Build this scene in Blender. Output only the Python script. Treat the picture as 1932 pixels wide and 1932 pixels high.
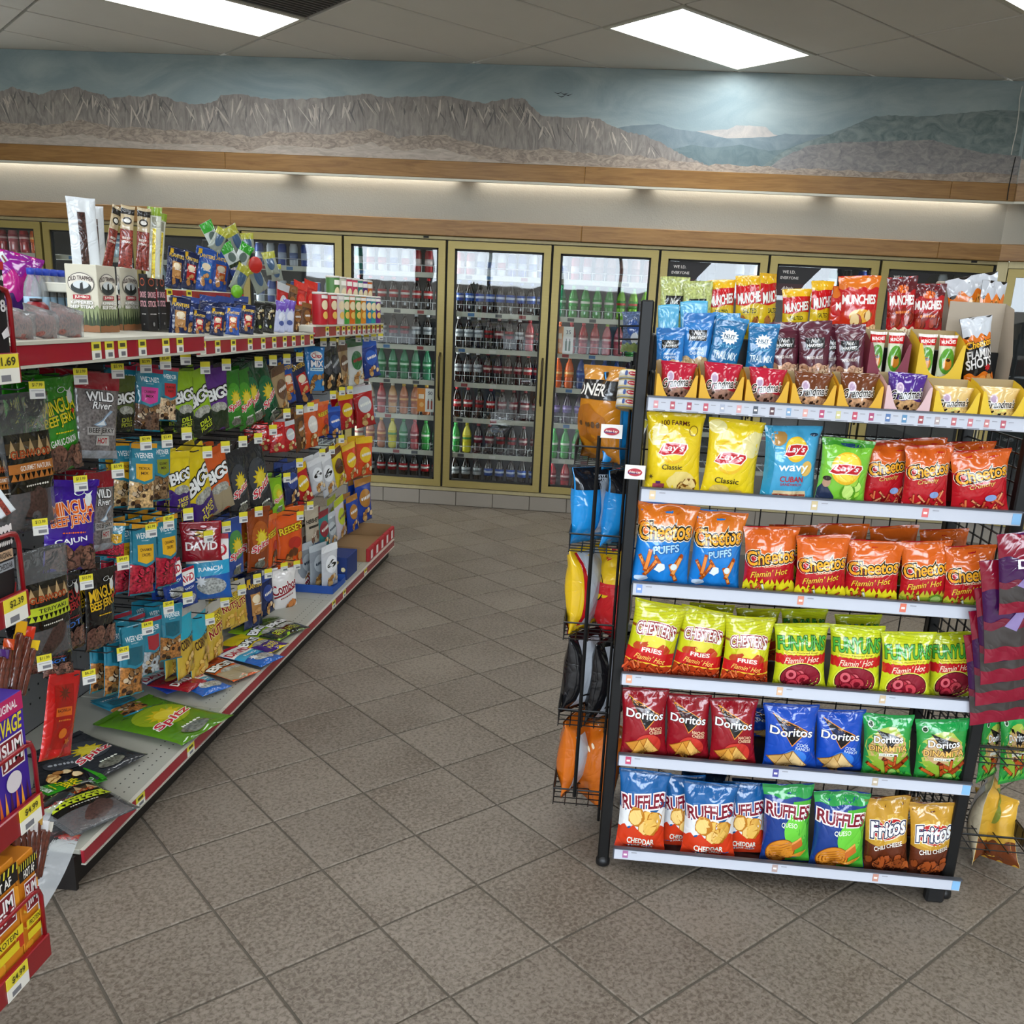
import bpy, math, random
import numpy as np
from math import sin, cos, pi, radians, hypot, atan2
from mathutils import Matrix, Vector

for o in list(bpy.data.objects):
    bpy.data.objects.remove(o)
SC = bpy.context.scene
COL = SC.collection

# ------------------------------------------------------------------ camera
CAM_H = 1.5043
ROT = np.array([[0.99500, 0.08672, 0.04946],
                [0.07190, -0.26692, -0.96103],
                [-0.07014, 0.95981, -0.27187]])          # rows: right, down, forward (replaced below by exact values)
def _rot(pitch, roll, a):
    cp, sp = cos(pitch), sin(pitch)
    fwd = np.array([0, cp, -sp]); right = np.array([1., 0, 0]); down = np.array([0, -sp, -cp])
    cr, sr = cos(roll), sin(roll)
    m = np.array([cr*right + sr*down, -sr*right + cr*down, fwd])
    b = np.array([[cos(a), sin(a), 0], [-sin(a), cos(a), 0], [0, 0, 1]])
    return m @ b.T
ROT = _rot(.2754, -.0514, .7093 - pi/4)
FPX, PCX, PCY = 1751.0, 1001.0, 1083.3
cam_d = bpy.data.cameras.new('camera')
cam = bpy.data.objects.new('camera', cam_d)
COL.objects.link(cam)
cam_d.sensor_width = 36
cam_d.sensor_fit = 'HORIZONTAL'
cam_d.lens = 36*FPX/1932
cam_d.shift_x = (966 - PCX)/1932
cam_d.shift_y = (PCY - 966)/1932
cam_d.clip_start = .05
cam_d.clip_end = 200
cam.matrix_world = Matrix(((ROT[0][0], -ROT[1][0], -ROT[2][0], 0),
                           (ROT[0][1], -ROT[1][1], -ROT[2][1], 0),
                           (ROT[0][2], -ROT[1][2], -ROT[2][2], CAM_H), (0, 0, 0, 1)))
SC.camera = cam
C0 = np.array([0, 0, CAM_H])
def at(x, y, X=None, Y=None, Z=None):
    """where the sight line through a photo pixel meets the plane X=, Y= or Z= of the room"""
    d = ROT.T @ np.array([(x-PCX)/FPX, (y-PCY)/FPX, 1.])
    k = X/d[0] if X is not None else Y/d[1] if Y is not None else (Z-CAM_H)/d[2]
    return C0 + k*d
def pr(p):
    c = ROT @ (np.asarray(p, float) - C0)
    return np.array([PCX + FPX*c[0]/c[2], PCY + FPX*c[1]/c[2]])

# ------------------------------------------------------------------ world, exposure, daylight
w = bpy.data.worlds.new('sky'); SC.world = w; w.use_nodes = True
bg = w.node_tree.nodes['Background']
bg.inputs[0].default_value = (.80, .90, 1.0, 1)
bg.inputs[1].default_value = 11.0
SC.view_settings.view_transform = 'Standard'
SC.view_settings.look = 'None'
SC.view_settings.exposure = 0.15
SC.view_settings.gamma = 1.0
SC.view_settings.use_curve_mapping = False
LIGHT_PANEL = 8.8      # radiance of the ceiling diffusers
TUBE = 12.0            # cove tubes over the coolers
COOLER_TUBE = 16.0     # upright tubes inside the coolers

RX0, RX1, RY0, RYW, RZ = -6.4, 4.45, -3.4, 7.14, 3.13     # room box; RYW is the cooler front
WINDOWS = [(-5.9, -3.7), (-3.5, -1.3), (-1.1, 1.1), (1.3, 3.9)]
for i, (a, b) in enumerate(WINDOWS):
    l = bpy.data.lights.new('window_portal', 'AREA'); l.shape = 'RECTANGLE'
    l.size = b-a; l.size_y = 2.0; l.cycles.is_portal = True
    o = bpy.data.objects.new('window_portal', l); COL.objects.link(o)
    o.location = ((a+b)/2, RY0-.12, 1.75); o.rotation_euler = (radians(90), 0, 0)

# ------------------------------------------------------------------ helpers
def lin(c):
    if isinstance(c, str):
        c = c.lstrip('#'); c = [int(c[i:i+2], 16)/255 for i in (0, 2, 4)]
    return tuple(x/12.92 if x <= .04045 else ((x+.055)/1.055)**2.4 for x in c[:3])

class NT:
    def __init__(s, name):
        s.m = bpy.data.materials.new(name); s.m.use_nodes = True
        s.t = s.m.node_tree; s.b = s.t.nodes['Principled BSDF']; s.out = s.t.nodes['Material Output']
    def n(s, typ, **k):
        nd = s.t.nodes.new(typ)
        for a, v in k.items():
            if a.startswith('_'): setattr(nd, a[1:], v)
            else: nd.inputs[a.replace('_', ' ')].default_value = v
        return nd
    def l(s, a, b): s.t.links.new(a, b)

def mat(name, color, rough=.5, metal=0, noise=None, bump=None, emit=None, spec=.5, coat=0, mapping=None):
    """noise=(scale, amount, detail), bump=(scale, strength, distance)"""
    k = NT(name); c = lin(color)
    k.b.inputs['Base Color'].default_value = (*c, 1)
    k.b.inputs['Roughness'].default_value = rough
    k.b.inputs['Metallic'].default_value = metal
    k.b.inputs['Specular IOR Level'].default_value = spec
    k.b.inputs['Coat Weight'].default_value = coat
    if emit: k.b.inputs['Emission Color'].default_value = (*lin(emit[0]), 1); k.b.inputs['Emission Strength'].default_value = emit[1]
    tc = k.n('ShaderNodeTexCoord'); mp = k.n('ShaderNodeMapping'); k.l(tc.outputs['Object'], mp.inputs[0])
    if mapping: mp.inputs['Scale'].default_value = mapping
    if noise:
        nz = k.n('ShaderNodeTexNoise', Scale=noise[0], Detail=noise[2] if len(noise) > 2 else 4)
        k.l(mp.outputs[0], nz.inputs['Vector'])
        mx = k.n('ShaderNodeMix', _data_type='RGBA')
        mx.inputs[6].default_value = (*[x*(1-noise[1]) for x in c], 1)
        mx.inputs[7].default_value = (*[min(1, x*(1+noise[1])) for x in c], 1)
        k.l(nz.outputs[0], mx.inputs[0]); k.l(mx.outputs[2], k.b.inputs['Base Color'])
    if bump:
        nb = k.n('ShaderNodeTexNoise', Scale=bump[0], Detail=5); k.l(mp.outputs[0], nb.inputs['Vector'])
        bp = k.n('ShaderNodeBump', Strength=bump[1], Distance=bump[2]); k.l(nb.outputs[0], bp.inputs['Height'])
        k.l(bp.outputs[0], k.b.inputs['Normal'])
    return k.m

def printed(name, rough=.28, bscale=28, bstr=.35, bdist=.004, spec=.5, rmul=0):
    """film, card or plastic whose print colours live in the mesh; alpha below 1 means mottled contents behind the film"""
    k = NT(name)
    at_ = k.n('ShaderNodeAttribute', _attribute_name='Col')
    tc = k.n('ShaderNodeTexCoord')
    nz = k.n('ShaderNodeTexNoise', Scale=95, Detail=3, Roughness=.6); k.l(tc.outputs['Object'], nz.inputs['Vector'])
    vo = k.n('ShaderNodeTexVoronoi', Scale=120); k.l(tc.outputs['Object'], vo.inputs['Vector'])
    ad = k.n('ShaderNodeMath', _operation='MULTIPLY_ADD'); k.l(nz.outputs[0], ad.inputs[0]); ad.inputs[1].default_value = 1.5
    k.l(vo.outputs['Distance'], ad.inputs[2])
    sub = k.n('ShaderNodeMath', _operation='SUBTRACT'); sub.inputs[1].default_value = 1.0; k.l(ad.outputs[0], sub.inputs[0])
    inv = k.n('ShaderNodeMath', _operation='SUBTRACT'); inv.inputs[0].default_value = 1; k.l(at_.outputs['Alpha'], inv.inputs[1])
    mul = k.n('ShaderNodeMath', _operation='MULTIPLY'); k.l(sub.outputs[0], mul.inputs[0]); k.l(inv.outputs[0], mul.inputs[1])
    one = k.n('ShaderNodeMath', _operation='MULTIPLY_ADD'); one.inputs[1].default_value = 2.6; one.inputs[2].default_value = 1; k.l(mul.outputs[0], one.inputs[0])
    mx = k.n('ShaderNodeVectorMath', _operation='SCALE'); k.l(at_.outputs['Color'], mx.inputs[0]); k.l(one.outputs[0], mx.inputs['Scale'])
    mm = k.n('ShaderNodeVectorMath', _operation='MINIMUM'); mm.inputs[1].default_value = (.9, .9, .9); k.l(mx.outputs[0], mm.inputs[0])
    mm2 = k.n('ShaderNodeVectorMath', _operation='MAXIMUM'); mm2.inputs[1].default_value = (.002, .002, .002); k.l(mm.outputs[0], mm2.inputs[0])
    k.l(mm2.outputs[0], k.b.inputs['Base Color'])
    k.b.inputs['Roughness'].default_value = rough; k.b.inputs['Specular IOR Level'].default_value = spec
    if bstr:
        nb = k.n('ShaderNodeTexNoise', Scale=bscale, Detail=1.5, Roughness=.5, Distortion=1.2); k.l(tc.outputs['Object'], nb.inputs['Vector'])
        a1 = k.n('ShaderNodeMath', _operation='SUBTRACT'); a1.inputs[1].default_value = .5; k.l(nb.outputs[0], a1.inputs[0])
        a2 = k.n('ShaderNodeMath', _operation='ABSOLUTE'); k.l(a1.outputs[0], a2.inputs[0])
        a3 = k.n('ShaderNodeMath', _operation='POWER'); a3.inputs[1].default_value = .7; k.l(a2.outputs[0], a3.inputs[0])
        bp = k.n('ShaderNodeBump', Strength=bstr, Distance=bdist); k.l(a3.outputs[0], bp.inputs['Height']); k.l(bp.outputs[0], k.b.inputs['Normal'])
    return k.m

class MB:
    """collects shapes; build() links them as one mesh object"""
    def __init__(s): s.v = []; s.f = []; s.c = []; s.m = []
    def add(s, verts, faces, col=None, mi=0):
        b = len(s.v); s.v.extend([tuple(map(float, p)) for p in verts])
        for f in faces: s.f.append(tuple(b+i for i in f)); s.c.append(col); s.m.append(mi)
        return s
    def box(s, x0, x1, y0, y1, z0, z1, col=None, mi=0, top=None):
        v = [(x, y, z) for z in (z0, z1) for y in (y0, y1) for x in (x0, x1)]
        f = [(0, 2, 3, 1), (4, 5, 7, 6), (0, 1, 5, 4), (2, 6, 7, 3), (0, 4, 6, 2), (1, 3, 7, 5)]
        return s.add(v, f, col, mi)
    def bbox(s, x0, x1, y0, y1, z0, z1, r=.004, col=None, mi=0):
        """box with chamfered edges"""
        xs, ys, zs = (x0, x1), (y0, y1), (z0, z1); v = []; idx = {}
        for i in (0, 1):
            for j in (0, 1):
                for k in (0, 1):
                    for a in range(3):
                        p = [xs[i], ys[j], zs[k]]
                        for b in range(3):
                            if b != a: p[b] += r*(1 if (i, j, k)[b] == 0 else -1)
                        idx[i, j, k, a] = len(v); v.append(p)
        f = []
        for a in range(3):
            b, c = (a+1) % 3, (a+2) % 3
            for q in (0, 1):
                lo = []
                for (m, n) in ((0, 0), (1, 0), (1, 1), (0, 1)):
                    t = [0, 0, 0]; t[a] = q; t[b] = m; t[c] = n; lo.append(idx[t[0], t[1], t[2], a])
                f.append(tuple(lo) if q else tuple(reversed(lo)))
        for a in range(3):
            b, c = (a+1) % 3, (a+2) % 3
            for m in (0, 1):
                for n in (0, 1):
                    t0 = [0, 0, 0]; t0[b] = m; t0[c] = n; t1 = list(t0); t1[a] = 1
                    q = (idx[(*t0, b)], idx[(*t1, b)], idx[(*t1, c)], idx[(*t0, c)])
                    f.append(q if (m == n) else tuple(reversed(q)))
        for i in (0, 1):
            for j in (0, 1):
                for k in (0, 1):
                    q = (idx[i, j, k, 0], idx[i, j, k, 1], idx[i, j, k, 2])
                    f.append(q if (i+j+k) % 2 else tuple(reversed(q)))
        return s.add(v, f, col, mi)
    def tube(s, pts, r, n=6, col=None, mi=0, closed=False):
        P = [Vector(p) for p in pts]; rings = []; up = None
        for i, p in enumerate(P):
            a = P[i-1] if (i > 0 or closed) else p
            b = P[(i+1) % len(P)] if (i < len(P)-1 or closed) else p
            d = (b-a).normalized()
            if up is None or abs(d.dot(up)) > .95: up = Vector((0, 0, 1)) if abs(d.z) < .9 else Vector((1, 0, 0))
            x = d.cross(up).normalized(); y = x.cross(d).normalized(); up = y
            rings.append([p + r*(cos(2*pi*k/n)*x + sin(2*pi*k/n)*y) for k in range(n)])
        v = [q for rg in rings for q in rg]; f = []
        m = len(P) if closed else len(P)-1
        for i in range(m):
            for k in range(n):
                a = i*n+k; b = i*n+(k+1) % n; c = ((i+1) % len(P))*n+(k+1) % n; d = ((i+1) % len(P))*n+k
                f.append((a, b, c, d))
        if not closed: f.append(tuple(range(n-1, -1, -1))); f.append(tuple((len(P)-1)*n+k for k in range(n)))
        return s.add(v, f, col, mi)
    def lathe(s, prof, n=16, c=(0, 0, 0), col=None, mi=0, axis='z'):
        v = []; f = []
        for (r, z) in prof:
            for k in range(n):
                a = 2*pi*k/n; p = (r*cos(a), r*sin(a), z)
                if axis == 'x': p = (p[2], p[0], p[1])
                if axis == 'y': p = (p[0], p[2], p[1])
                v.append((c[0]+p[0], c[1]+p[1], c[2]+p[2]))
        for i in range(len(prof)-1):
            for k in range(n):
                f.append((i*n+k, i*n+(k+1) % n, (i+1)*n+(k+1) % n, (i+1)*n+k))
        if prof[0][0] > 1e-5: f.append(tuple(range(n-1, -1, -1)))
        if prof[-1][0] > 1e-5: f.append(tuple((len(prof)-1)*n+k for k in range(n)))
        return s.add(v, f, col, mi)
    def poly(s, pts, y0, y1, col=None, mi=0, ax='y'):
        """2D outline (a,b) pushed from y0 to y1 along an axis"""
        n = len(pts)
        q = {'y': lambda a, b, t: (a, t, b), 'x': lambda a, b, t: (t, a, b), 'z': lambda a, b, t: (a, b, t)}[ax]
        v = [q(a, b, y0) for a, b in pts]+[q(a, b, y1) for a, b in pts]
        f = [tuple(range(n)), tuple(range(2*n-1, n-1, -1))]+[(i, i+n, (i+1) % n+n, (i+1) % n) for i in range(n)]
        return s.add(v, f, col, mi)
    def mesh(s, name, mats, smooth=False):
        me = bpy.data.meshes.new(name); me.from_pydata(s.v, [], s.f)
        for m in (mats if isinstance(mats, (list, tuple)) else [mats]): me.materials.append(m)
        if any(s.m): me.polygons.foreach_set('material_index', s.m)
        if any(c is not None for c in s.c):
            at_ = me.color_attributes.new('Col', 'FLOAT_COLOR', 'CORNER'); buf = []
            cache = {}
            for f, c in zip(s.f, s.c):
                if c not in cache:
                    if c is None: cache[c] = (.5, .5, .5, 1)
                    elif isinstance(c, str): cache[c] = (*lin(c), 1)
                    else: cache[c] = (*lin(c[0]), c[1])
                buf.extend(cache[c]*len(f))
            at_.data.foreach_set('color', buf)
        if smooth: me.polygons.foreach_set('use_smooth', [True]*len(s.f))
        me.update(); return me
    def build(s, name, mats, parent=None, smooth=False, **k):
        return link(name, s.mesh(name, mats, smooth), parent, **k)

def link(name, data, parent=None, loc=None, rot=None, scale=None, label=None, cat=None, group=None, kind=None):
    o = bpy.data.objects.new(name, data); COL.objects.link(o)
    if parent is not None: o.parent = parent
    if loc is not None: o.location = [float(x) for x in loc]
    if rot is not None: o.rotation_euler = [float(x) for x in rot]
    if scale is not None: o.scale = [float(x) for x in scale]
    tag(o, label, cat, group, kind)
    return o
def tag(o, label=None, cat=None, group=None, kind=None):
    if label: o['label'] = label
    if cat: o['category'] = cat
    if group: o['group'] = group
    if kind: o['kind'] = kind
    return o
def thing(name, label, cat, loc=(0, 0, 0), rz=0, group=None):
    o = link(name, None, None, loc, (0, 0, rz), None, label, cat, group); o.empty_display_size = .05
    return o
ORD = ['first', 'second', 'third', 'fourth', 'fifth', 'sixth', 'seventh', 'eighth', 'ninth', 'tenth', 'eleventh', 'twelfth']
# ------------------------------------------------------------------ materials
M = {}
M['film'] = printed('printed_film', .13, 13, .42, .010, .75)
M['film_soft'] = printed('matt_film', .35, 16, .3, .006)
M['card'] = printed('printed_card', .55, 8, .05, .002)
M['plastic'] = printed('label_plastic', .35, 8, 0)
M['wire_black'] = mat('black_wire', '#121212', .4, .3, noise=(30, .2))
M['wire_grey'] = mat('grey_wire', '#3a3b3d', .35, .8, noise=(30, .2))
M['red_metal'] = mat('red_painted_metal', '#8f0f1a', .32, .1, noise=(20, .1), coat=.3)
M['red_strip'] = mat('red_price_channel', '#9c1428', .25, 0, noise=(14, .08), coat=.4)
M['cream_metal'] = mat('cream_painted_metal', '#c9c6b8', .4, .1, noise=(12, .05))
M['deck'] = mat('grey_beige_deck', '#a9a89c', .45, .1, noise=(9, .06))
M['hole'] = mat('dark_hole', '#1a1a18', .8, noise=(20, .1))
M['kick'] = mat('black_brown_kick', '#171210', .5, noise=(14, .2))
M['pegboard'] = mat('grey_pegboard', '#77777a', .5, .2, noise=(8, .08))
M['dark_panel'] = mat('dark_panel', '#141414', .6, noise=(9, .2))
M['white_strip'] = mat('white_label_strip', '#c2c5cf', .35, 0, noise=(9, .03))
M['grey_lip'] = mat('grey_shelf_lip', '#50525a', .4, .3, noise=(12, .1))
M['gold'] = mat('champagne_aluminium', '#97874f', .34, .4, noise=(3, .12), mapping=(1, 1, 30))
M['gold2'] = mat('champagne_rail', '#aca078', .4, .35, noise=(3, .1), mapping=(20, 1, 1))
M['gasket'] = mat('black_gasket', '#0c0b0a', .6, noise=(20, .2))
M['handle'] = mat('bronze_handle', '#3d3423', .35, .7, noise=(20, .1))
M['cool_in'] = mat('cooler_lining', '#4a4d4d', .5, 0, noise=(5, .1))
M['cool_dark'] = mat('cooler_back', '#23262a', .6, noise=(5, .15))
M['cool_shelf'] = mat('cooler_shelf', '#b4b2a4', .4, .1, noise=(8, .06))
M['white_wire'] = mat('white_coated_wire', '#c8ccd0', .35, .2, noise=(20, .05))
M['wall'] = mat('textured_plaster', '#a3a096', .8, noise=(3, .04), bump=(110, .45, .004))
M['wall_plain'] = mat('painted_wall', '#b6b2a6', .8, noise=(2, .05), bump=(60, .2, .003))
M['ceil_tile'] = mat('ceiling_tile', '#cfccc4', .9, noise=(4, .04), bump=(260, .35, .003))
M['tbar'] = mat('ceiling_grid', '#8f8c86', .5, .1, noise=(10, .08))
M['vent'] = mat('dark_vent', '#4c4b48', .6, noise=(20, .15))
M['grout'] = mat('dark_grout', '#5d564c', .9, noise=(25, .15))
M['tile_base'] = mat('wall_base_tile', '#877f74', .45, noise=(6, .1), bump=(60, .1, .002))
M['asphalt'] = mat('asphalt', '#5a5a58', .9, noise=(4, .2))
M['brown_card'] = mat('brown_cardboard', '#9b7c55', .75, noise=(14, .12))
M['grey_card'] = mat('grey_cardboard', '#a89b8a', .75, noise=(10, .08))
M['white_cord'] = mat('white_cord', '#d8d8d2', .5, noise=(30, .05))
M['black_plastic'] = mat('black_plastic', '#101011', .45, noise=(20, .2))

def wood(name, a, b, sc):
    k = NT(name); tc = k.n('ShaderNodeTexCoord'); mp = k.n('ShaderNodeMapping'); mp.inputs['Scale'].default_value = sc
    k.l(tc.outputs['Object'], mp.inputs[0])
    nz = k.n('ShaderNodeTexNoise', Scale=2.2, Detail=8, Roughness=.62, Distortion=1.2); k.l(mp.outputs[0], nz.inputs['Vector'])
    r = k.n('ShaderNodeValToRGB'); r.color_ramp.elements[0].position = .3; r.color_ramp.elements[1].position = .72
    r.color_ramp.elements[0].color = (*lin(a), 1); r.color_ramp.elements[1].color = (*lin(b), 1)
    k.l(nz.outputs[0], r.inputs[0]); k.l(r.outputs[0], k.b.inputs['Base Color'])
    bp = k.n('ShaderNodeBump', Strength=.15, Distance=.002); k.l(nz.outputs[0], bp.inputs['Height']); k.l(bp.outputs[0], k.b.inputs['Normal'])
    k.b.inputs['Roughness'].default_value = .38
    return k.m
M['oak'] = wood('oak_trim', '#7c5628', '#a67c44', (1.2, 10, 14))

def floor_tile():
    k = NT('stone_floor_tile'); tc = k.n('ShaderNodeTexCoord'); oi = k.n('ShaderNodeObjectInfo')
    off = k.n('ShaderNodeVectorMath', _operation='MULTIPLY_ADD'); off.inputs[1].default_value = (1, 1, 1)
    k.l(tc.outputs['Object'], off.inputs[0]); k.l(oi.outputs['Location'], off.inputs[2])
    n1 = k.n('ShaderNodeTexNoise', Scale=95, Detail=3.5, Roughness=.6, Distortion=.6); k.l(off.outputs[0], n1.inputs['Vector'])
    n2 = k.n('ShaderNodeTexNoise', Scale=2.6, Detail=2); k.l(off.outputs[0], n2.inputs['Vector'])
    sm = k.n('ShaderNodeMath', _operation='MULTIPLY_ADD'); sm.inputs[1].default_value = .3; k.l(n2.outputs[0], sm.inputs[0]); k.l(n1.outputs[0], sm.inputs[2])
    r = k.n('ShaderNodeValToRGB'); e = r.color_ramp.elements
    e[0].position = .50; e[0].color = (*lin('#594e42'), 1); e[1].position = .74; e[1].color = (*lin('#80766a'), 1)
    k.l(sm.outputs[0], r.inputs[0])
    wn = k.n('ShaderNodeTexWhiteNoise', _noise_dimensions='3D'); k.l(oi.outputs['Location'], wn.inputs['Vector'])
    br = k.n('ShaderNodeMath', _operation='MULTIPLY_ADD'); br.inputs[1].default_value = .14; br.inputs[2].default_value = .93; k.l(wn.outputs['Value'], br.inputs[0])
    sc = k.n('ShaderNodeVectorMath', _operation='SCALE'); k.l(r.outputs[0], sc.inputs[0]); k.l(br.outputs[0], sc.inputs['Scale'])
    k.l(sc.outputs[0], k.b.inputs['Base Color'])
    bp = k.n('ShaderNodeBump', Strength=.35, Distance=.002); k.l(n1.outputs[0], bp.inputs['Height']); k.l(bp.outputs[0], k.b.inputs['Normal'])
    k.b.inputs['Roughness'].default_value = .46; k.b.inputs['Specular IOR Level'].default_value = .4
    return k.m
M['floor_tile'] = floor_tile()

def film_clear(name, tint, alpha, rough=.08):
    k = NT(name); k.t.nodes.remove(k.b)
    tr = k.n('ShaderNodeBsdfTransparent'); tr.inputs[0].default_value = (*tint, 1)
    gl = k.n('ShaderNodeBsdfGlossy'); gl.inputs['Roughness'].default_value = rough
    df = k.n('ShaderNodeBsdfDiffuse'); df.inputs[0].default_value = (.75, .78, .8, 1)
    tc = k.n('ShaderNodeTexCoord'); nb = k.n('ShaderNodeTexNoise', Scale=24, Detail=3, Distortion=1); k.l(tc.outputs['Object'], nb.inputs['Vector'])
    bp = k.n('ShaderNodeBump', Strength=.6, Distance=.006); k.l(nb.outputs[0], bp.inputs['Height']); k.l(bp.outputs[0], gl.inputs['Normal'])
    fr = k.n('ShaderNodeLayerWeight', Blend=.25); k.l(bp.outputs[0], fr.inputs['Normal'])
    m1 = k.n('ShaderNodeMixShader', Fac=alpha); k.l(tr.outputs[0], m1.inputs[1]); k.l(df.outputs[0], m1.inputs[2])
    m2 = k.n('ShaderNodeMixShader'); k.l(fr.outputs['Fresnel'], m2.inputs[0]); k.l(m1.outputs[0], m2.inputs[1]); k.l(gl.outputs[0], m2.inputs[2])
    k.l(m2.outputs[0], k.out.inputs[0]); return k.m
M['clear'] = film_clear('clear_film', (.93, .95, .96), .10)
M['haze'] = film_clear('hazy_film', (.9, .92, .94), .24)
M['clear_pet'] = film_clear('clear_plastic', (.75, .85, .9), .10)

def glass():
    k = NT('door_glass'); k.t.nodes.remove(k.b)
    tr = k.n('ShaderNodeBsdfTransparent'); tr.inputs[0].default_value = (.86, .9, .88, 1)
    gl = k.n('ShaderNodeBsdfGlossy'); gl.inputs['Roughness'].default_value = .015; gl.inputs[0].default_value = (1, 1, 1, 1)
    fr = k.n('ShaderNodeFresnel', IOR=1.7)
    tc = k.n('ShaderNodeTexCoord'); nb = k.n('ShaderNodeTexNoise', Scale=2.2, Detail=2); k.l(tc.outputs['Object'], nb.inputs['Vector'])
    bp = k.n('ShaderNodeBump', Strength=.04, Distance=.02); k.l(nb.outputs[0], bp.inputs['Height']); k.l(bp.outputs[0], gl.inputs['Normal'])
    m2 = k.n('ShaderNodeMixShader'); k.l(fr.outputs[0], m2.inputs[0]); k.l(tr.outputs[0], m2.inputs[1]); k.l(gl.outputs[0], m2.inputs[2])
    k.l(m2.outputs[0], k.out.inputs[0]); return k.m
M['glass'] = glass()

def emitter(name, color, s):
    k = NT(name); k.b.inputs['Base Color'].default_value = (.8, .8, .8, 1)
    k.b.inputs['Emission Color'].default_value = (*color, 1); k.b.inputs['Emission Strength'].default_value = s
    tc = k.n('ShaderNodeTexCoord'); nz = k.n('ShaderNodeTexNoise', Scale=300, Detail=1); k.l(tc.outputs['Object'], nz.inputs['Vector'])
    bp = k.n('ShaderNodeBump', Strength=.1, Distance=.001); k.l(nz.outputs[0], bp.inputs['Height']); k.l(bp.outputs[0], k.b.inputs['Normal'])
    return k.m
M['panel'] = emitter('light_diffuser', (.93, .97, 1.0), LIGHT_PANEL)
M['tube'] = emitter('fluorescent_tube', (1.0, .97, .88), TUBE)
M['ctube'] = emitter('cooler_tube', (.93, .98, 1.0), COOLER_TUBE)

# liquids and bottles
def liquid(name, c, rough=.08, trans=0):
    k = NT(name); k.b.inputs['Base Color'].default_value = (*lin(c), 1); k.b.inputs['Roughness'].default_value = rough
    k.b.inputs['Coat Weight'].default_value = .5
    tc = k.n('ShaderNodeTexCoord'); nz = k.n('ShaderNodeTexNoise', Scale=40, Detail=1); k.l(tc.outputs['Object'], nz.inputs['Vector'])
    bp = k.n('ShaderNodeBump', Strength=.08, Distance=.002); k.l(nz.outputs[0], bp.inputs['Height']); k.l(bp.outputs[0], k.b.inputs['Normal'])
    return k.m
LIQ = {n: liquid('drink_'+n, c) for n, c in dict(cola='#150a08', green='#2f8a3a', lime='#79b92a', clear='#8fa3a0', sprite='#2d7a58', orange='#d0581a',
       red='#a3202c', pink='#b5606a', blue='#22407e', purple='#2b2038', amber='#a55a2c', tea='#b98a58', pale='#c3b49a', yellow='#c9c02c', water='#9fb6c0', dark='#0c0c0e').items()}

# ------------------------------------------------------------------ the room
def clip(poly, a, b):
    """keep the part of a polygon left of the line a->b"""
    out = []
    def side(p): return (b[0]-a[0])*(p[1]-a[1])-(b[1]-a[1])*(p[0]-a[0])
    for i in range(len(poly)):
        p, q = poly[i], poly[(i+1) % len(poly)]; sp, sq = side(p), side(q)
        if sp >= 0: out.append(p)
        if sp*sq < 0: t = sp/(sp-sq); out.append((p[0]+t*(q[0]-p[0]), p[1]+t*(q[1]-p[1])))
    return out
CORN = (2.63, RYW); CA = radians(22.5); CD = (cos(CA), -sin(CA)); CORN2 = (RX1, RYW-(RX1-2.63)*math.tan(CA))
ROOM = [(RX0, RY0), (RX1, RY0), CORN2, CORN, (RX0, RYW)]
def clip_room(p, inset=0):
    for i in range(len(ROOM)): 
        p = clip(p, ROOM[i], ROOM[(i+1) % len(ROOM)])
        if len(p) < 3: return []
    return p

# floor: square tiles laid at 45 degrees
FT = .305; FO = np.array([-1.346, 1.967]); FU = np.array([cos(pi/4), sin(pi/4)]); FV = np.array([sin(pi/4), -cos(pi/4)])
fl = MB().poly([p for p in ROOM], -.06, -.004, ax='z').build('floor', M['grout'], kind='structure')
full = MB(); q = FT/2-.0035; full.poly([(-q, -q), (q, -q), (q, q), (-q, q)][::-1], -.012, 0, ax='z')
# slightly eased tile edge
full = MB(); e = .003
full.add([(-q, -q, -.01), (q, -q, -.01), (q, q, -.01), (-q, q, -.01), (-q, -q, -.0015), (q, -q, -.0015), (q, q, -.0015), (-q, q, -.0015),
          (-q+e, -q+e, 0), (q-e, -q+e, 0), (q-e, q-e, 0), (-q+e, q-e, 0)],
         [(0, 1, 5, 4), (1, 2, 6, 5), (2, 3, 7, 6), (3, 0, 4, 7), (4, 5, 9, 8), (5, 6, 10, 9), (6, 7, 11, 10), (7, 4, 8, 11), (8, 9, 10, 11)])
full_me = full.mesh('floor_tile', M['floor_tile'])
cells = []
for i in range(-40, 41):
    for j in range(-40, 41):
        c = FO+FU*FT*(i+.5)+FV*FT*(j-.5)
        P = [tuple(c+FU*a*q+FV*b*q) for a, b in ((-1, -1), (-1, 1), (1, 1), (1, -1))]
        P = P if (P[1][0]-P[0][0])*(P[2][1]-P[0][1])-(P[1][1]-P[0][1])*(P[2][0]-P[0][0]) > 0 else P[::-1]
        K = clip_room(P)
        if len(K) < 3: continue
        whole = len(K) == 4 and all(min(hypot(k[0]-p[0], k[1]-p[1]) for p in P) < 1e-6 for k in K)
        vis = False
        if c[1] > .6:
            u = pr((c[0], c[1], 0)); vis = -60 < u[0] < 1992 and 900 < u[1] < 2010 and not (c[0] < -1.45)
        cells.append((c, K, whole, vis))
rest = MB(); nt = 0
for c, K, whole, vis in sorted(cells, key=lambda t: t[0][1]):
    if vis and nt < 300:
        nt += 1
        if whole: link('floor_tile', full_me, fl, (c[0], c[1], 0), (0, 0, pi/4))
        else: MB().poly([(p[0]-c[0], p[1]-c[1]) for p in K][::-1], -.01, 0, ax='z').build('floor_tile', M['floor_tile'], fl, loc=(c[0], c[1], 0))
    else: rest.poly(K[::-1], -.01, 0, ax='z')
rest.build('floor_tile_field', M['floor_tile'], fl, kind='stuff')

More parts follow.
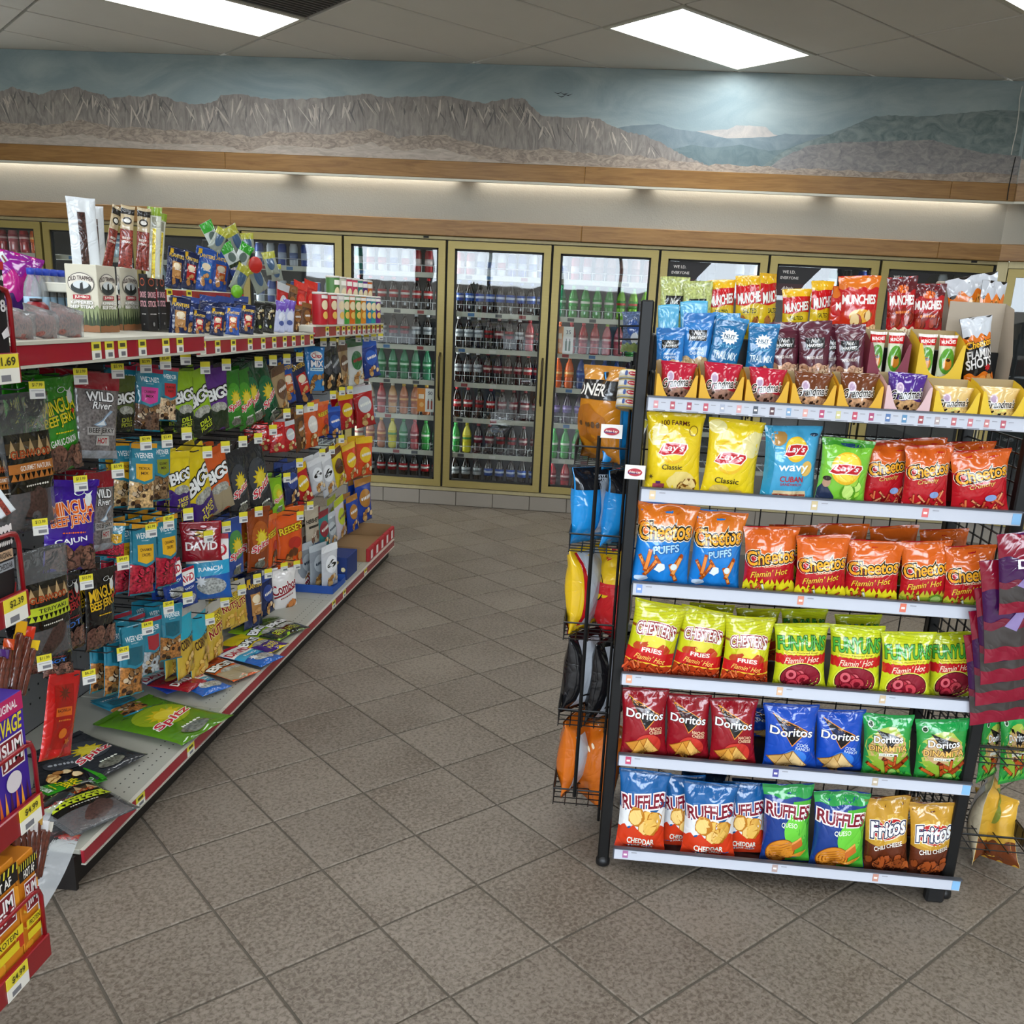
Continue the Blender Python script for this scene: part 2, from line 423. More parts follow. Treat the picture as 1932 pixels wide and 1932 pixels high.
# ceiling: 2 x 4 tiles at 45 degrees on a T-bar grid
GA = np.array([.455, 6.355]); E1 = np.array([cos(pi/4), sin(pi/4)]); E2 = np.array([cos(pi/4), -sin(pi/4)]); CL, CW = 1.257, .628
ce = MB().poly([(p[0], p[1]) for p in ROOM][::-1], RZ+.062, RZ+.12, ax='z').build('ceiling', M['tbar'], kind='structure')
LIT = []
tile_me = None
for i in range(-14, 15):
    for j in range(-22, 23):
        c = GA+E1*CL*i+E2*CW*j
        a, b = CL/2-.008, CW/2-.008
        P = [tuple(c+E1*s*a+E2*t*b) for s, t in ((-1, -1), (-1, 1), (1, 1), (1, -1))]
        P = P if (P[1][0]-P[0][0])*(P[2][1]-P[0][1])-(P[1][1]-P[0][1])*(P[2][0]-P[0][0]) > 0 else P[::-1]
        K = clip_room(P)
        if len(K) < 3: continue
        whole = len(K) == 4 and all(min(hypot(k[0]-p[0], k[1]-p[1]) for p in P) < 1e-6 for k in K)
        if i % 2 == 0 and j % 3 == 0 and whole: LIT.append((c, i, j)); continue
        if (i, j) == (-2, -2): VENT = c; continue
        if whole:
            if tile_me is None:
                tile_me = MB().bbox(-a, a, -b, b, 0, .02, .004).mesh('ceiling_tile', M['ceil_tile'])
            link('ceiling_tile', tile_me, ce, (c[0], c[1], RZ), (0, 0, pi/4))
        else:
            MB().poly([(p[0]-c[0], p[1]-c[1]) for p in K][::-1], 0, .02, ax='z').build('ceiling_tile', M['ceil_tile'], ce, loc=(c[0], c[1], RZ))
fr_me = MB()
a, b = CL/2-.006, CW/2-.006
for (x0, x1, y0, y1) in ((-a, a, -b, -b+.028), (-a, a, b-.028, b), (-a, -a+.028, -b+.028, b-.028), (a-.028, a, -b+.028, b-.028)):
    fr_me.box(x0, x1, y0, y1, -.004, .055)
fr_me = fr_me.mesh('frame', M['cream_metal']); df_me = MB().box(-a+.028, a-.028, -b+.028, b-.028, .040, .048).mesh('diffuser', M['panel'])
for c, i, j in LIT:
    nm = {(0, 0): 'bright ceiling light panel over the cooler doors, complete in view', (-2, -3): 'bright ceiling light panel beside the dark ceiling vent',
          (0, 3): 'ceiling light panel cut off by the top right corner'}.get((i, j))
    t = thing('ceiling_light', nm or 'recessed fluorescent ceiling panel out of view, '+('%s row, %s in it' % (ORD[j//3+4], ORD[i//2+4])), 'light', (c[0], c[1], RZ), pi/4, 'ceiling light panels')
    link('frame', fr_me, t); link('diffuser', df_me, t)
# dark return vent beside the left light, half a tile long
vt = thing('ceiling_vent', 'dark square air vent in the ceiling next to the left light panel', 'vent', (VENT[0], VENT[1], RZ), pi/4)
MB().box(-a, a, -b, b, .008, .02).build('backing', M['vent'], vt)
for k in range(14): MB().box(-a+.02, a-.02, -b+.03+k*.042, -b+.045+k*.042, -.003, .008).build('slat', M['vent'], vt)

# back wall above the coolers: plaster band, oak trims, mural soffit
MY = 7.05      # face of the mural
zt0, zt1 = 2.005, 2.115   # lower oak trim
zr0, zr1 = 2.385, 2.50    # upper oak rail
wb = MB().box(RX0, CORN[0], RYW, RYW+.1, zt1-.02, RZ).build('wall_back', M['wall'], kind='structure')
MB().box(RX0, CORN[0], MY, RYW, zr1-.01, RZ-.001).build('mural_soffit', M['wall_plain'], wb)
for k, (xa, xb) in enumerate(((RX0, -2.9), (-2.8995, -.3), (-.2995, 2.2), (2.2005, CORN[0]-.004))):
    MB().bbox(xa, xb, RYW-.05, RYW-.001, zt0, zt1, .004).build('trim_board', M['oak'], wb)
    MB().bbox(xa, xb, MY-.022, MY-.001, zr0, zr1, .004).build('rail_board', M['oak'], wb)
MB().box(RX0, CORN[0], MY-.03, MY, zr0-.016, zr0-.001).build('rail_lip', M['cream_metal'], wb)
# cove tubes hidden behind the rail
for k in range(7):
    xc = 2.63-.62-1.262*k
    if xc < RX0+.6: break
    t = thing('cove_light', 'fluorescent tube behind the oak rail, '+ORD[k]+' from the right corner', 'light', (xc, RYW-.045, zr0+.034), 0, 'cove tubes above the coolers')
    MB().lathe([(0, -.55), (.013, -.55), (.013, .55), (0, .55)], 10, axis='x').build('tube', M['tube'], t, smooth=True)
    for s in (-1, 1): MB().box(s*.565-.012, s*.565+.012, -.016, .04, -.016, .03).build('lamp_holder', M['cream_metal'], t)

# angled wall at the right end
ang = -CA
wr = link('wall_right_corner', None, None, (CORN[0], CORN[1], 0), (0, 0, ang)); wr['kind'] = 'structure'
Lr = hypot(CORN2[0]-CORN[0], CORN2[1]-CORN[1])
MB().box(0, Lr, 0, .1, zt1-.02, RZ).build('plaster', M['wall'], wr)
MB().box(.035, Lr, -.09, 0, zr1-.01, RZ-.001).build('mural_soffit', M['wall_plain'], wr)
MB().bbox(.006, Lr, -.05, -.001, zt0, zt1, .004).build('trim_board', M['oak'], wr)
MB().bbox(.04, Lr, -.112, -.091, zr0, zr1, .004).build('rail_board', M['oak'], wr)
MB().box(.04, Lr, -.12, -.09, zr0-.016, zr0-.001).build('rail_lip', M['cream_metal'], wr)
# other walls
MB().box(RX0-.1, RX0, RY0, RYW+.9, 0, RZ+.08).build('wall_left', M['wall_plain'], kind='structure')
MB().box(RX1, RX1+.1, RY0, CORN2[1]+.9, 0, RZ+.08).build('wall_right', M['wall_plain'], kind='structure')
wf = MB()
xs = [RX0]+[x for ab in WINDOWS for x in ab]+[RX1]
wf.box(RX0, RX1, RY0-.12, RY0, 0, .75); wf.box(RX0, RX1, RY0-.12, RY0, 2.75, RZ+.08)
for k in range(0, len(xs), 2): wf.box(xs[k], xs[k+1], RY0-.12, RY0, .75, 2.75)
wf.build('wall_front', M['wall_plain'], kind='structure')
for k, (a, b) in enumerate(WINDOWS):
    m = MB()
    for (x0, x1, z0, z1) in ((a, b, .75, .81), (a, b, 2.69, 2.75), (a, a+.06, .81, 2.69), (b-.06, b, .81, 2.69), ((a+b)/2-.03, (a+b)/2+.03, .81, 2.69)): m.box(x0, x1, RY0-.1, RY0-.02, z0, z1)
    m.build('window_%d' % (k+1), M['gasket'], kind='structure')
MB().box(-150, 150, -250, RY0-.14, -.2, -.1).build('forecourt', M['asphalt'], kind='structure')

MB().box(-60, 60, -52, -50, -.1, 3.1).build('reflection_backdrop', mat('backdrop_facing', '#6a6258', .8, noise=(1, .3)), kind='structure')  # unseen block added outside to darken the lower part of the door reflections
# hanging cord and birds belong to the mural corner
cp = [at(x, y, Y=MY-.03) for x, y in ((1929, 163), (1924, 185), (1922, 215), (1917, 250), (1911, 275), (1908, 292))]
MB().tube(cp, .0035, 6).build('hanging_cord', M['white_cord'], label='thin white cord hanging down the corner of the mural wall', cat='cord')
cp = [at(x, y, Y=MY-.03) for x, y in ((1916, 296), (1911, 318), (1905, 345), (1902, 362), (1900, 378))]
MB().tube(cp, .0035, 6).build('hanging_cord', M['gasket'], label='short dark cord end hanging below the white cord', cat='cord')

# ---- mural print
def paint(name, c0, c1, sc, rot=0, lo=.35, hi=.65, dist=1.5, nscale=3.0):
    k = NT(name); tc = k.n('ShaderNodeTexCoord'); mp = k.n('ShaderNodeMapping'); mp.inputs['Scale'].default_value = sc; mp.inputs['Rotation'].default_value = (0, rot, 0)
    k.l(tc.outputs['Object'], mp.inputs[0])
    nz = k.n('ShaderNodeTexNoise', Scale=nscale, Detail=7, Roughness=.6, Distortion=dist); k.l(mp.outputs[0], nz.inputs['Vector'])
    r = k.n('ShaderNodeValToRGB'); r.color_ramp.elements[0].position = lo; r.color_ramp.elements[1].position = hi
    r.color_ramp.elements[0].color = (*lin(c0), 1); r.color_ramp.elements[1].color = (*lin(c1), 1)
    k.l(nz.outputs[0], r.inputs[0]); k.l(r.outputs[0], k.b.inputs['Base Color'])
    bp = k.n('ShaderNodeBump', Strength=.3, Distance=.003); nb = k.n('ShaderNodeTexNoise', Scale=120, Detail=3); k.l(tc.outputs['Object'], nb.inputs['Vector'])
    k.l(nb.outputs[0], bp.inputs['Height']); k.l(bp.outputs[0], k.b.inputs['Normal']); k.b.inputs['Roughness'].default_value = .75
    return k.m
mu = MB().box(RX0, CORN[0]-.001, MY-.004, MY-.0005, zr1, RZ-.002).build('mural', paint('mural_sky', '#8fa2a8', '#a9b8ba', (.5, 1, 1.2)), wb)
zb = zr1+.002
def layer(name, pts, depth, m):
    P = [at(x, y, Y=MY-.004) for x, y in pts]; P = [(p[0], min(p[2], RZ-.01)) for p in P]
    P = [(max(RX0+.01, min(CORN[0]-.003, a)), b) for a, b in P]
    out = [(P[0][0], zb)]+P+[(P[-1][0], zb)]
    # strip quads keep the outline simple
    v = []; f = []
    for a, b in P: v += [(a, MY-.004-depth, zb), (a, MY-.004-depth, max(b, zb+.002))]
    for i in range(len(P)-1): f.append((2*i, 2*i+2, 2*i+3, 2*i+1))
    return MB().add(v, f).build(name, m, wb)
def c1(l): return [(x/1.932, y/1.932) for x, y in l]
def c2(l): return [(932+x/1.932, y/1.932) for x, y in l]
rng = random.Random(4)
def rough(pts, n=6, amp=1.2):
    out = []
    for (a, b), (c, d) in zip(pts, pts[1:]):
        for k in range(n): t = k/n; out.append((a+(c-a)*t, b+(d-b)*t+rng.uniform(-amp, amp)))
    return out+[pts[-1]]
layer('mural_far_peak', rough(c2([(700, 500), (740, 478), (790, 475), (850, 472), (885, 457), (930, 458), (990, 462), (1020, 490), (1080, 500)]), 5, .5), .0004, paint('mural_pale_peak', '#a9a7a6', '#c0bab4', (3, 1, 2)))
layer('mural_blue_hills', rough(c2([(330, 500), (440, 468), (500, 458), (600, 452), (660, 470), (740, 480), (850, 505), (1000, 500), (1060, 488), (1120, 490), (1250, 490)]), 5, .5), .0008, paint('mural_blue_hill', '#74868f', '#86969d', (2, 1, 2)))
layer('mural_near_hills', rough(c2([(560, 600), (650, 545), (720, 528), (800, 540), (900, 528), (1000, 550), (1060, 545), (1150, 512), (1200, 520)]), 5, .5), .0012, paint('mural_teal_hill', '#667a80', '#788a8e', (3, 1, 3)))
layer('mural_green_mountain', rough(c2([(960, 620), (1060, 548), (1150, 512), (1220, 490), (1300, 460), (1380, 425), (1450, 420), (1540, 425), (1680, 415), (1800, 402), (1860, 400), (1940, 408)]), 6, 1), .0016, paint('mural_green_slope', '#68797a', '#8d9a9a', (3, 1, 5), .5))
layer('mural_grey_foothill', rough(c2([(980, 625), (1060, 570), (1150, 530), (1250, 520), (1400, 515), (1600, 510), (1700, 540), (1800, 560), (1940, 570)]), 6, 1.2), .002, paint('mural_grey_foothill', '#7d7d80', '#a09c9a', (5, 1, 9), .4))
mesa = c1([(-260, 330), (-150, 322), (-60, 345), (0, 335), (45, 318), (100, 335), (150, 345), (200, 328), (285, 316), (310, 330), (380, 345), (400, 360), (470, 348), (510, 355), (555, 342), (600, 352), (640, 368), (700, 380), (770, 375), (790, 368), (805, 345), (880, 342), (930, 355), (1000, 362), (1100, 362), (1200, 355), (1300, 345), (1330, 340), (1400, 355), (1500, 352), (1640, 350), (1700, 365), (1770, 378)])+c2([(0, 368), (60, 358), (110, 360), (130, 380), (170, 420), (260, 428), (380, 430), (420, 455), (480, 480), (540, 492), (600, 515), (650, 545), (700, 570), (760, 595), (800, 615)])
layer('mural_mesa', rough(mesa, 6, 1.6), .0024, paint('mural_cliff', '#817c79', '#a8a19a', (6, 1, 1.6), .3, .36, .68, 2.6))
# painted spurs and gullies on the cliffs
sp = MB(); rgs = random.Random(11)
for k in range(230):
    t_ = rgs.random()*(len(mesa)-1); i_ = int(t_); fr_ = t_-i_
    x_ = mesa[i_][0]+(mesa[i_+1][0]-mesa[i_][0])*fr_; y_ = mesa[i_][1]+(mesa[i_+1][1]-mesa[i_][1])*fr_
    ln = rgs.uniform(12, 46); y_ += rgs.uniform(3, 22); sl = rgs.uniform(-.5, .75); wd = rgs.uniform(1.2, 3.4)
    if y_+ln > 262+x_*.035: continue
    q_ = [at(x_-wd*.3, y_, Y=MY-.0068), at(x_+wd*.3, y_, Y=MY-.0068), at(x_+sl*ln*.5+wd*1.2, y_+ln*.55, Y=MY-.0068), at(x_+sl*ln+wd*.4, y_+ln, Y=MY-.0068), at(x_+sl*ln*.5-wd*.3, y_+ln*.5, Y=MY-.0068)]
    sp.add([(p[0], MY-.0066-.000002*k, p[2]) for p in q_], [(0, 4, 3, 2, 1)], ['#c0b7ae', '#c8beb4', '#716d6c', '#6a6767', '#b5aaa1'][k % 5])
sp.build('mural_spurs', M['card'], wb, kind='stuff')
dunes = c1([(-260, 455), (0, 440), (150, 455), (300, 440), (420, 462), (600, 475), (800, 478), (900, 500), (1000, 480), (1200, 492), (1350, 470), (1450, 500), (1600, 490), (1750, 530)])+c2([(60, 545), (200, 540), (330, 560), (480, 565), (640, 580), (760, 600), (900, 600), (1050, 615), (1250, 620), (1500, 625), (1940, 640)])
layer('mural_dunes', rough(dunes, 6, 3), .0028, paint('mural_dune', '#8b8077', '#b7a89a', (4, 1, 9), .15, .38, .62, 2.5))
sand = [(x, y+26) for x, y in dunes]
layer('mural_sand', rough(sand, 6, 2.5), .0032, paint('mural_sand', '#a69c92', '#c3b8ad', (3, 1, 12), .05))
for k, (x, y) in enumerate(c2([(235, 340), (258, 343), (248, 352), (272, 347)])):
    p = at(x, y, Y=MY-.006); b = MB()
    b.add([(p[0]-.035, MY-.0082, p[2]+.008), (p[0]-.005, MY-.0082, p[2]), (p[0]+.03, MY-.0082, p[2]+.01), (p[0]-.003, MY-.0082, p[2]-.006)], [(0, 1, 3), (1, 2, 3)])
    b.build('mural_bird', M['cool_dark'], wb)
# the mural carries on around the corner
mr = MB().box(.036, Lr, -.094, -.0905, zr1, RZ-.002).build('mural', bpy.data.materials['mural_sky'], wr)
v = []; f = []
for k in range(40):
    x = .038+k*(Lr-.04)/39; v += [(x, -.095, zb), (x, -.095, 2.88+.03*sin(k*.7)+rng.uniform(-.008, .008))]
    if k: f.append((2*k-2, 2*k, 2*k+1, 2*k-1))
MB().add(v, f).build('mural_green_mountain', bpy.data.materials['mural_green_slope'], wr)
v = [(a, -.0956, b if i % 2 == 0 else zb+.13+.03*sin(i)) for i, (a, b) in enumerate([p for p in v for p in [(p[0], p[2])]])]
MB().add(v, f).build('mural_sand', bpy.data.materials['mural_sand'], wr)
# ------------------------------------------------------------------ lettering and print
_txt = {}
def text_tris(s, off=0.0, shear=0.0, spacing=1.0):
    key = (s, off, shear, spacing)
    if key in _txt: return _txt[key]
    def grab(o):
        cu = bpy.data.curves.new('lettering', 'FONT'); cu.body = s; cu.offset = o; cu.shear = shear; cu.space_character = spacing
        cu.resolution_u = 3; cu.fill_mode = 'FRONT'
        ob = bpy.data.objects.new('lettering', cu); me = bpy.data.meshes.new_from_object(ob)
        V = np.empty(len(me.vertices)*3); me.vertices.foreach_get('co', V); V = V.reshape(-1, 3)[:, :2]
        me.calc_loop_triangles(); T = np.empty(len(me.loop_triangles)*3, int); me.loop_triangles.foreach_get('vertices', T); T = T.reshape(-1, 3)
        bpy.data.objects.remove(ob); bpy.data.meshes.remove(me); bpy.data.curves.remove(cu)
        return V, T
    if (s, 0, shear, spacing) in _txt: V0 = None
    V, T = grab(off)
    B, _ = (V, T) if off == 0 else grab(0)
    lo, hi = B.min(0), B.max(0)
    r = (V-(lo+hi)/2)/(hi[0]-lo[0]), T, (hi[1]-lo[1])/(hi[0]-lo[0])
    _txt[key] = r; return r
def subdiv(V, T, n=1):
    for _ in range(n):
        a, b, c = V[T[:, 0]], V[T[:, 1]], V[T[:, 2]]
        m = len(T); W = np.concatenate([a, b, c, (a+b)/2, (b+c)/2, (c+a)/2]); i = np.arange(m)
        A, B_, C, D, E_, F = i, i+m, i+2*m, i+3*m, i+4*m, i+5*m
        T = np.concatenate([np.stack(q, 1) for q in ((A, D, F), (D, B_, E_), (F, E_, C), (D, E_, F))]); V = W
    return V, T

class Print:
    """draws print onto a surface given by mapper(u, v, lift) -> points; u in -1..1, v in 0..1, W and H in metres"""
    def __init__(s, mapper, W, H, face=1): s.map = mapper; s.W = W; s.H = H; s.mb = MB(); s.k = 0; s.base = .0014; s.step = .00018
    def lift(s): s.k += 1; return s.base+s.step*s.k
    def tris(s, uv, T, col):
        P = s.map(uv[:, 0], uv[:, 1], s.lift()); s.mb.add(P, [tuple(t) for t in T], col)
    def band(s, v0, v1, col, amp=0, freq=3, u0=-1, u1=1, n=24, rows=None, amp2=None, ph=0, slope=0):
        rows = rows or max(2, int(abs(v1-v0)*26)+1)
        u = np.linspace(u0, u1, n+1); g = []
        amp2 = amp if amp2 is None else amp2
        for r in range(rows+1):
            t = r/rows; g.append(v0+(v1-v0)*t+((1-t)*amp2+t*amp)*np.sin(freq*pi*u+ph)+slope*u)
        U = np.tile(u, rows+1); V = np.clip(np.concatenate(g), .002, .998)
        T = [(r*(n+1)+i, r*(n+1)+i+1, (r+1)*(n+1)+i+1, (r+1)*(n+1)+i) for r in range(rows) for i in range(n)]
        P = s.map(U, V, s.lift()); s.mb.add(P, T, col)
    def ell(s, u, v, ru, rv=None, col='#fff', rot=0, n=24, rings=None, wob=0, seed=0):
        rings = rings or (5 if ru > .45 else 3)
        a, b = ru*s.W/2, (rv*s.H if rv is not None else ru*s.W/2)
        rg = random.Random(seed); w = [1+rg.uniform(-wob, wob) for _ in range(n)]
        pts = [(0, 0)]; T = []
        for r in range(1, rings+1):
            for k in range(n):
                t = 2*pi*k/n; x, y = a*cos(t)*r/rings*w[k], b*sin(t)*r/rings*w[k]; c, d = cos(radians(rot)), sin(radians(rot))
                pts.append((x*c-y*d, x*d+y*c))
        for k in range(n):
            T.append((0, 1+k, 1+(k+1) % n))
            for r in range(1, rings):
                o = 1+(r-1)*n; q = o+n; T.append((o+k, q+k, q+(k+1) % n, o+(k+1) % n))
        P = np.array(pts); U = np.clip(u+P[:, 0]*2/s.W, -1, 1); V = np.clip(v+P[:, 1]/s.H, .002, .998)
        s.mb.add(s.map(U, V, s.lift()), T, col)
    def poly(s, pts, col, sub=2):
        """star-shaped outline about its centroid"""
        P = np.array(pts, float); c = P.mean(0); n = len(P)
        if sub and (np.ptp(P[:, 0]) > .45 or np.ptp(P[:, 1]) > .22): sub = max(sub, 3)
        V = np.concatenate([P, c[None]]); T = np.array([(i, (i+1) % n, n) for i in range(n)])
        V, T = subdiv(V, T, sub); V[:, 0] = np.clip(V[:, 0], -1, 1); V[:, 1] = np.clip(V[:, 1], .002, .998)
        s.tris(V, T, col)
    def rect(s, u0, u1, v0, v1, col, sub=2): s.poly([(u0, v0), (u1, v0), (u1, v1), (u0, v1)], col, 3 if (u1-u0 > .9 and sub > 1) else sub)
    def star(s, u, v, ru, col, n=12, inner=.6, rot=0, squash=1):
        pts = []
        for k in range(2*n):
            r = ru*(1 if k % 2 == 0 else inner); t = 2*pi*k/(2*n)+rot
            pts.append((u+r*cos(t), v+r*sin(t)*s.W/2/s.H*squash))
        s.poly(pts, col, 1)
    def txt(s, t, u, v, w, col, h=None, oc=None, ow=.05, o2=None, ow2=.1, bold=.02, shear=0, arch=0, rot=0, spacing=1.0, sub=1, wave=0):
        """w: width as share of W; h: height as share of H"""
        if not t: return
        bold *= .55
        layers = ([(o2, bold+ow2)] if o2 else [])+([(oc, bold+ow)] if oc else [])+[(col, bold)]
        for c, off in layers:
            V, T, asp = text_tris(t, off, shear, spacing)
            V, T = subdiv(V, T, sub)
            sx = w*s.W; sy = (h*s.H/asp) if h else sx
            x = V[:, 0]*sx; y = V[:, 1]*sy
            y = y-arch*s.H*(V[:, 0]*2)**2+arch*s.H*.4+wave*s.H*np.sin(V[:, 0]*2*pi)
            a = radians(rot); X, Y = x*cos(a)-y*sin(a), x*sin(a)+y*cos(a)
            U = np.clip(u+X*2/s.W, -1, 1); VV = np.clip(v+Y/s.H, .002, .998)
            s.tris(np.stack([U, VV], 1), T, c)
    def smudge(s, u, v, w, h, col, n=6, rot=0):
        """a row of soft blocks: lettering too small to read"""
        rg = random.Random(int(abs(u*97+v*131)*10)+n); x = -w
        while x < w:
            k = rg.uniform(.5, 1.2)*2*w/n; a = radians(rot)
            s.ell(u+x+k/2, v+(x+k/2)*math.tan(a)*s.W/2/s.H, k*.42, h*rg.uniform(.7, 1), col, rot, 8, 1, .15, int(rg.random()*99)); x += k
    def chips(s, u, v, ru, rv, n, cols, size=.25, seed=1, kind='ell', dark='#7a4a18'):
        rg = random.Random(seed)
        for k in range(n):
            a, b = rg.uniform(-1, 1)*ru, rg.uniform(-1, 1)*rv; z = size*rg.uniform(.75, 1.2); c = cols[k % len(cols)]
            if kind == 'ell':
                s.ell(u+a, v+b, z, None if rg.random() < .3 else z*.5*s.W/s.H*rg.uniform(.7, 1), dark, rg.uniform(0, 180), 12, 1, .12, k)
                s.ell(u+a-.012, v+b+.004, z*.93, z*.46*s.W/s.H*rg.uniform(.75, 1), c, rg.uniform(0, 180), 12, 1, .12, k+50)
            elif kind == 'tri':
                t0 = rg.uniform(0, 2*pi)
                for q, cc in ((1, dark), (.9, c)):
                    s.poly([(u+a+q*z*cos(t0+j*2*pi/3), v+b+q*z*sin(t0+j*2*pi/3)*s.W/2/s.H) for j in range(3)], cc, 1)
            elif kind == 'stick':
                L = z*1.5; t = radians(rg.uniform(20, 160))
                for q, cc in ((1, dark), (.8, c)):
                    ww = z*.3*q; d = (cos(t)*L*q, sin(t)*L*q*s.W/2/s.H); nn = (-sin(t)*ww, cos(t)*ww*s.W/2/s.H)
                    s.poly([(u+a+d[0]+nn[0], v+b+d[1]+nn[1]), (u+a-d[0]+nn[0], v+b-d[1]+nn[1]), (u+a-d[0]-nn[0], v+b-d[1]-nn[1]), (u+a+d[0]-nn[0], v+b+d[1]-nn[1])], cc, 1)
            elif kind == 'ring':
                s.ell(u+a, v+b, z, None, dark, 0, 14, 1); s.ell(u+a, v+b, z*.86, None, c, 0, 14, 1); s.ell(u+a, v+b, z*.42, None, dark, 0, 10, 1)

def flat_mapper(W, H, y=0, x0=0, z0=0):
    def f(u, v, lift): return np.stack([x0+u*W/2, np.full_like(u, y-lift), z0+v*H], 1)
    return f
def decal(P, name='printed_front', parent=None, m=None):
    return P.mb.build(name, m or M['film'], parent)

# ------------------------------------------------------------------ coolers
PITCH = .778; DX0 = -1.281     # left edge of the middle door
def door_x(k): return DX0+PITCH*k
NL, NR = -5, 4                 # door indices NL..NR ; 0 is the door right of the aisle centre line
cooler = link('cooler_wall', None, None, (0, 0, 0)); tag(cooler, 'long bank of walk-in cooler cabinet framing behind the glass doors', 'cooler')
X0, X1 = door_x(NL), door_x(NR+1)
ZB, ZT = .145, 1.985
MB().box(X0, X1, RYW+.78, RYW+.84, ZB, ZT+.05).build('back_panel', M['cool_dark'], cooler)
MB().box(X0, X1, RYW+.035, RYW+.84, ZT, ZT+.06).build('top_panel', M['cool_in'], cooler)
MB().box(X0, X1, RYW+.035, RYW+.84, ZB-.03, ZB-.001).build('bottom_panel', M['cool_in'], cooler)
MB().box(X0-.05, X0, RYW+.03, RYW+.84, ZB-.03, ZT+.06).build('end_panel', M['cool_in'], cooler)
MB().box(X1, X1+.05, RYW+.03, RYW+.84, ZB-.03, ZT+.06).build('end_panel', M['cool_in'], cooler)
MB().bbox(X0-.05, X1+.1, RYW-.012, RYW+.034, ZT-.005, zt0-.001, .003).build('head_rail', M['gold2'], cooler)
MB().bbox(X0-.05, X1+.1, RYW-.012, RYW+.034, ZB-.03, ZB, .003).build('sill_rail', M['gold2'], cooler)
for k in range(NL, NR+2): MB().box(door_x(k)-.016, door_x(k)+.016, RYW+.016, RYW+.05, ZB, ZT).build('mullion', M['gasket'], cooler)
bb = MB().box(RX0, CORN[0], RYW-.002, RYW+.03, -.05, ZB-.031).build('baseboard_back', M['grout'], kind='structure')
bw = .2915; k = 0; x = -5.83
tme = MB().bbox(-bw/2+.0025, bw/2-.0025, -.010, .003, .003, ZB-.034, .002).mesh('base_tile', M['tile_base'])
while x < CORN[0]-bw: link('base_tile', tme, bb, (x+bw/2, RYW+.001, 0)); x += bw
SHZ = [.15, .405, .68, .95, 1.21, 1.475, 1.745]
DOORW = PITCH-.018
def cooler_door(k, label, dark=False):
    t = thing('cooler_door', label, 'door', (door_x(k)+PITCH/2, RYW, 0), 0, 'glass cooler doors')
    hw = DOORW/2; fw = .052; z0, z1 = ZB+.006, ZT-.012; y0, y1 = -.026, .014
    def mitre(pts, nm): MB().poly(pts, y0, y1).build(nm, M['gold'], t)
    mitre([(-hw, z0), (-hw, z1), (-hw+fw, z1-fw), (-hw+fw, z0+fw)], 'stile')
    mitre([(hw, z1), (hw, z0), (hw-fw, z0+fw), (hw-fw, z1-fw)], 'stile')
    mitre([(-hw, z1), (hw, z1), (hw-fw, z1-fw), (-hw+fw, z1-fw)], 'rail')
    mitre([(hw, z0), (-hw, z0), (-hw+fw, z0+fw), (hw-fw, z0+fw)], 'rail')
    g = MB()
    for (a, b, c, d) in ((-hw+fw, hw-fw, z0+fw, z0+fw+.014), (-hw+fw, hw-fw, z1-fw-.014, z1-fw), (-hw+fw, -hw+fw+.014, z0+fw, z1-fw), (hw-fw-.014, hw-fw, z0+fw, z1-fw)): g.box(a, b, -.012, .012, c, d)
    g.build('gasket', M['gasket'], t)
    MB().add([(-hw+fw+.01, -.004, z0+fw+.01), (hw-fw-.01, -.004, z0+fw+.01), (hw-fw-.01, -.004, z1-fw-.01), (-hw+fw+.01, -.004, z1-fw-.01)], [(0, 1, 2, 3)]).build('pane', M['glass'], t)
    h = MB(); hx = hw-.022
    h.tube([(hx, -.027, .82), (hx, -.062, .85), (hx, -.066, .95), (hx, -.066, 1.05), (hx, -.062, 1.14), (hx, -.027, 1.17)], .008, 8).build('handle', M['handle'], t, smooth=True)
    return t
dn = {0: 'middle glass cooler door with cola bottles between aisle shelving and chip rack', -1: 'glass cooler door just right of the gondola end, with orange sign inside',
      1: 'glass cooler door half hidden behind the left edge of the chip rack', -2: 'cooler door left of the gondola end with tall blue cans behind it',
      -3: 'cooler door behind the peanut snack bags on the top shelf', -4: 'cooler door behind the tall beef stick bags', -5: 'leftmost cooler door with white-labelled bottles',
      2: 'cooler door with black age sign above the yellow nut bags', 3: 'cooler door with black age sign in the middle behind the chip rack', 4: 'rightmost cooler door of the straight wall, above the tan carton'}
DOOR = {k: cooler_door(k, dn[k]) for k in range(NL, NR+1)}
# door on the angled wall
t = thing('cooler_door', 'cooler door on the angled wall at the right picture edge', 'door', (CORN[0]+CD[0]*.50, CORN[1]+CD[1]*.50, 0), ang, 'glass cooler doors')
hw, fw, z0, z1 = .42, .055, ZB+.006, ZT-.03
m = MB()
for pts in ([(-hw, z0), (-hw, z1), (-hw+fw, z1-fw), (-hw+fw, z0+fw)], [(hw, z1), (hw, z0), (hw-fw, z0+fw), (hw-fw, z1-fw)], [(-hw, z1), (hw, z1), (hw-fw, z1-fw), (-hw+fw, z1-fw)], [(hw, z0), (-hw, z0), (-hw+fw, z0+fw), (hw-fw, z0+fw)]):
    MB().poly(pts, -.03, .012).build('rail', M['gold'], t)
MB().box(-hw+fw, hw-fw, .013, .02, z0+fw, z1-fw).build('gasket', M['gasket'], t)
MB().add([(-hw+fw, -.004, z0+fw), (hw-fw, -.004, z0+fw), (hw-fw, -.004, z1-fw), (-hw+fw, -.004, z1-fw)], [(0, 1, 2, 3)]).build('pane', M['glass'], t)
MB().box(.01, Lr, .05, .1, ZB, zt0).build('cooler_panel', M['cool_dark'], wr)
MB().bbox(.0, .075, -.012, .045, ZB, zt0, .003).build('corner_post', M['gold2'], wr)
MB().box(.93, Lr, -.012, .045, 0, zt0).build('post_panel', M['gold2'], wr)
MB().box(0, Lr, -.012, .045, 0, ZB).build('base_panel', M['tile_base'], wr)
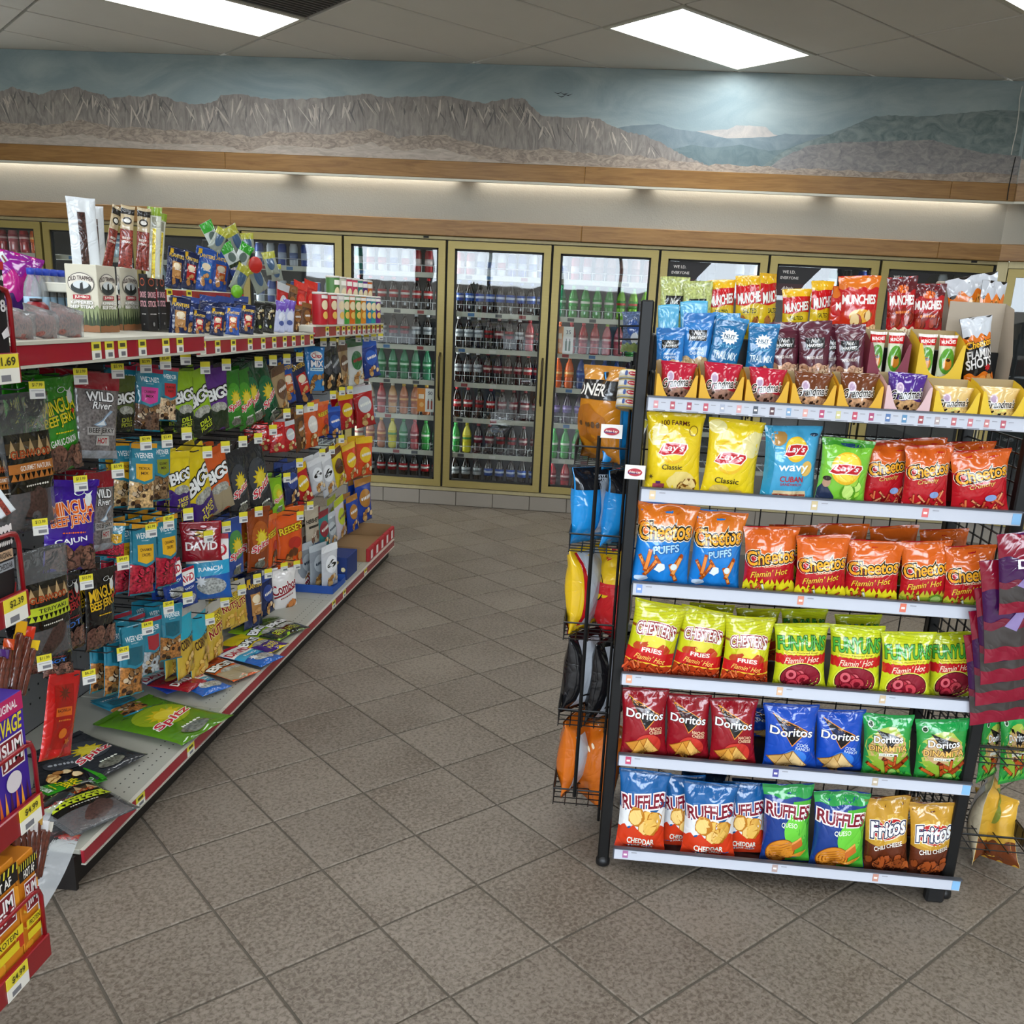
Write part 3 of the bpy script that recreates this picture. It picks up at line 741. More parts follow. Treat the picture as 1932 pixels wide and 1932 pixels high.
MB().box(0.075, .93, -.012, .045, z1+.005, zt0).build('head_panel', M['gold2'], wr)
MB().box(.10, .92, .021, .045, 1.68, 1.71).build('inner_shelf', M['cool_shelf'], wr)

# shelves and upright tubes
for k in range(NL, NR+1):
    xa, xb = door_x(k)+.03, door_x(k)+PITCH-.03
    for si, z in enumerate(SHZ):
        if si == 0: continue
        s_ = thing('cooler_shelf', 'cream wire shelf in the cooler, %s from below in door %s' % (ORD[si-1], ORD[k-NL]), 'shelf', ((xa+xb)/2, RYW+.1, z), 0, 'cooler shelves')
        hw = (xb-xa)/2
        MB().bbox(-hw, hw, -.02, -.008, -.034, .004, .002).build('price_channel', M['cool_shelf'], s_)
        m = MB()
        for q in range(13): m.box(-hw+q*2*hw/12-.002, -hw+q*2*hw/12+.002, -.008, .5, -.012, -.004)
        m.box(-hw, hw, .45, .46, -.02, -.012).box(-hw, hw, .0, .01, -.02, -.012)
        m.build('wire_deck', M['white_wire'], s_, kind='stuff')
        fr = MB(); pts = [(-hw, -.002, .055), (hw, -.002, .055)]
        fr.tube(pts, .0022, 5)
        for q in range(9): fr.tube([(-hw+q*2*hw/8, -.002, .0), (-hw+q*2*hw/8, -.002, .055)], .0022, 5)
        if -2 <= k <= 1: fr.build('front_fence', M['white_wire'], s_, kind='stuff')
        # little shelf tags
        rg = random.Random(k*10+si)
        for q in range(rg.randint(2, 4)):
            MB().box(0, .05, -.0215, -.0201, -.028, -.004, ['#3a3a3e', '#8a2a2a', '#3a6a9a', '#c9c6bd'][rg.randint(0, 3)]).build('shelf_tag', M['card'], s_, loc=(-hw+.05+q*.2+rg.uniform(0, .1), 0, 0))
    for sx in (0, 1):
        if sx == 1 and k != NR: continue
    lt = thing('cooler_lamp', 'upright light tube inside the cooler at the left of door %s' % ORD[k-NL], 'light', (door_x(k)+.0, RYW+.075, ZB+.05), 0, 'cooler lamps')
    MB().box(-.014, .014, -.012, 0, 0, 1.75).build('lamp_channel', M['cool_shelf'], lt)
    MB().lathe([(0, 0), (.010, 0), (.010, 1.7), (0, 1.7)], 8, c=(0, .014, .02)).build('tube', M['ctube'], lt, smooth=True)

# ------------------------------------------------------------------ bottles and cans
def bottle_meshes(liq, cap, label, band2=None, h=.232, r=.0355, cans=False, glassneck=False, lz=(.36, .60)):
    if cans:
        body = MB().lathe([(r*.8, 0), (r, .012), (r, h-.02), (r*.82, h-.004), (r*.8, h)], 16, col=label)
        if band2: body.lathe([(r*1.008, h*.3), (r*1.008, h*.62)], 16, col=band2)
        top = MB().lathe([(r*.78, h-.002), (r*.82, h+.002), (r*.8, h+.004), (0, h+.001)], 16, col='#b9bcc0')
        return [('can_body', body.mesh('can_body', M['plastic'], True)), ('lid', top.mesh('lid', M['plastic'], True))]
    p = [(r*.7, 0), (r*.98, .01), (r, .03), (r*.95, h*.22), (r*1.0, h*.34), (r*1.0, h*.60), (r*.95, h*.66), (r*.75, h*.77), (r*.42, h*.88), (r*.38, h*.93)]
    out = [('bottle_body', MB().lathe(p, 16).mesh('bottle_body', LIQ[liq], True))]
    out.append(('cap', MB().lathe([(r*.40, h*.92), (r*.41, h*.985), (r*.34, h), (0, h)], 12, col=cap).mesh('cap', M['plastic'], True)))
    lb = MB().lathe([(r*1.012, h*lz[0]), (r*1.012, h*lz[1])], 16, col=label)
    if band2: lb.lathe([(r*1.02, h*(lz[0]*.6+lz[1]*.4)), (r*1.02, h*(lz[0]*.3+lz[1]*.7))], 16, col=band2)
    out.append(('label', lb.mesh('label', M['plastic'], True)))
    return out
BK = {}
def bk(n, *a, desc='', **k): BK[n] = (bottle_meshes(*a, **k), desc, 'can' if k.get('cans') else 'bottle')
bk('coke', 'cola', '#b01822', '#a0141e', '#c9c4c0', desc='red-capped cola bottle')
bk('cokez', 'cola', '#141414', '#8c1620', '#1a1012', desc='black-capped cola bottle')
bk('diet', 'cola', '#cfd2d6', '#b9bcc0', '#6c7278', desc='silver-labelled cola bottle')
bk('pepper', 'cola', '#7e1a26', '#6e1422', '#b8a8a4', desc='maroon-labelled dark soda bottle')
bk('pepsi', 'cola', '#23408e', '#1f4aa0', '#c4cfe6', desc='blue-labelled cola bottle')
bk('sprite', 'sprite', '#2f8a55', '#1f7f4c', '#b9d8c4', desc='deep green soda bottle')
bk('dew', 'lime', '#2f8a35', '#3b9a2f', '#c23a2a', desc='bright lime soda bottle')
bk('green', 'green', '#2f9a3f', '#3aa048', '#d8dcd0', desc='light green soda bottle')
bk('lemon', 'yellow', '#c8b92a', '#d2c42c', '#3b8a3a', desc='yellow soda bottle')
bk('orange', 'orange', '#d65a1a', '#dd6a1e', '#f0c080', desc='orange soda bottle')
bk('red', 'red', '#b7283a', '#8f2030', '#d8b0b0', desc='red soda bottle')
bk('pink', 'pink', '#a9c04a', '#b04a58', '#e0c0c0', desc='pink bottle with lime cap')
bk('blue', 'blue', '#24407e', '#1d3f94', '#4a7ac0', desc='blue sports drink bottle')
bk('grape', 'purple', '#201a30', '#5c4a86', '#9a8ac0', desc='purple-labelled soda bottle')
bk('tea', 'amber', '#c9a23a', '#9c4a24', '#d8a060', desc='amber tea bottle')
bk('peach', 'tea', '#d8d0c0', '#b06a4a', '#e0b090', desc='peach tea bottle')
bk('pale', 'pale', '#d8d4c8', '#c3b8a0', '#8a3a30', desc='pale juice bottle')
bk('water', 'water', '#c8d4dc', '#6f94b0', '#e0e8ee', desc='clear water bottle')
bk('can_blue', 'clear', '', '#26408c', '#aab4cc', cans=True, h=.16, r=.032, desc='tall blue and silver can')
bk('can_silver', 'clear', '', '#b4bac2', '#5c70a0', cans=True, h=.16, r=.032, desc='tall silver can')
bk('can_white', 'clear', '', '#d2d6d8', '#a8332f', cans=True, h=.16, r=.032, desc='tall white can')
bk('can_teal', 'clear', '', '#1f7a68', '#d0e4e0', cans=True, h=.16, r=.032, desc='tall teal can')
bk('can_red', 'clear', '', '#9c2028', '#d0c0c0', cans=True, h=.16, r=.032, desc='tall red can')
bk('can_rose', 'clear', '', '#9a6e64', '#7a4a40', cans=True, h=.16, r=.032, desc='tall rose brown can')
bk('can_black', 'clear', '', '#26282c', '#54585e', cans=True, h=.16, r=.032, desc='tall black can')
DN = {-5: 'leftmost cooler', -4: 'cooler behind beef sticks', -3: 'cooler behind peanut bags', -2: 'cooler left of gondola end', -1: 'cooler right of gondola end', 0: 'middle cooler', 1: 'cooler beside chip rack', 2: 'first cooler behind chip rack', 3: 'second cooler behind chip rack', 4: 'third cooler behind chip rack'}
SN = ['bottom shelf', 'second shelf', 'third shelf', 'fourth shelf', 'fifth shelf', 'sixth shelf', 'top shelf']
def stock(k, si, kinds, n=None, xa=None, xb=None, back=0):
    xa = door_x(k)+.075 if xa is None else xa; xb = door_x(k)+PITCH-.075 if xb is None else xb
    n = n or len(kinds)
    for i in range(n):
        kn = kinds[i*len(kinds)//n] if len(kinds) != n else kinds[i]
        if kn is None: continue
        ms, desc, ct = BK[kn]
        x = xa+(xb-xa)*i/max(1, n-1)
        t = thing('soda_'+ct if ct == 'bottle' else 'drink_can', '%s, %s from left, %s, %s' % (desc, ORD[i], SN[si], DN[k]), ct, (x, RYW+.15, SHZ[si]+.0005), random.Random(i*7+si+k*31).uniform(-3, 3), 'drinks in the coolers')
        for nm, me in ms: link(nm, me, t)
o_, g_ = 'coke', 'sprite'
stock(-1, 0, ['diet', 'diet', 'coke', 'coke', 'coke', 'coke', 'coke', 'coke'])
stock(-1, 1, ['pale', 'tea', 'tea', 'lemon', 'sprite', 'red', 'green', 'sprite'])
stock(-1, 2, ['pale', 'pale', 'red', 'peach', 'tea', 'tea', 'tea', 'orange'])
stock(-1, 3, ['sprite']*8)
stock(-1, 4, ['diet']*3+['cokez']*2+['diet']*3)
stock(-1, 5, ['coke']*8)
stock(-1, 6, ['can_teal', 'can_white', 'can_white', 'can_silver', 'can_white', 'can_red', 'can_red', 'can_black'])
stock(0, 0, ['diet', 'diet', 'diet', 'pepsi', 'pepsi', 'pepsi', 'pepsi', 'pepsi'])
stock(0, 1, ['green', 'lemon', 'pepper', 'pepper', 'cokez', 'cokez', 'pepper', 'pepper'])
stock(0, 2, ['coke', 'coke', 'cokez', 'coke', 'pepper', 'pepper', 'pepper', 'pepper'])
stock(0, 3, ['diet', 'diet', 'diet', 'pepper', 'pepper', 'pepper', 'pepper', 'coke', 'coke'])
stock(0, 4, ['diet', 'diet', 'diet', 'cokez', 'pepper', 'cokez', 'diet', 'red', 'cokez'])
stock(0, 5, ['pepsi']*9)
stock(0, 6, ['can_red', 'can_red', 'can_silver', 'can_silver', 'can_white', 'can_blue', 'can_blue', 'can_silver', 'can_blue'])
stock(1, 0, ['red', 'red', 'coke', 'coke', 'red', 'red', 'coke'])
stock(1, 1, ['green']*8)
stock(1, 2, ['grape']*8)
stock(1, 3, ['orange', 'orange', 'blue', 'blue', 'blue', 'blue', 'grape', 'grape'])
stock(1, 4, ['orange', 'red', 'red', 'red', 'pink', 'pink', 'green', 'green'])
stock(1, 5, ['sprite', 'green', 'green', 'green', 'green', 'dew', 'dew', 'dew'])
stock(1, 6, ['can_silver', 'can_red', 'can_red', 'can_rose', 'can_rose', 'can_rose', 'can_rose', 'can_rose'])
stock(-2, 6, ['can_blue', 'can_silver']*4)
stock(-2, 5, ['can_silver', 'can_blue']*4)
stock(-2, 4, ['water']*7)
stock(-3, 6, ['can_black', None, None, None, 'can_black', None, None, None])
stock(-3, 5, ['water', None, 'water', None, 'water', 'water', None, 'water'])
stock(-4, 6, [None, 'water', 'water', None, 'water', None, 'water'])
stock(-4, 5, [None, 'water', 'water', 'water', None, 'water', 'water'])
stock(-5, 6, ['red', 'red', 'orange', 'red', 'pink', 'red', 'orange', 'red'])
stock(-5, 5, ['pale', 'pale', 'pale', 'pale', 'pale', 'peach', 'pale', 'pale'])
stock(2, 6, ['can_black', None, 'can_silver', 'can_black', None, 'can_silver', 'can_white'])
stock(3, 6, ['can_black', 'can_teal', 'can_black', 'can_black', 'can_teal', 'can_black', 'can_blue'])
stock(4, 6, ['can_black', 'can_white', 'can_silver', 'can_silver'])

# signs on the doors
def sign_card(name, label, x, z, W, H, draw, y=RYW-.032, cat='sign', base='#ffffff', rz=0, group=None):
    t = thing(name, label, cat, (x, y, z), rz, group)
    MB().box(-W/2, W/2, 0, .002, 0, H, base).build('card', M['card'], t)
    P = Print(flat_mapper(W, H), W, H); draw(P); decal(P, 'printed_front', t, M['card']); return t
def price_sign(txt):
    def d(P):
        P.rect(-1, -.1, 0, 1, '#d8842c', 1); P.rect(-.85, -.25, .55, .75, '#f3e2c6', 1); P.ell(-.5, .3, .25, .1, '#e8b36a')
        P.rect(-.1, 1, 0, 1, '#e8e8e4', 1); P.txt(txt, .45, .8, .24, '#1d2a4a', bold=.03)
        for u in (.25, .62):
            P.rect(u-.1, u+.1, .12, .48, '#3a5a3a' if txt == '35' else '#a3482c', 1); P.rect(u-.04, u+.04, .48, .56, '#2c2c2c', 1)
    return d
a = at(804, 755, Y=RYW+.06); sign_card('price_sign', 'orange and white price sign reading 50 beside the amber tea bottles', a[0], a[2]-.09, .14, .18, price_sign('50'), RYW+.062)
a = at(1064, 642, Y=RYW+.06); sign_card('price_sign', 'orange and white price sign reading 35 beside the red soda bottles', a[0], a[2]-.1, .14, .2, price_sign('35'), RYW+.062)
def age_sign(P):
    P.poly([(-1, 1), (1, 1), (.3, .42), (-.05, .0), (-1, 0)], '#19171a', 2); P.poly([(-1, .42), (.3, .42), (-.05, 0), (-1, 0)], '#3a1a20', 1)
    P.txt('WE I.D.', -.5, .82, .30, '#cfcac6', bold=.03); P.txt('EVERYONE', -.45, .62, .42, '#cfcac6', bold=.03); P.txt('Altria', -.5, .26, .28, '#d8cfca', shear=.3, bold=.03)
for k in (2, 3, 4):
    m = MB().poly([(-.15, .20), (.15, .20), (.045, .084), (-.0075, 0), (-.15, 0)][::-1], 0, .0012, '#19171a')
    c_ = m.build('age_sign', M['card'], DOOR[k], loc=(-.165, -.0065, 1.705)); c_['label'] = 'black triangular age check sign'
    P = Print(flat_mapper(.30, .20), .30, .20); age_sign(P); decal(P, 'printed_front', c_, M['card'])
# small brand plates on the head rail
for px in (804, 1838):
    a = at(px, 447 if px < 1000 else 494, Y=RYW-.013); MB().box(-.02, .02, 0, .002, -.007, .007).build('head_plate', M['gasket'], cooler, loc=(a[0], RYW-.0145, a[2]))
# ------------------------------------------------------------------ gondola shelving on the left
GX, GY0, GY1, GJ = -1.28, 2.0, 5.47, (2.9, 4.185)
BX = -1.80                                        # face of the pegboard
gon = thing('gondola', 'long double gondola shelving unit with red price channels left of the aisle', 'shelving', (GX, GY0, 0))
def G(mb, nm, m, **k): return mb.build(nm, m, gon, loc=(-GX, -GY0, 0), **k)
ys = [GY0, GJ[0], GJ[1], GY1]
for i in range(3):
    a, b = ys[i]+.0015, ys[i+1]-.0015
    G(MB().bbox(BX, GX, a, b, .098, .113, .002), 'base_deck', M['deck'])
    G(MB().box(BX+.02, GX-.025, a, b, 0, .097), 'kick_plate', M['kick'])
    G(MB().bbox(GX+.0005, GX+.010, a, b, .0735, .1125, .002), 'price_channel', M['red_strip'])
    G(MB().box(GX+.0005, GX+.0125, a, b, .1127, .1145), 'channel_edge', M['cream_metal'])
    G(MB().box(GX+.0005, GX+.0125, a, b, .0695, .0732), 'channel_edge', M['cream_metal'])
    G(MB().box(BX-.02, BX, a, b, .115, 1.33), 'pegboard', M['pegboard'])
    m = MB(); rows = 0
    y = a+.03
    while y < b-.02:
        for r_ in (0, 1): m.box(GX-.075+r_*.035, GX-.071+r_*.035, y+r_*.012, y+.005+r_*.012, .1131, .1134)
        y += .028
    G(m, 'deck_holes', M['hole'], kind='stuff')
    m = MB(); z = .2
    while z < 1.3:
        y = a+.02
        while y < b-.02: m.box(BX, BX+.0006, y, y+.007, z, z+.007); y += .05
        z += .05
    G(m, 'pegboard_holes', M['hole'], kind='stuff')
for y in (GY0, GJ[0], GJ[1], GY1-.03): G(MB().bbox(BX-.035, BX-.021, y, y+.03, 0, 1.36, .003), 'upright', M['wire_grey'])
G(MB().box(BX-.55, BX-.05, GY0, GY1, .0, .11), 'rear_base', M['kick'])
G(MB().box(BX-.05, GX-.01, GY0-.012, GY0-.001, 0, .097), 'end_cap', M['kick'])

# top shelves with red ticket strips
def top_shelf(y0, y1, x0, zt, depth, tags, tilt=True, lab=''):
    G(MB().bbox(x0-depth, x0, y0, y1, zt-.03, zt, .003), 'shelf_board', M['cream_metal'])
    G(MB().box(x0+.001, x0+.010, y0, y1, zt-.048, zt-.006), 'price_channel', M['red_strip'])
    G(MB().box(x0+.001, x0+.013, y0, y1, zt-.0055, zt+.002), 'channel_edge', M['cream_metal'])
    G(MB().box(x0+.001, x0+.013, y0, y1, zt-.055, zt-.0485), 'channel_edge', M['cream_metal'])
    for px in tags:
        p = at(px, 640, X=x0); ticket(p[1], x0+.0112, zt-.048)
def ticket(y, x, z, w=.042, h=.043):
    m = MB().box(x, x+.001, y-w/2, y+w/2, z, z+h*.5, '#e6e4da'); m.box(x, x+.001, y-w/2, y+w/2, z+h*.5, z+h, '#e0d23c')
    m.box(x+.001, x+.0013, y-w*.3, y+w*.3, z+h*.62, z+h*.85, '#4a4520'); m.box(x+.001, x+.0013, y-w*.2, y+w*.3, z+h*.1, z+h*.35, '#6a6a70')
    return G(m, 'price_ticket', M['card'])
TS1, TS2, TS3 = 1.386, at(590, 652, X=-1.35)[2]+.055, at(700, 618, X=-1.35)[2]+.02
top_shelf(1.86, 2.865, GX, TS1, .80, (172, 197, 222, 260, 305, 332))
top_shelf(2.98, 4.17, -1.35, TS2, .44, (376, 404, 434, 466, 491, 512, 532, 549, 566, 583))
top_shelf(4.19, 5.44, -1.35, TS3, .44, ())
for px in (613, 633, 644, 654, 664, 674, 683, 692, 701, 709, 717): ticket(at(px, 620, X=-1.35)[1], -1.3388, TS3-.048, .05)
# raised back tier with its own red strip
RZ2 = at(375, 548, X=-1.58)[2]
G(MB().bbox(-1.85, -1.58, 2.98, 3.95, RZ2-.03, RZ2, .003), 'riser_board', M['cream_metal'])
G(MB().box(-1.85, -1.84, 2.98, 3.95, TS2, RZ2-.03), 'riser_back', M['dark_panel'])
G(MB().box(-1.579, -1.57, 2.98, 3.95, RZ2-.045, RZ2-.004), 'price_channel', M['red_strip'])
for px in (319, 356): ticket(at(px, 548, X=-1.57)[1], -1.5695, RZ2-.044)
for (a, b, z) in ((2.0, 2.9, TS1-.03), (2.98, 4.17, TS2-.03), (4.19, 5.44, TS3-.03)):
    for y in (a+.02, b-.02): G(MB().poly([(-1.80, z), (-1.40, z), (-1.80, z-.13)], y-.003, y+.003), 'shelf_bracket', M['dark_panel'])
for z in (1.32, 1.295): G(MB().tube([(-1.6, 2.02, z), (-1.6, 2.85, z)], .004, 6), 'cross_bar', M['wire_grey'])

# peg hooks, each with a price ticket on its tip
TX = -1.40
def hook(px, py, w=.036, h=.042, x=TX, price=None):
    p = at(px, py, X=x)
    m = MB().tube([(BX, p[1], p[2]+.02), (x-.012, p[1], p[2]+.02), (x-.006, p[1], p[2]+.028)], .0025, 5)
    m.tube([(BX, p[1], p[2]-.002), (x-.05, p[1], p[2]-.002), (x-.03, p[1], p[2]+.005)], .0022, 5)
    hk = link('peg_hook', m.mesh('peg_hook', M['wire_grey'], True), gon, (-GX, -GY0, 0))
    t = MB().box(-w/2, w/2, -.0012, 0, -h/2, h*.08, '#d9d8d2').box(-w/2, w/2, -.0012, 0, h*.08, h/2, '#ddd02e')
    t.box(-w*.15, w*.4, -.0016, -.0012, -h*.38, -h*.18, '#77777c'); t.box(-w*.4, w*.4, -.0016, -.0012, -h*.06, -h*.01, '#a9a9a6')
    tk = t.build('price_ticket', M['card'], hk, loc=(p[0], p[1], p[2]), rot=(0, 0, pi/2-radians(38)))
    if price:
        P = Print(flat_mapper(w, h, -.0012, 0, -h/2), w, h); P.base = .0002; P.txt(price, .05, .8, .66, '#2b2a10', h=.22, bold=.02)
        o = decal(P, 'price', None, M['card']); tk.data.materials[0] = M['card']
        # lettering joins the ticket mesh
        bm = o.data; me = tk.data; n0 = len(me.vertices)
        v = [tuple(x.co) for x in me.vertices]+[tuple(x.co) for x in bm.vertices]
        mm = MB(); mm.v = v; mm.f = [tuple(q.vertices) for q in me.polygons]+[tuple(n0+i for i in q.vertices) for q in bm.polygons]
        mm.c = t.c+['#2b2a10']*len(bm.polygons); mm.m = [0]*len(mm.f)
        tk.data = mm.mesh('price_ticket', M['card']); bpy.data.objects.remove(o)
HOOKS = [(70, 736, '$17.99'), (152, 710, '$13.99'), (222, 700, '$5.99'), (275, 690, '$2.99'), (312, 684, '$2.49'), (350, 676), (387, 694), (427, 688), (488, 683), (515, 680), (541, 677), (565, 674), (610, 645), (628, 645), (645, 643), (676, 638), (691, 637), (705, 636), (718, 635),
         (222, 888, '$5.99'), (152, 912, '$13.99'), (275, 836, '$2.99'), (315, 832, '$2.49'), (352, 818), (391, 853), (425, 843), (458, 833), (487, 827), (515, 811), (541, 780), (565, 773), (586, 768), (645, 738), (660, 736), (628, 745),
         (76, 994, '$13.99'), (163, 1098, '$10.99'), (232, 1062, '$4.69'), (285, 1001, '$2.99'), (318, 985, '$2.49'), (355, 970), (393, 1012), (427, 994), (459, 976), (488, 965), (541, 901), (565, 873), (608, 855), (626, 849), (644, 828),
         (84, 1250, '$11.99'), (168, 1277, '$6.29'), (232, 1233, '$6.29'), (278, 1185, '$4.99'), (318, 1146, '$2.49'), (354, 1128), (396, 1168), (424, 1135), (456, 1113), (485, 1092), (506, 1082), (536, 1070), (560, 1066), (585, 954), (566, 973)]
for h in HOOKS: hook(h[0], h[1], price=h[2] if len(h) > 2 else None)
# tickets along the base channel
for px, py in ((360, 1410), (265, 1505), (630, 1135), (650, 1112), (690, 1078)):
    p = at(px, py, X=GX+.011); ticket(p[1], GX+.0105, .0745, .05, .036)

# ------------------------------------------------------------------ red wire rack at the left picture edge
EX, EY0, EY1 = -1.0, .95, 1.455
red = thing('wire_display_rack', 'red wire snack stick rack cut off by the left picture edge', 'rack', (EX, EY1, 0))
def Rk(mb, nm, m, **k): return mb.build(nm, m, red, loc=(-EX, -EY1, 0), **k)
EZ = [.262, .552, .94, 1.345]
EYS = [1.445, 1.468, 1.487, 1.527]      # the upper shelves reach a little farther
for k, z in enumerate(EZ):
    ey = EYS[k]
    Rk(MB().bbox(EX-.012, EX, EY0, ey, z, z+.05, .002), 'price_channel', M['red_metal'])
    Rk(MB().bbox(EX-.3, EX-.013, EY0, ey, z+.004, z+.010, .002), 'shelf_tray', M['red_metal'])
    Rk(MB().bbox(EX-.3, EX-.013, ey-.006, ey, z+.011, z+.03, .002), 'tray_side', M['red_metal'])
    h = .105
    Rk(MB().tube([(EX-.006, EY0, z+.05), (EX-.006, EY0, z+.05+h), (EX-.006, ey-.03, z+.05+h), (EX-.006, ey-.012, z+.045+h), (EX-.006, ey-.006, z+.03+h), (EX-.006, ey-.006, z+.05)], .0042, 8), 'front_guard', M['red_metal'], smooth=True)
    Rk(MB().tube([(EX-.01, ey-.006, z+.045+h), (EX-.16, ey-.006, z+.045+h), (EX-.27, ey-.006, z+.045+h)], .0042, 8), 'side_guard', M['red_metal'], smooth=True)
for y in (EY0+.02, EY1-.03): Rk(MB().bbox(EX-.33, EX-.301, y, y+.025, 0, 1.62, .004), 'upright', M['red_metal'])
for y in (EY0+.02, EY1-.03): Rk(MB().bbox(EX-.301, EX-.03, y, y+.025, 0, .03, .004), 'foot', M['red_metal'])
def rticket(y, z, txt):
    w, h = .062, .048
    t = MB().box(0, .0012, -w/2, w/2, 0, h*.52, '#e6e4da').box(0, .0012, -w/2, w/2, h*.52, h, '#e6d43a')
    t.box(.0012, .0015, -w*.3, w*.1, h*.08, h*.3, '#77777c')
    o = t.build('price_ticket', M['card'], red, loc=(EX+.0005-EX, y-EY1, z+.001))
    P = Print(lambda u, v, l: np.stack([np.full_like(u, .0012+l), u*w/2, v*h], 1), w, h); P.txt(txt, .05, .76, .6, '#3a3510', h=.28, bold=.03)
    decal(P, 'price', o, M['card'])
rticket(1.488, EZ[3], '1.69'); rticket(1.445, EZ[2], '$2.39'); rticket(1.425, EZ[1], '$4.99'); rticket(1.34, EZ[0], '$4.99'); rticket(1.3, EZ[1], '$2.39')

# ------------------------------------------------------------------ chip rack on the right
rack = thing('chip_rack', 'black wire chip rack with six white-labelled shelves standing on the tiles', 'rack', (.55, 2.5, 0))
def K(mb, nm, m, **k): return mb.build(nm, m, rack, loc=(-.55, -2.5, 0), **k)
KY0, KY1 = 2.33, 2.78
LIPS = [(1.324, .088, 1.02), (1.10, .09, 1.005), (.856, .089, 1.0), (.607, .080, 1.0), (.373, .090, 1.012), (.087, .098, 1.034)]
LH = .036
for i, (z, x0, x1) in enumerate(LIPS):
    K(MB().bbox(x0+.02, x1-.03, KY0-.03, KY1, z-.038, z-.030, .002), 'shelf', M['wire_black'])
    K(MB().bbox(x0, x1, KY0-.040, KY0-.032, z-LH, z-.004, .001), 'label_strip', M['white_strip'])
    K(MB().box(x0-.002, x1+.002, KY0-.043, KY0-.030, z-.0038, z), 'lip_edge', M['grey_lip'])
    K(MB().box(x0-.003, x0-.0005, KY0-.041, KY0-.030, z-LH, z-.005), 'strip_end', M['grey_lip'])
    if i in (1, 4, 5): K(MB().box(x1-.022, x1-.002, KY0-.0412, KY0-.0402, z-LH+.003, z-.006, '#7fb0d8'), 'blue_tab', M['card'])
for x in (.070, 1.015):
    for y in (KY0+.01, KY1-.02):
        hgt = 1.545
        K(MB().bbox(x-.016, x+.016, y-.012, y+.02, .012 if x < .5 else .03, hgt, .004), 'post', M['wire_black'])
        K(MB().lathe([(.015, 0), (.02, .004), (.02, .018), (.012, .03)], 12, c=(x, y, .0)), 'foot', M['black_plastic'], smooth=True)
# lower front foot under the right end
K(MB().bbox(.955, 1.005, KY0-.03, KY0-.0, 0, .045, .006), 'caster', M['black_plastic'])
# wire side panels and back panel
def mesh_panel(nm, pts_fn, na, nb, r=.0022):
    m = MB()
    for i in range(na+1): m.tube([pts_fn(i/na, 0), pts_fn(i/na, 1)], r, 5)
    for j in range(nb+1): m.tube([pts_fn(0, j/nb), pts_fn(1, j/nb)], r, 5)
    K(m, nm, M['wire_black'], kind='stuff')
mesh_panel('side_mesh', lambda a, b: (.070, KY0+.03+a*(KY1-KY0-.06), .06+b*1.45), 5, 22)
mesh_panel('side_mesh', lambda a, b: (1.015, KY0+.03+a*(KY1-KY0-.06), .06+b*1.20), 7, 34, .0026)
mesh_panel('back_mesh', lambda a, b: (.09+a*.91, KY1, .06+b*1.22), 12, 16)
# price pictures on the label strips (small bag pictures with a line of type)
ICON = {0: [(1233+i*31.5, ['#d8949a', '#b5525e', '#a5485e', '#c05868', '#aab0c0', '#d8a0a0', '#4a525e', '#5a3a40', '#88a8c8', '#e0a8a0', '#b84a70', '#cfc890', '#c04a60', '#a84a70', '#5a78a8', '#5a8ab0', '#a04a50', '#b0a0a0', '#c06a70', '#c87880', '#c88080', '#b85a68'][i]) for i in range(22)],
        1: [(1225, '#e0c8a0'), (1533, '#cdb98c'), (1745, '#d86a6a')], 2: [(1200, '#7a9ad8'), (1507, '#d88a70'), (1703, '#d8705a')],
        3: [(1181, '#e8a080'), (1468, '#d8b090'), (1665, '#c8b090')], 4: [(1180, '#c04a6a'), (1461, '#4a4a90'), (1652, '#b8a890')], 5: [(1175, '#a86a98'), (1461, '#b09890'), (1655, '#c08a78')]}
for i, L in ICON.items():
    z, x0, x1 = LIPS[i]
    for px, c in L:
        py = {0: 765, 1: 935, 2: 1115, 3: 1285, 4: 1435, 5: 1605}[i]
        x = at(px, py, Y=KY0-.04)[0]; w, h = (.011, .018) if i == 0 else (.015, .022)
        m = MB().box(x, x+w, KY0-.0412, KY0-.0402, z-LH+.007, z-LH+.007+h, c).box(x+w*.2, x+w*.8, KY0-.0414, KY0-.0412, z-LH+.007+h*.35, z-LH+.007+h*.6, '#f0e8e0')
        m.box(x+w*1.6, x+w*2.6, KY0-.0412, KY0-.0402, z-LH+.007+h*.75, z-LH+.007+h*.85, '#9a9aa2')
        if i == 0: m.box(x, x+w*2.6, KY0-.0412, KY0-.0402, z-LH+.002, z-LH+.0032, '#5a5a60')
        K(m, 'shelf_tag', M['card'])
# stepped risers on the top shelf
K(MB().bbox(.10, .985, KY0+.10, KY0+.21, 1.294, 1.372, .003), 'riser_step', M['wire_black'])
K(MB().bbox(.10, .985, KY0+.215, KY1, 1.294, 1.462, .003), 'riser_step', M['wire_black'])

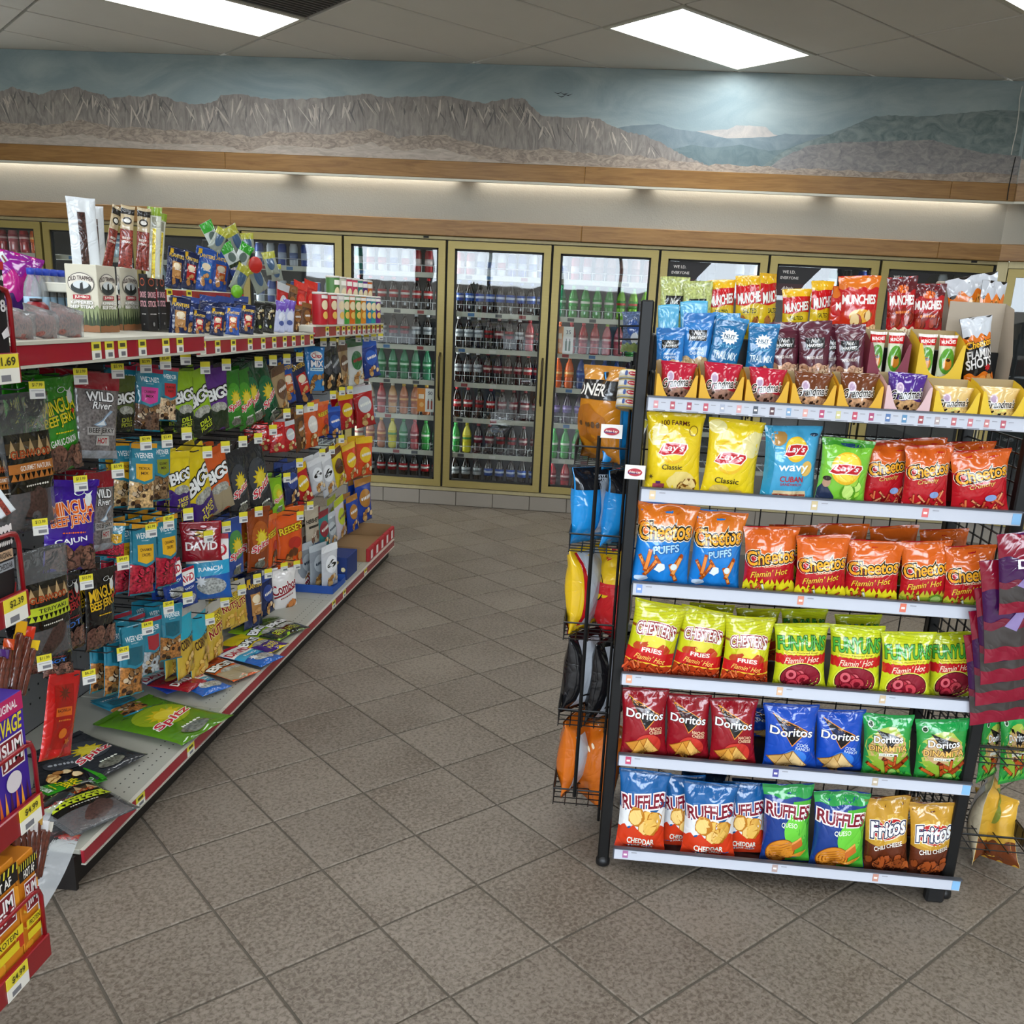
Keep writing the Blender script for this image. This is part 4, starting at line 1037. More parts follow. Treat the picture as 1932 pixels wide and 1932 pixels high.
# side wings with wire baskets
def wing(nm, side, xw, zs, x_in, y0, y1, label, spine=True):
    t = thing(nm, label, 'rack', (x_in, y0, 0))
    def Wn(mb, n2, m, **k): return mb.build(n2, m, t, loc=(-x_in, -y0, 0), **k)
    for y in (y0+.004, y1-.004): Wn(MB().tube([(x_in, y, zs[0]-.05), (x_in, y, zs[-1]+.26)], .0045, 6), 'wing_post', M['wire_black'])
    if spine: Wn(MB().tube([(x_in+side*xw*.55, y0-.012, zs[0]+.03), (x_in+side*xw*.55, y0-.012, zs[-1]+.08)], .006, 6), 'front_spine', M['wire_black'])
    for z in zs:
        xo = x_in+side*xw
        Wn(MB().tube([(x_in, y0-.01, z+.05), (xo, y0-.01, z+.05), (xo, y1, z+.05), (x_in, y1, z+.05)], .0028, 6), 'basket_rim', M['wire_black'])
        m = MB()
        n = 9
        for k in range(n+1):
            y = y0+(y1-y0)*k/n; m.tube([(x_in, y, z), (xo, y, z), (xo, y, z+.05)], .0018, 5)
        for k in range(5): x = x_in+side*xw*k/4; m.tube([(x, y0-.01, z), (x, y1, z)], .0018, 5)
        Wn(m, 'basket_wires', M['wire_black'], kind='stuff')
        Wn(MB().box(min(xo, xo+side*.0015), max(xo, xo+side*.0015), y0+.02, y1-.02, z+.005, z+.055), 'basket_label_plate', M['wire_grey'])
    return t
WZ = [at(1100, 1492, Y=2.5)[2], at(1100, 1340, Y=2.5)[2]-.012, at(1110, 1182, Y=2.5)[2]-.012, at(1110, 1020, Y=2.5)[2]-.012, at(1130, 862, Y=2.5)[2]-.012]
wing('side_wing', -1, .135, WZ, .05, 2.42, 2.70, 'narrow black wire wing with five baskets on the left of the chip rack')
WZ2 = [.12, .385]
wing('side_wing', 1, .20, WZ2, 1.04, 2.40, 2.74, 'black wire wing basket on the right of the chip rack near the floor', False)
# ------------------------------------------------------------------ bags
def bag_grid(W, H, D, style, seed, nu=16, nv=22):
    rg = np.random.RandomState(seed)
    u = np.linspace(-1, 1, nu+1); v = np.linspace(0, 1, nv+1); U, V = np.meshgrid(u, v)
    if style == 'pillow':
        e = .045; t = np.clip((V-e)/(1-2*e), 0, 1); prof = np.sin(pi*t)**.55
    elif style == 'pouch':
        t = np.clip(V/.87, 0, 1); prof = 1.55*np.power(np.clip(t, 0, 1), .4)*np.power(1-t, .75); prof = np.minimum(prof, 1)
    elif style == 'tube':
        e = .05; t = np.clip((V-e)/(1-2*e), 0, 1); prof = np.minimum(1, 3*np.sin(pi*t))**.7
    else:
        t = np.clip((V-.03)/.94, 0, 1); prof = np.sin(pi*t)**.4
    side = np.power(np.clip(1-np.abs(U)**2.4, 0, 1), .62)
    th = D/2*prof*side
    wr = np.zeros_like(U)
    for _ in range(5):
        a = rg.uniform(.4, 2.2); b = rg.uniform(.6, 2.6); p1 = rg.uniform(0, 6.28); p2 = rg.uniform(0, 6.28)
        wr += np.cos(a*pi*U+p1)*np.cos(b*pi*V+p2)*rg.uniform(.4, 1)
    wr *= D*.055*np.minimum(1, prof*1.2)*side
    # pleats running away from the top and bottom seals
    pl = sum(np.cos(rg.uniform(3, 6)*pi*U/2+rg.uniform(0, 6)) for _ in range(2))
    wr += D*.085*pl*side*(np.exp(-((V-.93)/.10)**2)+np.exp(-((V-.07)/.09)**2))*(prof > .05)
    pinch = 1-.30*D/W*prof
    X = U*W/2*pinch; Z = V*H+np.where(V > .9, 1, 0)*H*.006*np.sin(2.2*U+rg.uniform(0, 6))
    lean = D*.10*np.sin(rg.uniform(1, 2.2)*U+rg.uniform(0, 6))*np.clip((V-.8)/.2, 0, 1)
    F = np.stack([X, -np.maximum(th+wr, .0006)+lean, Z], -1)
    B = np.stack([X, np.maximum(th*.85-wr*.6, .0006)+lean, Z], -1)
    return F, B
def grid_mapper(F):
    nv, nu = F.shape[0]-1, F.shape[1]-1
    def f(u, v, lift):
        a = np.clip((u+1)/2*nu, 0, nu-1e-6); b = np.clip(v*nv, 0, nv-1e-6)
        i = a.astype(int); j = b.astype(int); s = (a-i)[:, None]; t = (b-j)[:, None]
        P = (1-t)*((1-s)*F[j, i]+s*F[j, i+1])+t*((1-s)*F[j+1, i]+s*F[j+1, i+1])
        P = P.copy(); P[:, 1] -= lift; return P
    return f
_bag = {}
def bag_mesh(design, var=0):
    key = (design, var)
    if key in _bag: return _bag[key]
    d = DES[design]; W, H, D = d['size']; style = d.get('style', 'pillow')
    F, B = bag_grid(W, H, D, style, sum(map(ord, design))*7+var*13)
    nv, nu = F.shape[:2]; m = MB()
    body, back = d['body'], d.get('back', d['body'])
    q = [(j*nu+i, j*nu+i+1, (j+1)*nu+i+1, (j+1)*nu+i) for j in range(nv-1) for i in range(nu-1)]
    m.add(F.reshape(-1, 3), q, body); m.add(B.reshape(-1, 3), [tuple(reversed(x)) for x in q], back)
    # close the rim
    rim = [(0, i) for i in range(nu)]+[(j, nu-1) for j in range(1, nv)]+[(nv-1, i) for i in range(nu-2, -1, -1)]+[(j, 0) for j in range(nv-2, 0, -1)]
    n = nv*nu; b0 = 0
    for k in range(len(rim)):
        a = rim[k][0]*nu+rim[k][1]; b = rim[(k+1) % len(rim)][0]*nu+rim[(k+1) % len(rim)][1]
        m.f.append((b, a, n+a, n+b)); m.c.append(back); m.m.append(0)
    bm = m.mesh('bag', M[d.get('mat', 'film')], True)
    P = Print(grid_mapper(F), W, H); d['draw'](P); pm = P.mb.mesh('printed_front', M[d.get('pmat', d.get('mat', 'film'))], True) if P.mb.f else None
    bk_ = None
    if 'drawback' in d:
        Bm = B[:, ::-1].copy()
        mp = grid_mapper(Bm)
        def bmap(u, v, lift):
            p = mp(u, v, 0.); p[:, 1] += lift; return p
        P2 = Print(bmap, W, H); d['drawback'](P2); bk_ = P2.mb.mesh('printed_back', M[d.get('mat', 'film')], True)
    extra = []
    if 'inner' in d:      # contents seen through a clear bag
        Fi, Bi = bag_grid(W*.86, H*d['inner'][1], D*.8, 'flat', var+5, 10, 14); mi = MB(); nvi, nui = Fi.shape[:2]
        qi = [(j*nui+i, j*nui+i+1, (j+1)*nui+i+1, (j+1)*nui+i) for j in range(nvi-1) for i in range(nui-1)]
        off = np.array([0, 0, H*d['inner'][0]])
        mi.add((Fi+off).reshape(-1, 3), qi, d['inner'][2]); mi.add((Bi+off).reshape(-1, 3), [tuple(reversed(x)) for x in qi], d['inner'][2])
        extra.append(('contents', mi.mesh('contents', M['film_soft'], True)))
    _bag[key] = (bm, pm, bk_, extra); return _bag[key]

def make_bag(design, loc, rot, scale, label, group=None, var=0, name=None):
    d = DES[design]; bm, pm, bk_, ex = bag_mesh(design, var)
    o = link(name or d.get('name', 'snack_bag'), bm, None, loc, rot, scale, label, d.get('cat', 'bag'), group)
    if pm: link('printed_front', pm, o)
    if bk_: link('printed_back', bk_, o)
    for n, me in ex: link(n, me, o)
    return o

def place(design, top, bot, pw, X=None, Y=None, label='', group=None, var=0, floor=None, fit='both', pitch=0, back=0, hang=True, minyaw=0, rz=None, toy=None):
    """set a bag so that its top and bottom centre fall on two pixels of the plane X= or Y=; pw = apparent width in pixels"""
    d = DES[design]; W, H, D = d['size']
    P = at(*top, X=X, Y=Y); Q = at(*bot, X=X, Y=Y)
    if floor is not None: Q = Q+(P-Q)*((floor-Q[2])/(P[2]-Q[2]))
    mid = (P+Q)/2
    base = pi/2 if X is not None else 0.
    Hm = np.linalg.norm(P-Q)
    if X is not None:
        sc = Hm/H; best = None
        if rz is None:
            for dg in range(minyaw, 66, 2):
                r_ = base-radians(dg); ax = np.array([cos(r_), sin(r_), 0])*W*sc/2
                e = abs(abs(pr(mid+ax)[0]-pr(mid-ax)[0])-pw)
                if best is None or e < best[0]-1e-6: best = (e, r_)
            rz = best[1]
        ax = np.array([cos(rz), sin(rz), 0])*W*sc/2
        app = abs(pr(mid+ax)[0]-pr(mid-ax)[0]); sx = sc*min(1.25, max(.8, pw/app))
        sx = max(sc*.72, min(sc*1.3, sx))
    else:
        rz = 0. if rz is None else rz
        mpx = np.linalg.norm(at(bot[0]+50, (top[1]+bot[1])/2, Y=Y)-at(bot[0]-50, (top[1]+bot[1])/2, Y=Y))/100
        sx = pw*mpx/abs(cos(rz))/W; sc = (sx+Hm/H)/2
    r = np.array([cos(rz), sin(rz), 0])
    lat = (P-Q)@r; roll = atan2(lat, P[2]-Q[2]) if X is None else max(-.5, min(.5, atan2(lat, P[2]-Q[2])))
    sz = Hm/H
    sy = d.get('sy', 1)*min(sx, sz)
    # seat the back half of the bag behind the given plane
    n = np.array([sin(rz), -cos(rz), 0])
    Q = Q-n*(D*sy*.30)-n*back
    return make_bag(design, Q, (pitch, roll, rz), (sx, sy, sz), label, group, var)

DES = {}
def des(n, size, body, draw, **k): DES[n] = dict(size=size, body=body, draw=draw, **k)
def seal(P, c, top=True):
    for q in range(4): P.band(.962+q*.009, .965+q*.009, c, 0, n=12, rows=1)
def flames(P, v, col, seed, n=9, h=.1):
    rg = random.Random(seed)
    for k in range(n):
        u = -1+2*(k+.5)/n; w = 1.3/n
        P.poly([(u-w, v-.01), (u-w*.6, v+h*rg.uniform(.2, .5)), (u+rg.uniform(-.4, .4)*w, v+h*rg.uniform(.7, 1.1)), (u+w*.5, v+h*rg.uniform(.2, .5)), (u+w, v-.01)], col, 1)

# --- big chips
def lays_logo(P, u, v, r):
    P.ell(u, v, r*1.02, r*.98*P.W/2/P.H, '#e9b81f'); P.ell(u, v+.01, r*.9, r*.84*P.W/2/P.H, '#f6d54a')
    P.poly([(u-r*1.15, v-.075), (u-r*.75, v+.055), (u, v+.072), (u+r*1.05, v+.055), (u+r*1.15, v+.005), (u+r*.8, v-.082), (u, v-.075), (u-r*.7, v-.10)], '#f4ead8', 2)
    P.poly([(u-r*1.08, v-.066), (u-r*.70, v+.046), (u, v+.060), (u+r*1.0, v+.044), (u+r*1.06, v+.004), (u+r*.76, v-.07), (u, v-.064), (u-r*.66, v-.086)], '#c01522', 2)
    P.txt("Lay's", u, v-.005, r*.82, '#ffffff', h=.105, bold=.03, shear=.25)
def d_lays_farm(P):
    P.ell(-.62, .75, .4, .12, '#efe09a', 20, 16, 2, .1, 3); P.ell(.3, .2, .5, .12, '#e8cf7a', 0, 16, 2, .1, 5); P.band(.0, .07, '#e0b52a', .01)
    P.txt('100 FARMS', 0, .885, .5, '#5a2a1a', h=.05, arch=.015, bold=.03); P.ell(.66, .8, .16, None, '#8a6a18'); P.ell(.66, .8, .13, None, '#e9c92f')
    lays_logo(P, -.06, .6, .5); P.txt('Classic', -.06, .375, .38, '#2f2410', h=.06, bold=.015)
    P.rect(-.72, -.3, .1, .17, '#a84a58', 1); P.rect(-.62, -.45, .17, .2, '#5a3a6a', 1); P.ell(-.65, .095, .07, None, '#2a2018'); P.ell(-.35, .095, .07, None, '#2a2018')
    P.star(-.82, .25, .1, '#4a3a10', 6, .3); P.chips(.55, .12, .25, .06, 4, ['#edd08a', '#e2bd6a'], .26, 3); seal(P, '#d8b92a')
des('lays_farm', (.19, .25, .075), '#e8c81e', d_lays_farm, back='#cfae1a', label='yellow potato chip bag with scooter picture')
def d_lays(P):
    P.ell(.72, .72, .45, .16, '#eadb96', 30, 16, 2, .1, 8); P.ell(-.7, .9, .35, .08, '#f0e29a', 0, 14, 2); P.ell(-.3, .1, .4, .11, '#e5c568', 0, 16, 2, .1, 4)
    P.ell(.25, .08, .3, .07, '#d9b450', 20, 16, 2, .1, 6); lays_logo(P, -.1, .55, .56); P.txt('Classic', -.12, .26, .46, '#2f2410', h=.07, bold=.015); seal(P, '#d8b92a')
des('lays', (.19, .25, .075), '#ecce22', d_lays, back='#cfae1a')
def d_wavy(P):
    P.band(0, 1, '#2c8db0', u0=-1, u1=-.72, n=3); P.ell(-.55, .85, .3, .09, '#b88a4a', 20, 14, 2, .1, 2); P.ell(.55, .48, .22, .1, '#e2b45a', -20, 14, 2)
    P.ell(.08, .72, .42, .42*.5*.19/.25, '#eebf2a'); lays_logo(P, .08, .72, .42); P.txt('wavy', .02, .47, .58, '#eef6fa', h=.10, bold=.03)
    P.txt('CUBAN', 0, .345, .44, '#b4242e', h=.07, bold=.04); P.txt('SANDWICH', 0, .275, .40, '#b4242e', h=.035, bold=.02)
    P.rect(-.62, .62, .09, .16, '#e2b98a', 1); P.rect(-.6, .6, .12, .145, '#b0503c', 1); P.rect(-.6, .6, .15, .19, '#e8cfa0', 1); P.ell(.72, .9, .14, .02, '#23405a')
des('wavy', (.19, .25, .075), '#4ba6cf', d_wavy, back='#2f86ae')
def d_lime(P):
    P.band(.9, 1, '#3f8f2c', .01); P.ell(.1, .93, .4, .04, '#26406a'); P.chips(.55, .3, .35, .2, 6, ['#a8d84a', '#c8e87a'], .26, 9, dark='#5a9a20')
    P.poly([(-1, .02), (-1, .28), (-.85, .38), (-.6, .3), (-.3, .18), (-.25, .02)], '#26304a', 1); P.ell(-.72, .38, .16, .07, '#b08a70'); P.ell(-.72, .44, .17, .035, '#2a1c18')
    lays_logo(P, .0, .6, .62); seal(P, '#5fae2f')
des('lime', (.19, .25, .075), '#7cc43a', d_lime, back='#4f9a2a')
def chee(P, u, v, w, h=.14, rot=6):
    P.txt('Cheetos', u, v, w, '#f0a92a', h=h*1.18, oc='#120c08', ow=.07, o2='#f4e8cc', ow2=.105, bold=.035, rot=rot, spacing=.95, arch=.008)
    P.txt('Cheetos', u, v+.006, w*.985, '#f5d77a', h=h*.5, bold=.0, rot=rot, spacing=.92, arch=.008) if False else None
def d_crunchy(P):
    P.band(.68, 1, '#d9601c', .03, 1.2); P.band(.0, .68, '#b81a24', .03, 1.2, amp2=0); chee(P, 0, .66, .92, .15, 8); P.txt('Crunchy', 0, .49, .48, '#e8b25a', h=.08, shear=.3, oc='#6a1010', ow=.04, bold=.02, rot=8)
    P.chips(.05, .2, .7, .13, 13, ['#e07a4a', '#d8603a', '#e89a6a'], .16, 4, 'stick', '#7a1a12'); P.ell(.3, .3, .22, .05, '#8aa2d0'); seal(P, '#a84412')
des('crunchy', (.175, .24, .07), '#c92a28', d_crunchy, back='#b0481c')
def d_puffs(P):
    P.band(.64, 1, '#d8681c', .02, 1); P.band(.72, 1, '#e0761f', .02, 1); chee(P, -.03, .70, .92, .16, 5); P.txt('PUFFS', .1, .5, .46, '#9ecbee', h=.085, oc='#0f4a8a', ow=.06, bold=.05, rot=10)
    P.chips(.1, .25, .75, .16, 7, ['#e88a3a', '#f0a050'], .22, 6, 'stick', '#a84a10'); P.ell(-.05, .28, .2, .05, '#e8f0f8', 20, 14, 2, .2, 3); P.ell(.45, .3, .12, .04, '#dce8f4'); P.ell(-.6, .12, .25, .04, '#c8dcf0', 0, 14, 2, .2, 4); seal(P, '#b8540f')
des('puffs', (.185, .25, .08), '#1f7fd0', d_puffs, back='#c05a18')
def d_flamin(P, lim=False):
    P.band(.60, 1, '#d8621e', .02, 1); P.band(.26, .62, '#b41620', .02, 1); chee(P, .0, .60, .94, .16, 6); P.txt('CRUNCHY', .05, .47, .34, '#f0e0b0', h=.03, rot=6)
    P.txt("Flamin' Hot", -.05, .37, .74, '#f2c43a', h=.09, shear=.35, bold=.012, rot=8, oc='#7a0a10', ow=.03)
    P.band(0, .2, '#dfd022' if not lim else '#8a9a2a'); flames(P, .19, '#dfd022' if not lim else '#b8b030', 3, 10, .1)
    P.chips(.0, .12, .75, .07, 9, ['#c84a2a', '#d8e0d0', '#a83a1a'], .15, 8, 'stick', '#5a1a10')
    if lim: P.ell(.45, .14, .3, .09, '#5f8a2a'); P.ell(.45, .14, .22, .06, '#a8c86a')
    seal(P, '#a84a12')
des('flamin', (.175, .235, .07), '#b41820', d_flamin, back='#9a3c18')
des('limon', (.175, .235, .07), '#a81820', lambda P: d_flamin(P, True), back='#9a3c18')
def d_chester(P):
    for k in range(7): P.band(.70+k*.04, .704+k*.04, '#a8a018', 0, slope=.05, rows=1)
    P.band(.66, .69, '#8a4a10', .0); P.ell(0, .52, .52, .12, '#e0d24a', 0, 20, 2); P.ell(-.5, .45, .3, .06, '#b8421a', 20, 12, 2, .2, 2); P.ell(.5, .45, .3, .06, '#b8421a', -20, 12, 2, .2, 3)
    P.txt("CHESTER'S", 0, .68, .80, '#fff4ec', h=.14, oc='#8c1420', ow=.08, o2='#f4e6d0', ow2=.12, bold=.03, arch=.035)
    P.band(.24, .40, '#c01a1c', .006); P.rect(-.5, .5, .375, .455, '#c8202a', 1); P.txt('FRIES', 0, .415, .42, '#fff2e0', h=.055, bold=.05)
    P.txt("Flamin' Hot", 0, .31, .66, '#f4c860', h=.075, shear=.4, bold=.005, rot=-3); P.band(.225, .245, '#f0c83a', .006, 12)
    P.band(0, .23, '#b03818', .01, 6); P.chips(0, .12, .9, .08, 18, ['#d2552a', '#b8401c', '#e07040'], .17, 5, 'stick', '#6a1c0c'); seal(P, '#a8a018')
des('chester', (.165, .235, .07), '#c8c81e', d_chester, back='#a8a818')
def d_funyuns(P):
    for k in range(6): P.band(.80+k*.035, .804+k*.035, '#a8b018', 0, slope=-.04, rows=1)
    P.txt('FUNYUNS', 0, .74, .92, '#4aa838', h=.19, oc='#1f4a1a', ow=.04, bold=.035, spacing=.95, arch=.02); P.rect(-.72, .72, .575, .63, '#e8d83a', 1); P.txt('Onion Flavored Rings', 0, .603, .66, '#4a3a10', h=.035, bold=.012)
    P.band(.43, .57, '#c01c20', .012, 14); P.txt("Flamin' Hot", 0, .50, .70, '#f8dcc0', h=.09, shear=.4, bold=.008, rot=3)
    P.ell(0, .22, .84, .24, '#e8e060'); P.ell(0, .22, .80, .225, '#1a0c10'); P.ell(0, .22, .77, .215, '#8a2030'); P.chips(0, .2, .45, .11, 9, ['#c8424e', '#d8606a', '#b83040'], .27, 7, 'ring', '#7a1422'); seal(P, '#a8b018')
des('funyuns', (.18, .235, .075), '#c9d021', d_funyuns, back='#aab41c')
def dori(P, v, rot=-6, w=.84, blade='#3a0d10'):
    P.poly([(-.72, v+.27), (.66, v+.0), (.02, v-.215)], '#e08a2a', 3); P.poly([(-.69, v+.25), (.61, v-.002), (.02, v-.195)], '#0f0d0e', 3); P.poly([(-.55, v+.15), (.15, v+.07), (.0, v-.04)], blade, 2)
    P.txt('Doritos', 0, v, w, '#f4f2f0', h=.115, bold=.03, rot=rot, oc='#0c0a0c', ow=.03)
def d_nacho(P):
    dori(P, .66); P.txt('NACHO', .5, .46, .30, '#f0c8a0', h=.045, bold=.03, rot=-8); P.txt('CHEESE', .5, .405, .30, '#f0c8a0', h=.045, bold=.03, rot=-8)
    P.ell(.15, .22, .6, .17, '#c8382c'); P.chips(.0, .2, .34, .05, 4, ['#dda045', '#cf8a35', '#e8b460'], .52, 4, 'tri', '#8a4a14'); seal(P, '#6a0e14')
des('nacho', (.17, .235, .07), '#8e1420', d_nacho, back='#6a1018')
def d_ranch(P):
    dori(P, .62, blade='#10204a'); P.txt('COOL', .45, .42, .24, '#c8d8f0', h=.045, bold=.03, rot=-8); P.txt('RANCH', .45, .365, .28, '#c8d8f0', h=.045, bold=.03, rot=-8)
    P.ell(.1, .24, .5, .12, '#3a78d0'); P.chips(-.05, .19, .36, .04, 4, ['#d9b070', '#cda05a', '#e6c58a'], .52, 4, 'tri', '#8a5a1c'); seal(P, '#0f2a6a')
des('ranch', (.175, .24, .07), '#1a4ab0', d_ranch, back='#143a8a')
def d_dina(P):
    P.band(.84, 1, '#1f9a48', .02, 2); P.ell(0, .5, .95, .32, '#a8b84a', 0, 20, 3, .1, 2); P.ell(0, .52, .8, .25, '#c8a468', 0, 20, 3, .08, 3); P.star(0, .35, .95, '#8aa832', 14, .6)
    P.ell(0, .5, .72, .2, '#c4a070', 0, 20, 3, .1, 4); P.poly([(-.5, .80), (.5, .68), (.05, .5)], '#141210', 1); P.txt('Doritos', 0, .655, .62, '#f2f0ec', h=.10, bold=.035, oc='#141210', ow=.04)
    P.txt('DINAMITA', 0, .515, .80, '#e8b860', h=.085, oc='#4a2410', ow=.06, bold=.04); P.rect(-.4, .4, .40, .445, '#f0ece0', 1); P.txt('CHILE LIMON', 0, .42, .36, '#2a5a1a', h=.028, bold=.02)
    P.chips(.0, .25, .6, .08, 7, ['#b04a1c', '#c25a24', '#9a3c14'], .27, 5, 'stick', '#5a1c08'); P.ell(.2, .13, .2, None, '#3a8a2a'); P.ell(.2, .13, .16, None, '#9cc860'); P.ell(-.72, .87, .12, None, '#d8e0d0'); P.ell(-.72, .87, .09, None, '#1a3a1c'); flames(P, .06, '#3fae3c', 4, 7, .08); seal(P, '#157a36')
des('dinamita', (.175, .24, .07), '#2f9440', d_dina, back='#247a34')
def d_ruf(P):
    P.band(.32, .56, '#e6e6e6', .03, 3); P.band(0, .34, '#d23c1c', .03, 5, amp2=0, ph=1); P.txt('RUFFLES', 0, .66, .90, '#7e1428', h=.16, oc='#f4e8e8', ow=.075, bold=.045, rot=4, spacing=.9, arch=.01)
    P.chips(.05, .41, .55, .07, 6, ['#e8b85a', '#dca648', '#f0c878'], .3, 5, dark='#b8741c'); P.txt('CHEDDAR', .0, .16, .56, '#fff2e0', h=.075, bold=.05, rot=-2); P.txt('& SOUR CREAM', 0, .085, .5, '#fff2e0', h=.035, bold=.03, rot=-2); seal(P, '#143c66')
des('ruffles', (.175, .235, .075), '#1c5c98', d_ruf, back='#184a80')
def d_queso(P):
    P.band(.86, 1, '#2f9a4a', .02, 2); P.poly([(.0, .02), (.0, .6), (.2, .82), (.98, .82), (.98, .02)], '#4aa832', 2); P.ell(.35, .45, .5, .2, '#6cc83e'); P.txt('RUFFLES', 0, .70, .92, '#7e1428', h=.15, oc='#f4e8e8', ow=.075, bold=.045, rot=-4, spacing=.9)
    P.txt('QUESO', .05, .53, .34, '#eaf4d8', h=.07, bold=.02)
    P.ell(-.25, .18, .62, .17, '#8a4a10', 12); P.ell(-.25, .185, .58, .155, '#d88a2a', 12)
    for k in range(6): P.ell(-.25, .08+k*.04, .5, .006, '#a8601a', 12, 12, 1)
    P.poly([(.2, .27), (.62, .36), (.68, .27), (.25, .18)], '#c86a2a', 1); P.poly([(.2, .27), (.62, .36), (.6, .39), (.22, .31)], '#e8a050', 1); P.poly([(.1, .12), (.85, .2), (.6, .1)], '#d89030', 1); seal(P, '#1f7a38')
des('queso', (.175, .235, .075), '#1d3c84', d_queso, back='#18306a')
def d_fritos(P):
    P.band(.42, 1, '#c08f2e', .02, 1.3); P.ell(0, .62, .92, .19, '#d2a844', 6); P.ell(0, .62, .78, .145, '#f0e2c4', 6); P.ell(0, .62, .74, .13, '#b81a22', 6)
    P.txt('Fritos', 0, .635, .82, '#f8f4ee', h=.19, oc='#20204a', ow=.06, o2='#f2ead8', ow2=.09, bold=.05, shear=.2, rot=7); P.txt('CHILI CHEESE', 0, .40, .66, '#f0e8dc', h=.06, bold=.03, rot=9)
    P.chips(0, .15, .85, .10, 16, ['#9c4a20', '#b05a2a', '#86401c'], .22, 6, dark='#4a1c0c'); seal(P, '#9a701c')
des('fritos', (.165, .235, .07), '#5f2c18', d_fritos, back='#8a6a24')
# --- top shelf nuts and mixes
def nh(P, v, c2, t1, t2, tc='#dfeef8', tv=None):
    P.rect(-.62, .62, v-.08, v+.10, '#151416', 2); P.txt('Nut', 0, v+.055, .26, '#f4f0ea', h=.07, shear=.4, bold=.02); P.txt('HARVEST', 0, v-.028, .50, '#f4f0ea', h=.05, bold=.04)
    tv = tv or v-.21
    P.txt(t1, 0, tv, .44, tc, h=.05, bold=.03); P.txt(t2, 0, tv-.075, .5, tc, h=.05, bold=.03)
des('cashew', (.13, .20, .05), '#2a7cc4', lambda P: (P.band(.84, 1, '#2f78c0'), nh(P, .62, '', 'WHOLE', 'CASHEWS'), P.band(0, .26, ('#b0946c', .35), .03, 2), P.chips(0, .12, .8, .08, 10, ['#c8b08a', '#b89a70'], .22, 3, dark='#8a6a44')), style='pouch')
def d_trail(P):
    P.star(.05, .66, .62, '#eaf2f6', 14, .72, squash=.75); P.ell(.05, .66, .42, .07, '#1c6aa0') if False else None; P.txt('NUT', .05, .67, .36, '#16405e', h=.06, bold=.05); P.txt('HARVEST', .05, .625, .36, '#16405e', h=.025, bold=.02)
    P.txt('NUT & FRUIT', 0, .50, .6, '#5fb4dc', h=.055, bold=.02); P.txt('TRAIL MIX', 0, .34, .8, '#d8ecf4', h=.13, bold=.01, spacing=.9); P.band(0, .13, ('#4a3a30', .3), .03, 3); P.chips(.2, .12, .5, .06, 6, ['#c8b08a', '#6a3a2a', '#d8b090'], .2, 3, dark='#3a241a'); P.band(.93, 1, '#2f86bc')
des('trail', (.125, .21, .05), '#1a6a9e', d_trail, style='pouch')
des('mixed', (.125, .20, .05), '#54202e', lambda P: (P.band(.84, 1, '#5e2636'), nh(P, .62, '', '', 'MIXED NUTS', '#ead8d0', .46), P.band(0, .26, ('#a8826a', .35), .03, 2), P.chips(0, .13, .8, .08, 10, ['#c49a7a', '#a87858', '#d8b898'], .22, 4, dark='#6a4030')), style='pouch')
des('pistach', (.12, .17, .05), ('#9aa060', .55), lambda P: (P.rect(-.62, .62, .38, .68, '#141414', 2), P.txt('Nut', 0, .59, .3, '#e8e8dc', h=.10, shear=.4), P.txt('HARVEST', 0, .46, .5, '#e8e8dc', h=.07, bold=.03)), style='pouch')
des('ltblue', (.10, .17, .04), '#5ab0d4', lambda P: (P.band(.0, .4, ('#88c8dc', .6), .05, 3), P.star(0, .3, .6, '#a8dcec', 10, .6)), style='pouch')
def d_munch(P, o=False):
    P.band(.55, .86, '#c4141c' if not o else '#cc2018', .02, 1); P.band(.86, 1, '#e8b41e' if not o else '#e0781c'); P.txt('MUNCHIES', 0, .66, .88, '#f6f0e8', h=.16, bold=.05, spacing=.9, rot=4, oc='#7a0c10', ow=.03)
    P.rect(-.55, .55, .40, .50, '#d8c020', 1); P.txt('SALTED', 0, .45, .5, '#2a1c0c', h=.07, bold=.04); P.band(0, .38, '#d9b81c', .01); P.chips(0, .2, .6, .1, 6, ['#b0703a', '#9a5a2a'], .22, 4, dark='#6a3a18')
des('munch', (.14, .17, .055), '#d8b41c', d_munch)
def d_munch2(P):
    P.band(.8, 1, '#d8701c', .02); P.band(.5, .82, '#c01c1c', .02); P.txt('MUNCHIES', 0, .66, .86, '#f6f0e8', h=.13, bold=.05, spacing=.9); P.ell(.1, .42, .6, .1, '#e8a82a'); P.chips(.1, .35, .4, .08, 5, ['#e8c88a', '#b04a3a'], .22, 2, dark='#8a4a1a'); P.band(0, .28, ('#b89a70', .3), .02, 3)
des('munch2', (.15, .19, .06), '#c83018', d_munch2)
def d_munch3(P):
    P.band(.8, 1, '#5a1c22', .02); P.ell(0, .83, .4, .06, '#d8601c'); P.txt('MUNCHIES', 0, .67, .86, '#f6f0e8', h=.13, bold=.05, spacing=.9); P.band(.44, .56, '#8a1c10', .02, 3); P.smudge(0, .5, .5, .025, '#e8803a'); P.chips(0, .38, .8, .05, 8, ['#a83a22', '#8a2c1a'], .2, 2, dark='#5a140c'); P.band(0, .27, ('#c8b094', .3), .02, 3)
des('munch3', (.145, .19, .055), '#b01c20', d_munch3)
def d_gran(P, c, cookie):
    P.band(0, .42, cookie, .02, 2); P.ell(-.45, .66, .22, .13, '#d8c4d0'); P.ell(-.45, .66, .14, .09, '#b49ab4'); P.txt("Grandma's", .03, .55, .92, '#1a1214', h=.20, oc='#f6f0ea', ow=.06, bold=.03, shear=.25, rot=5)
    rg = random.Random(3)
    for k in range(14): P.ell(rg.uniform(-.8, .8), rg.uniform(.08, .34), .09, .03, '#2c1a14', rg.uniform(0, 90), 8, 1, .2, k)
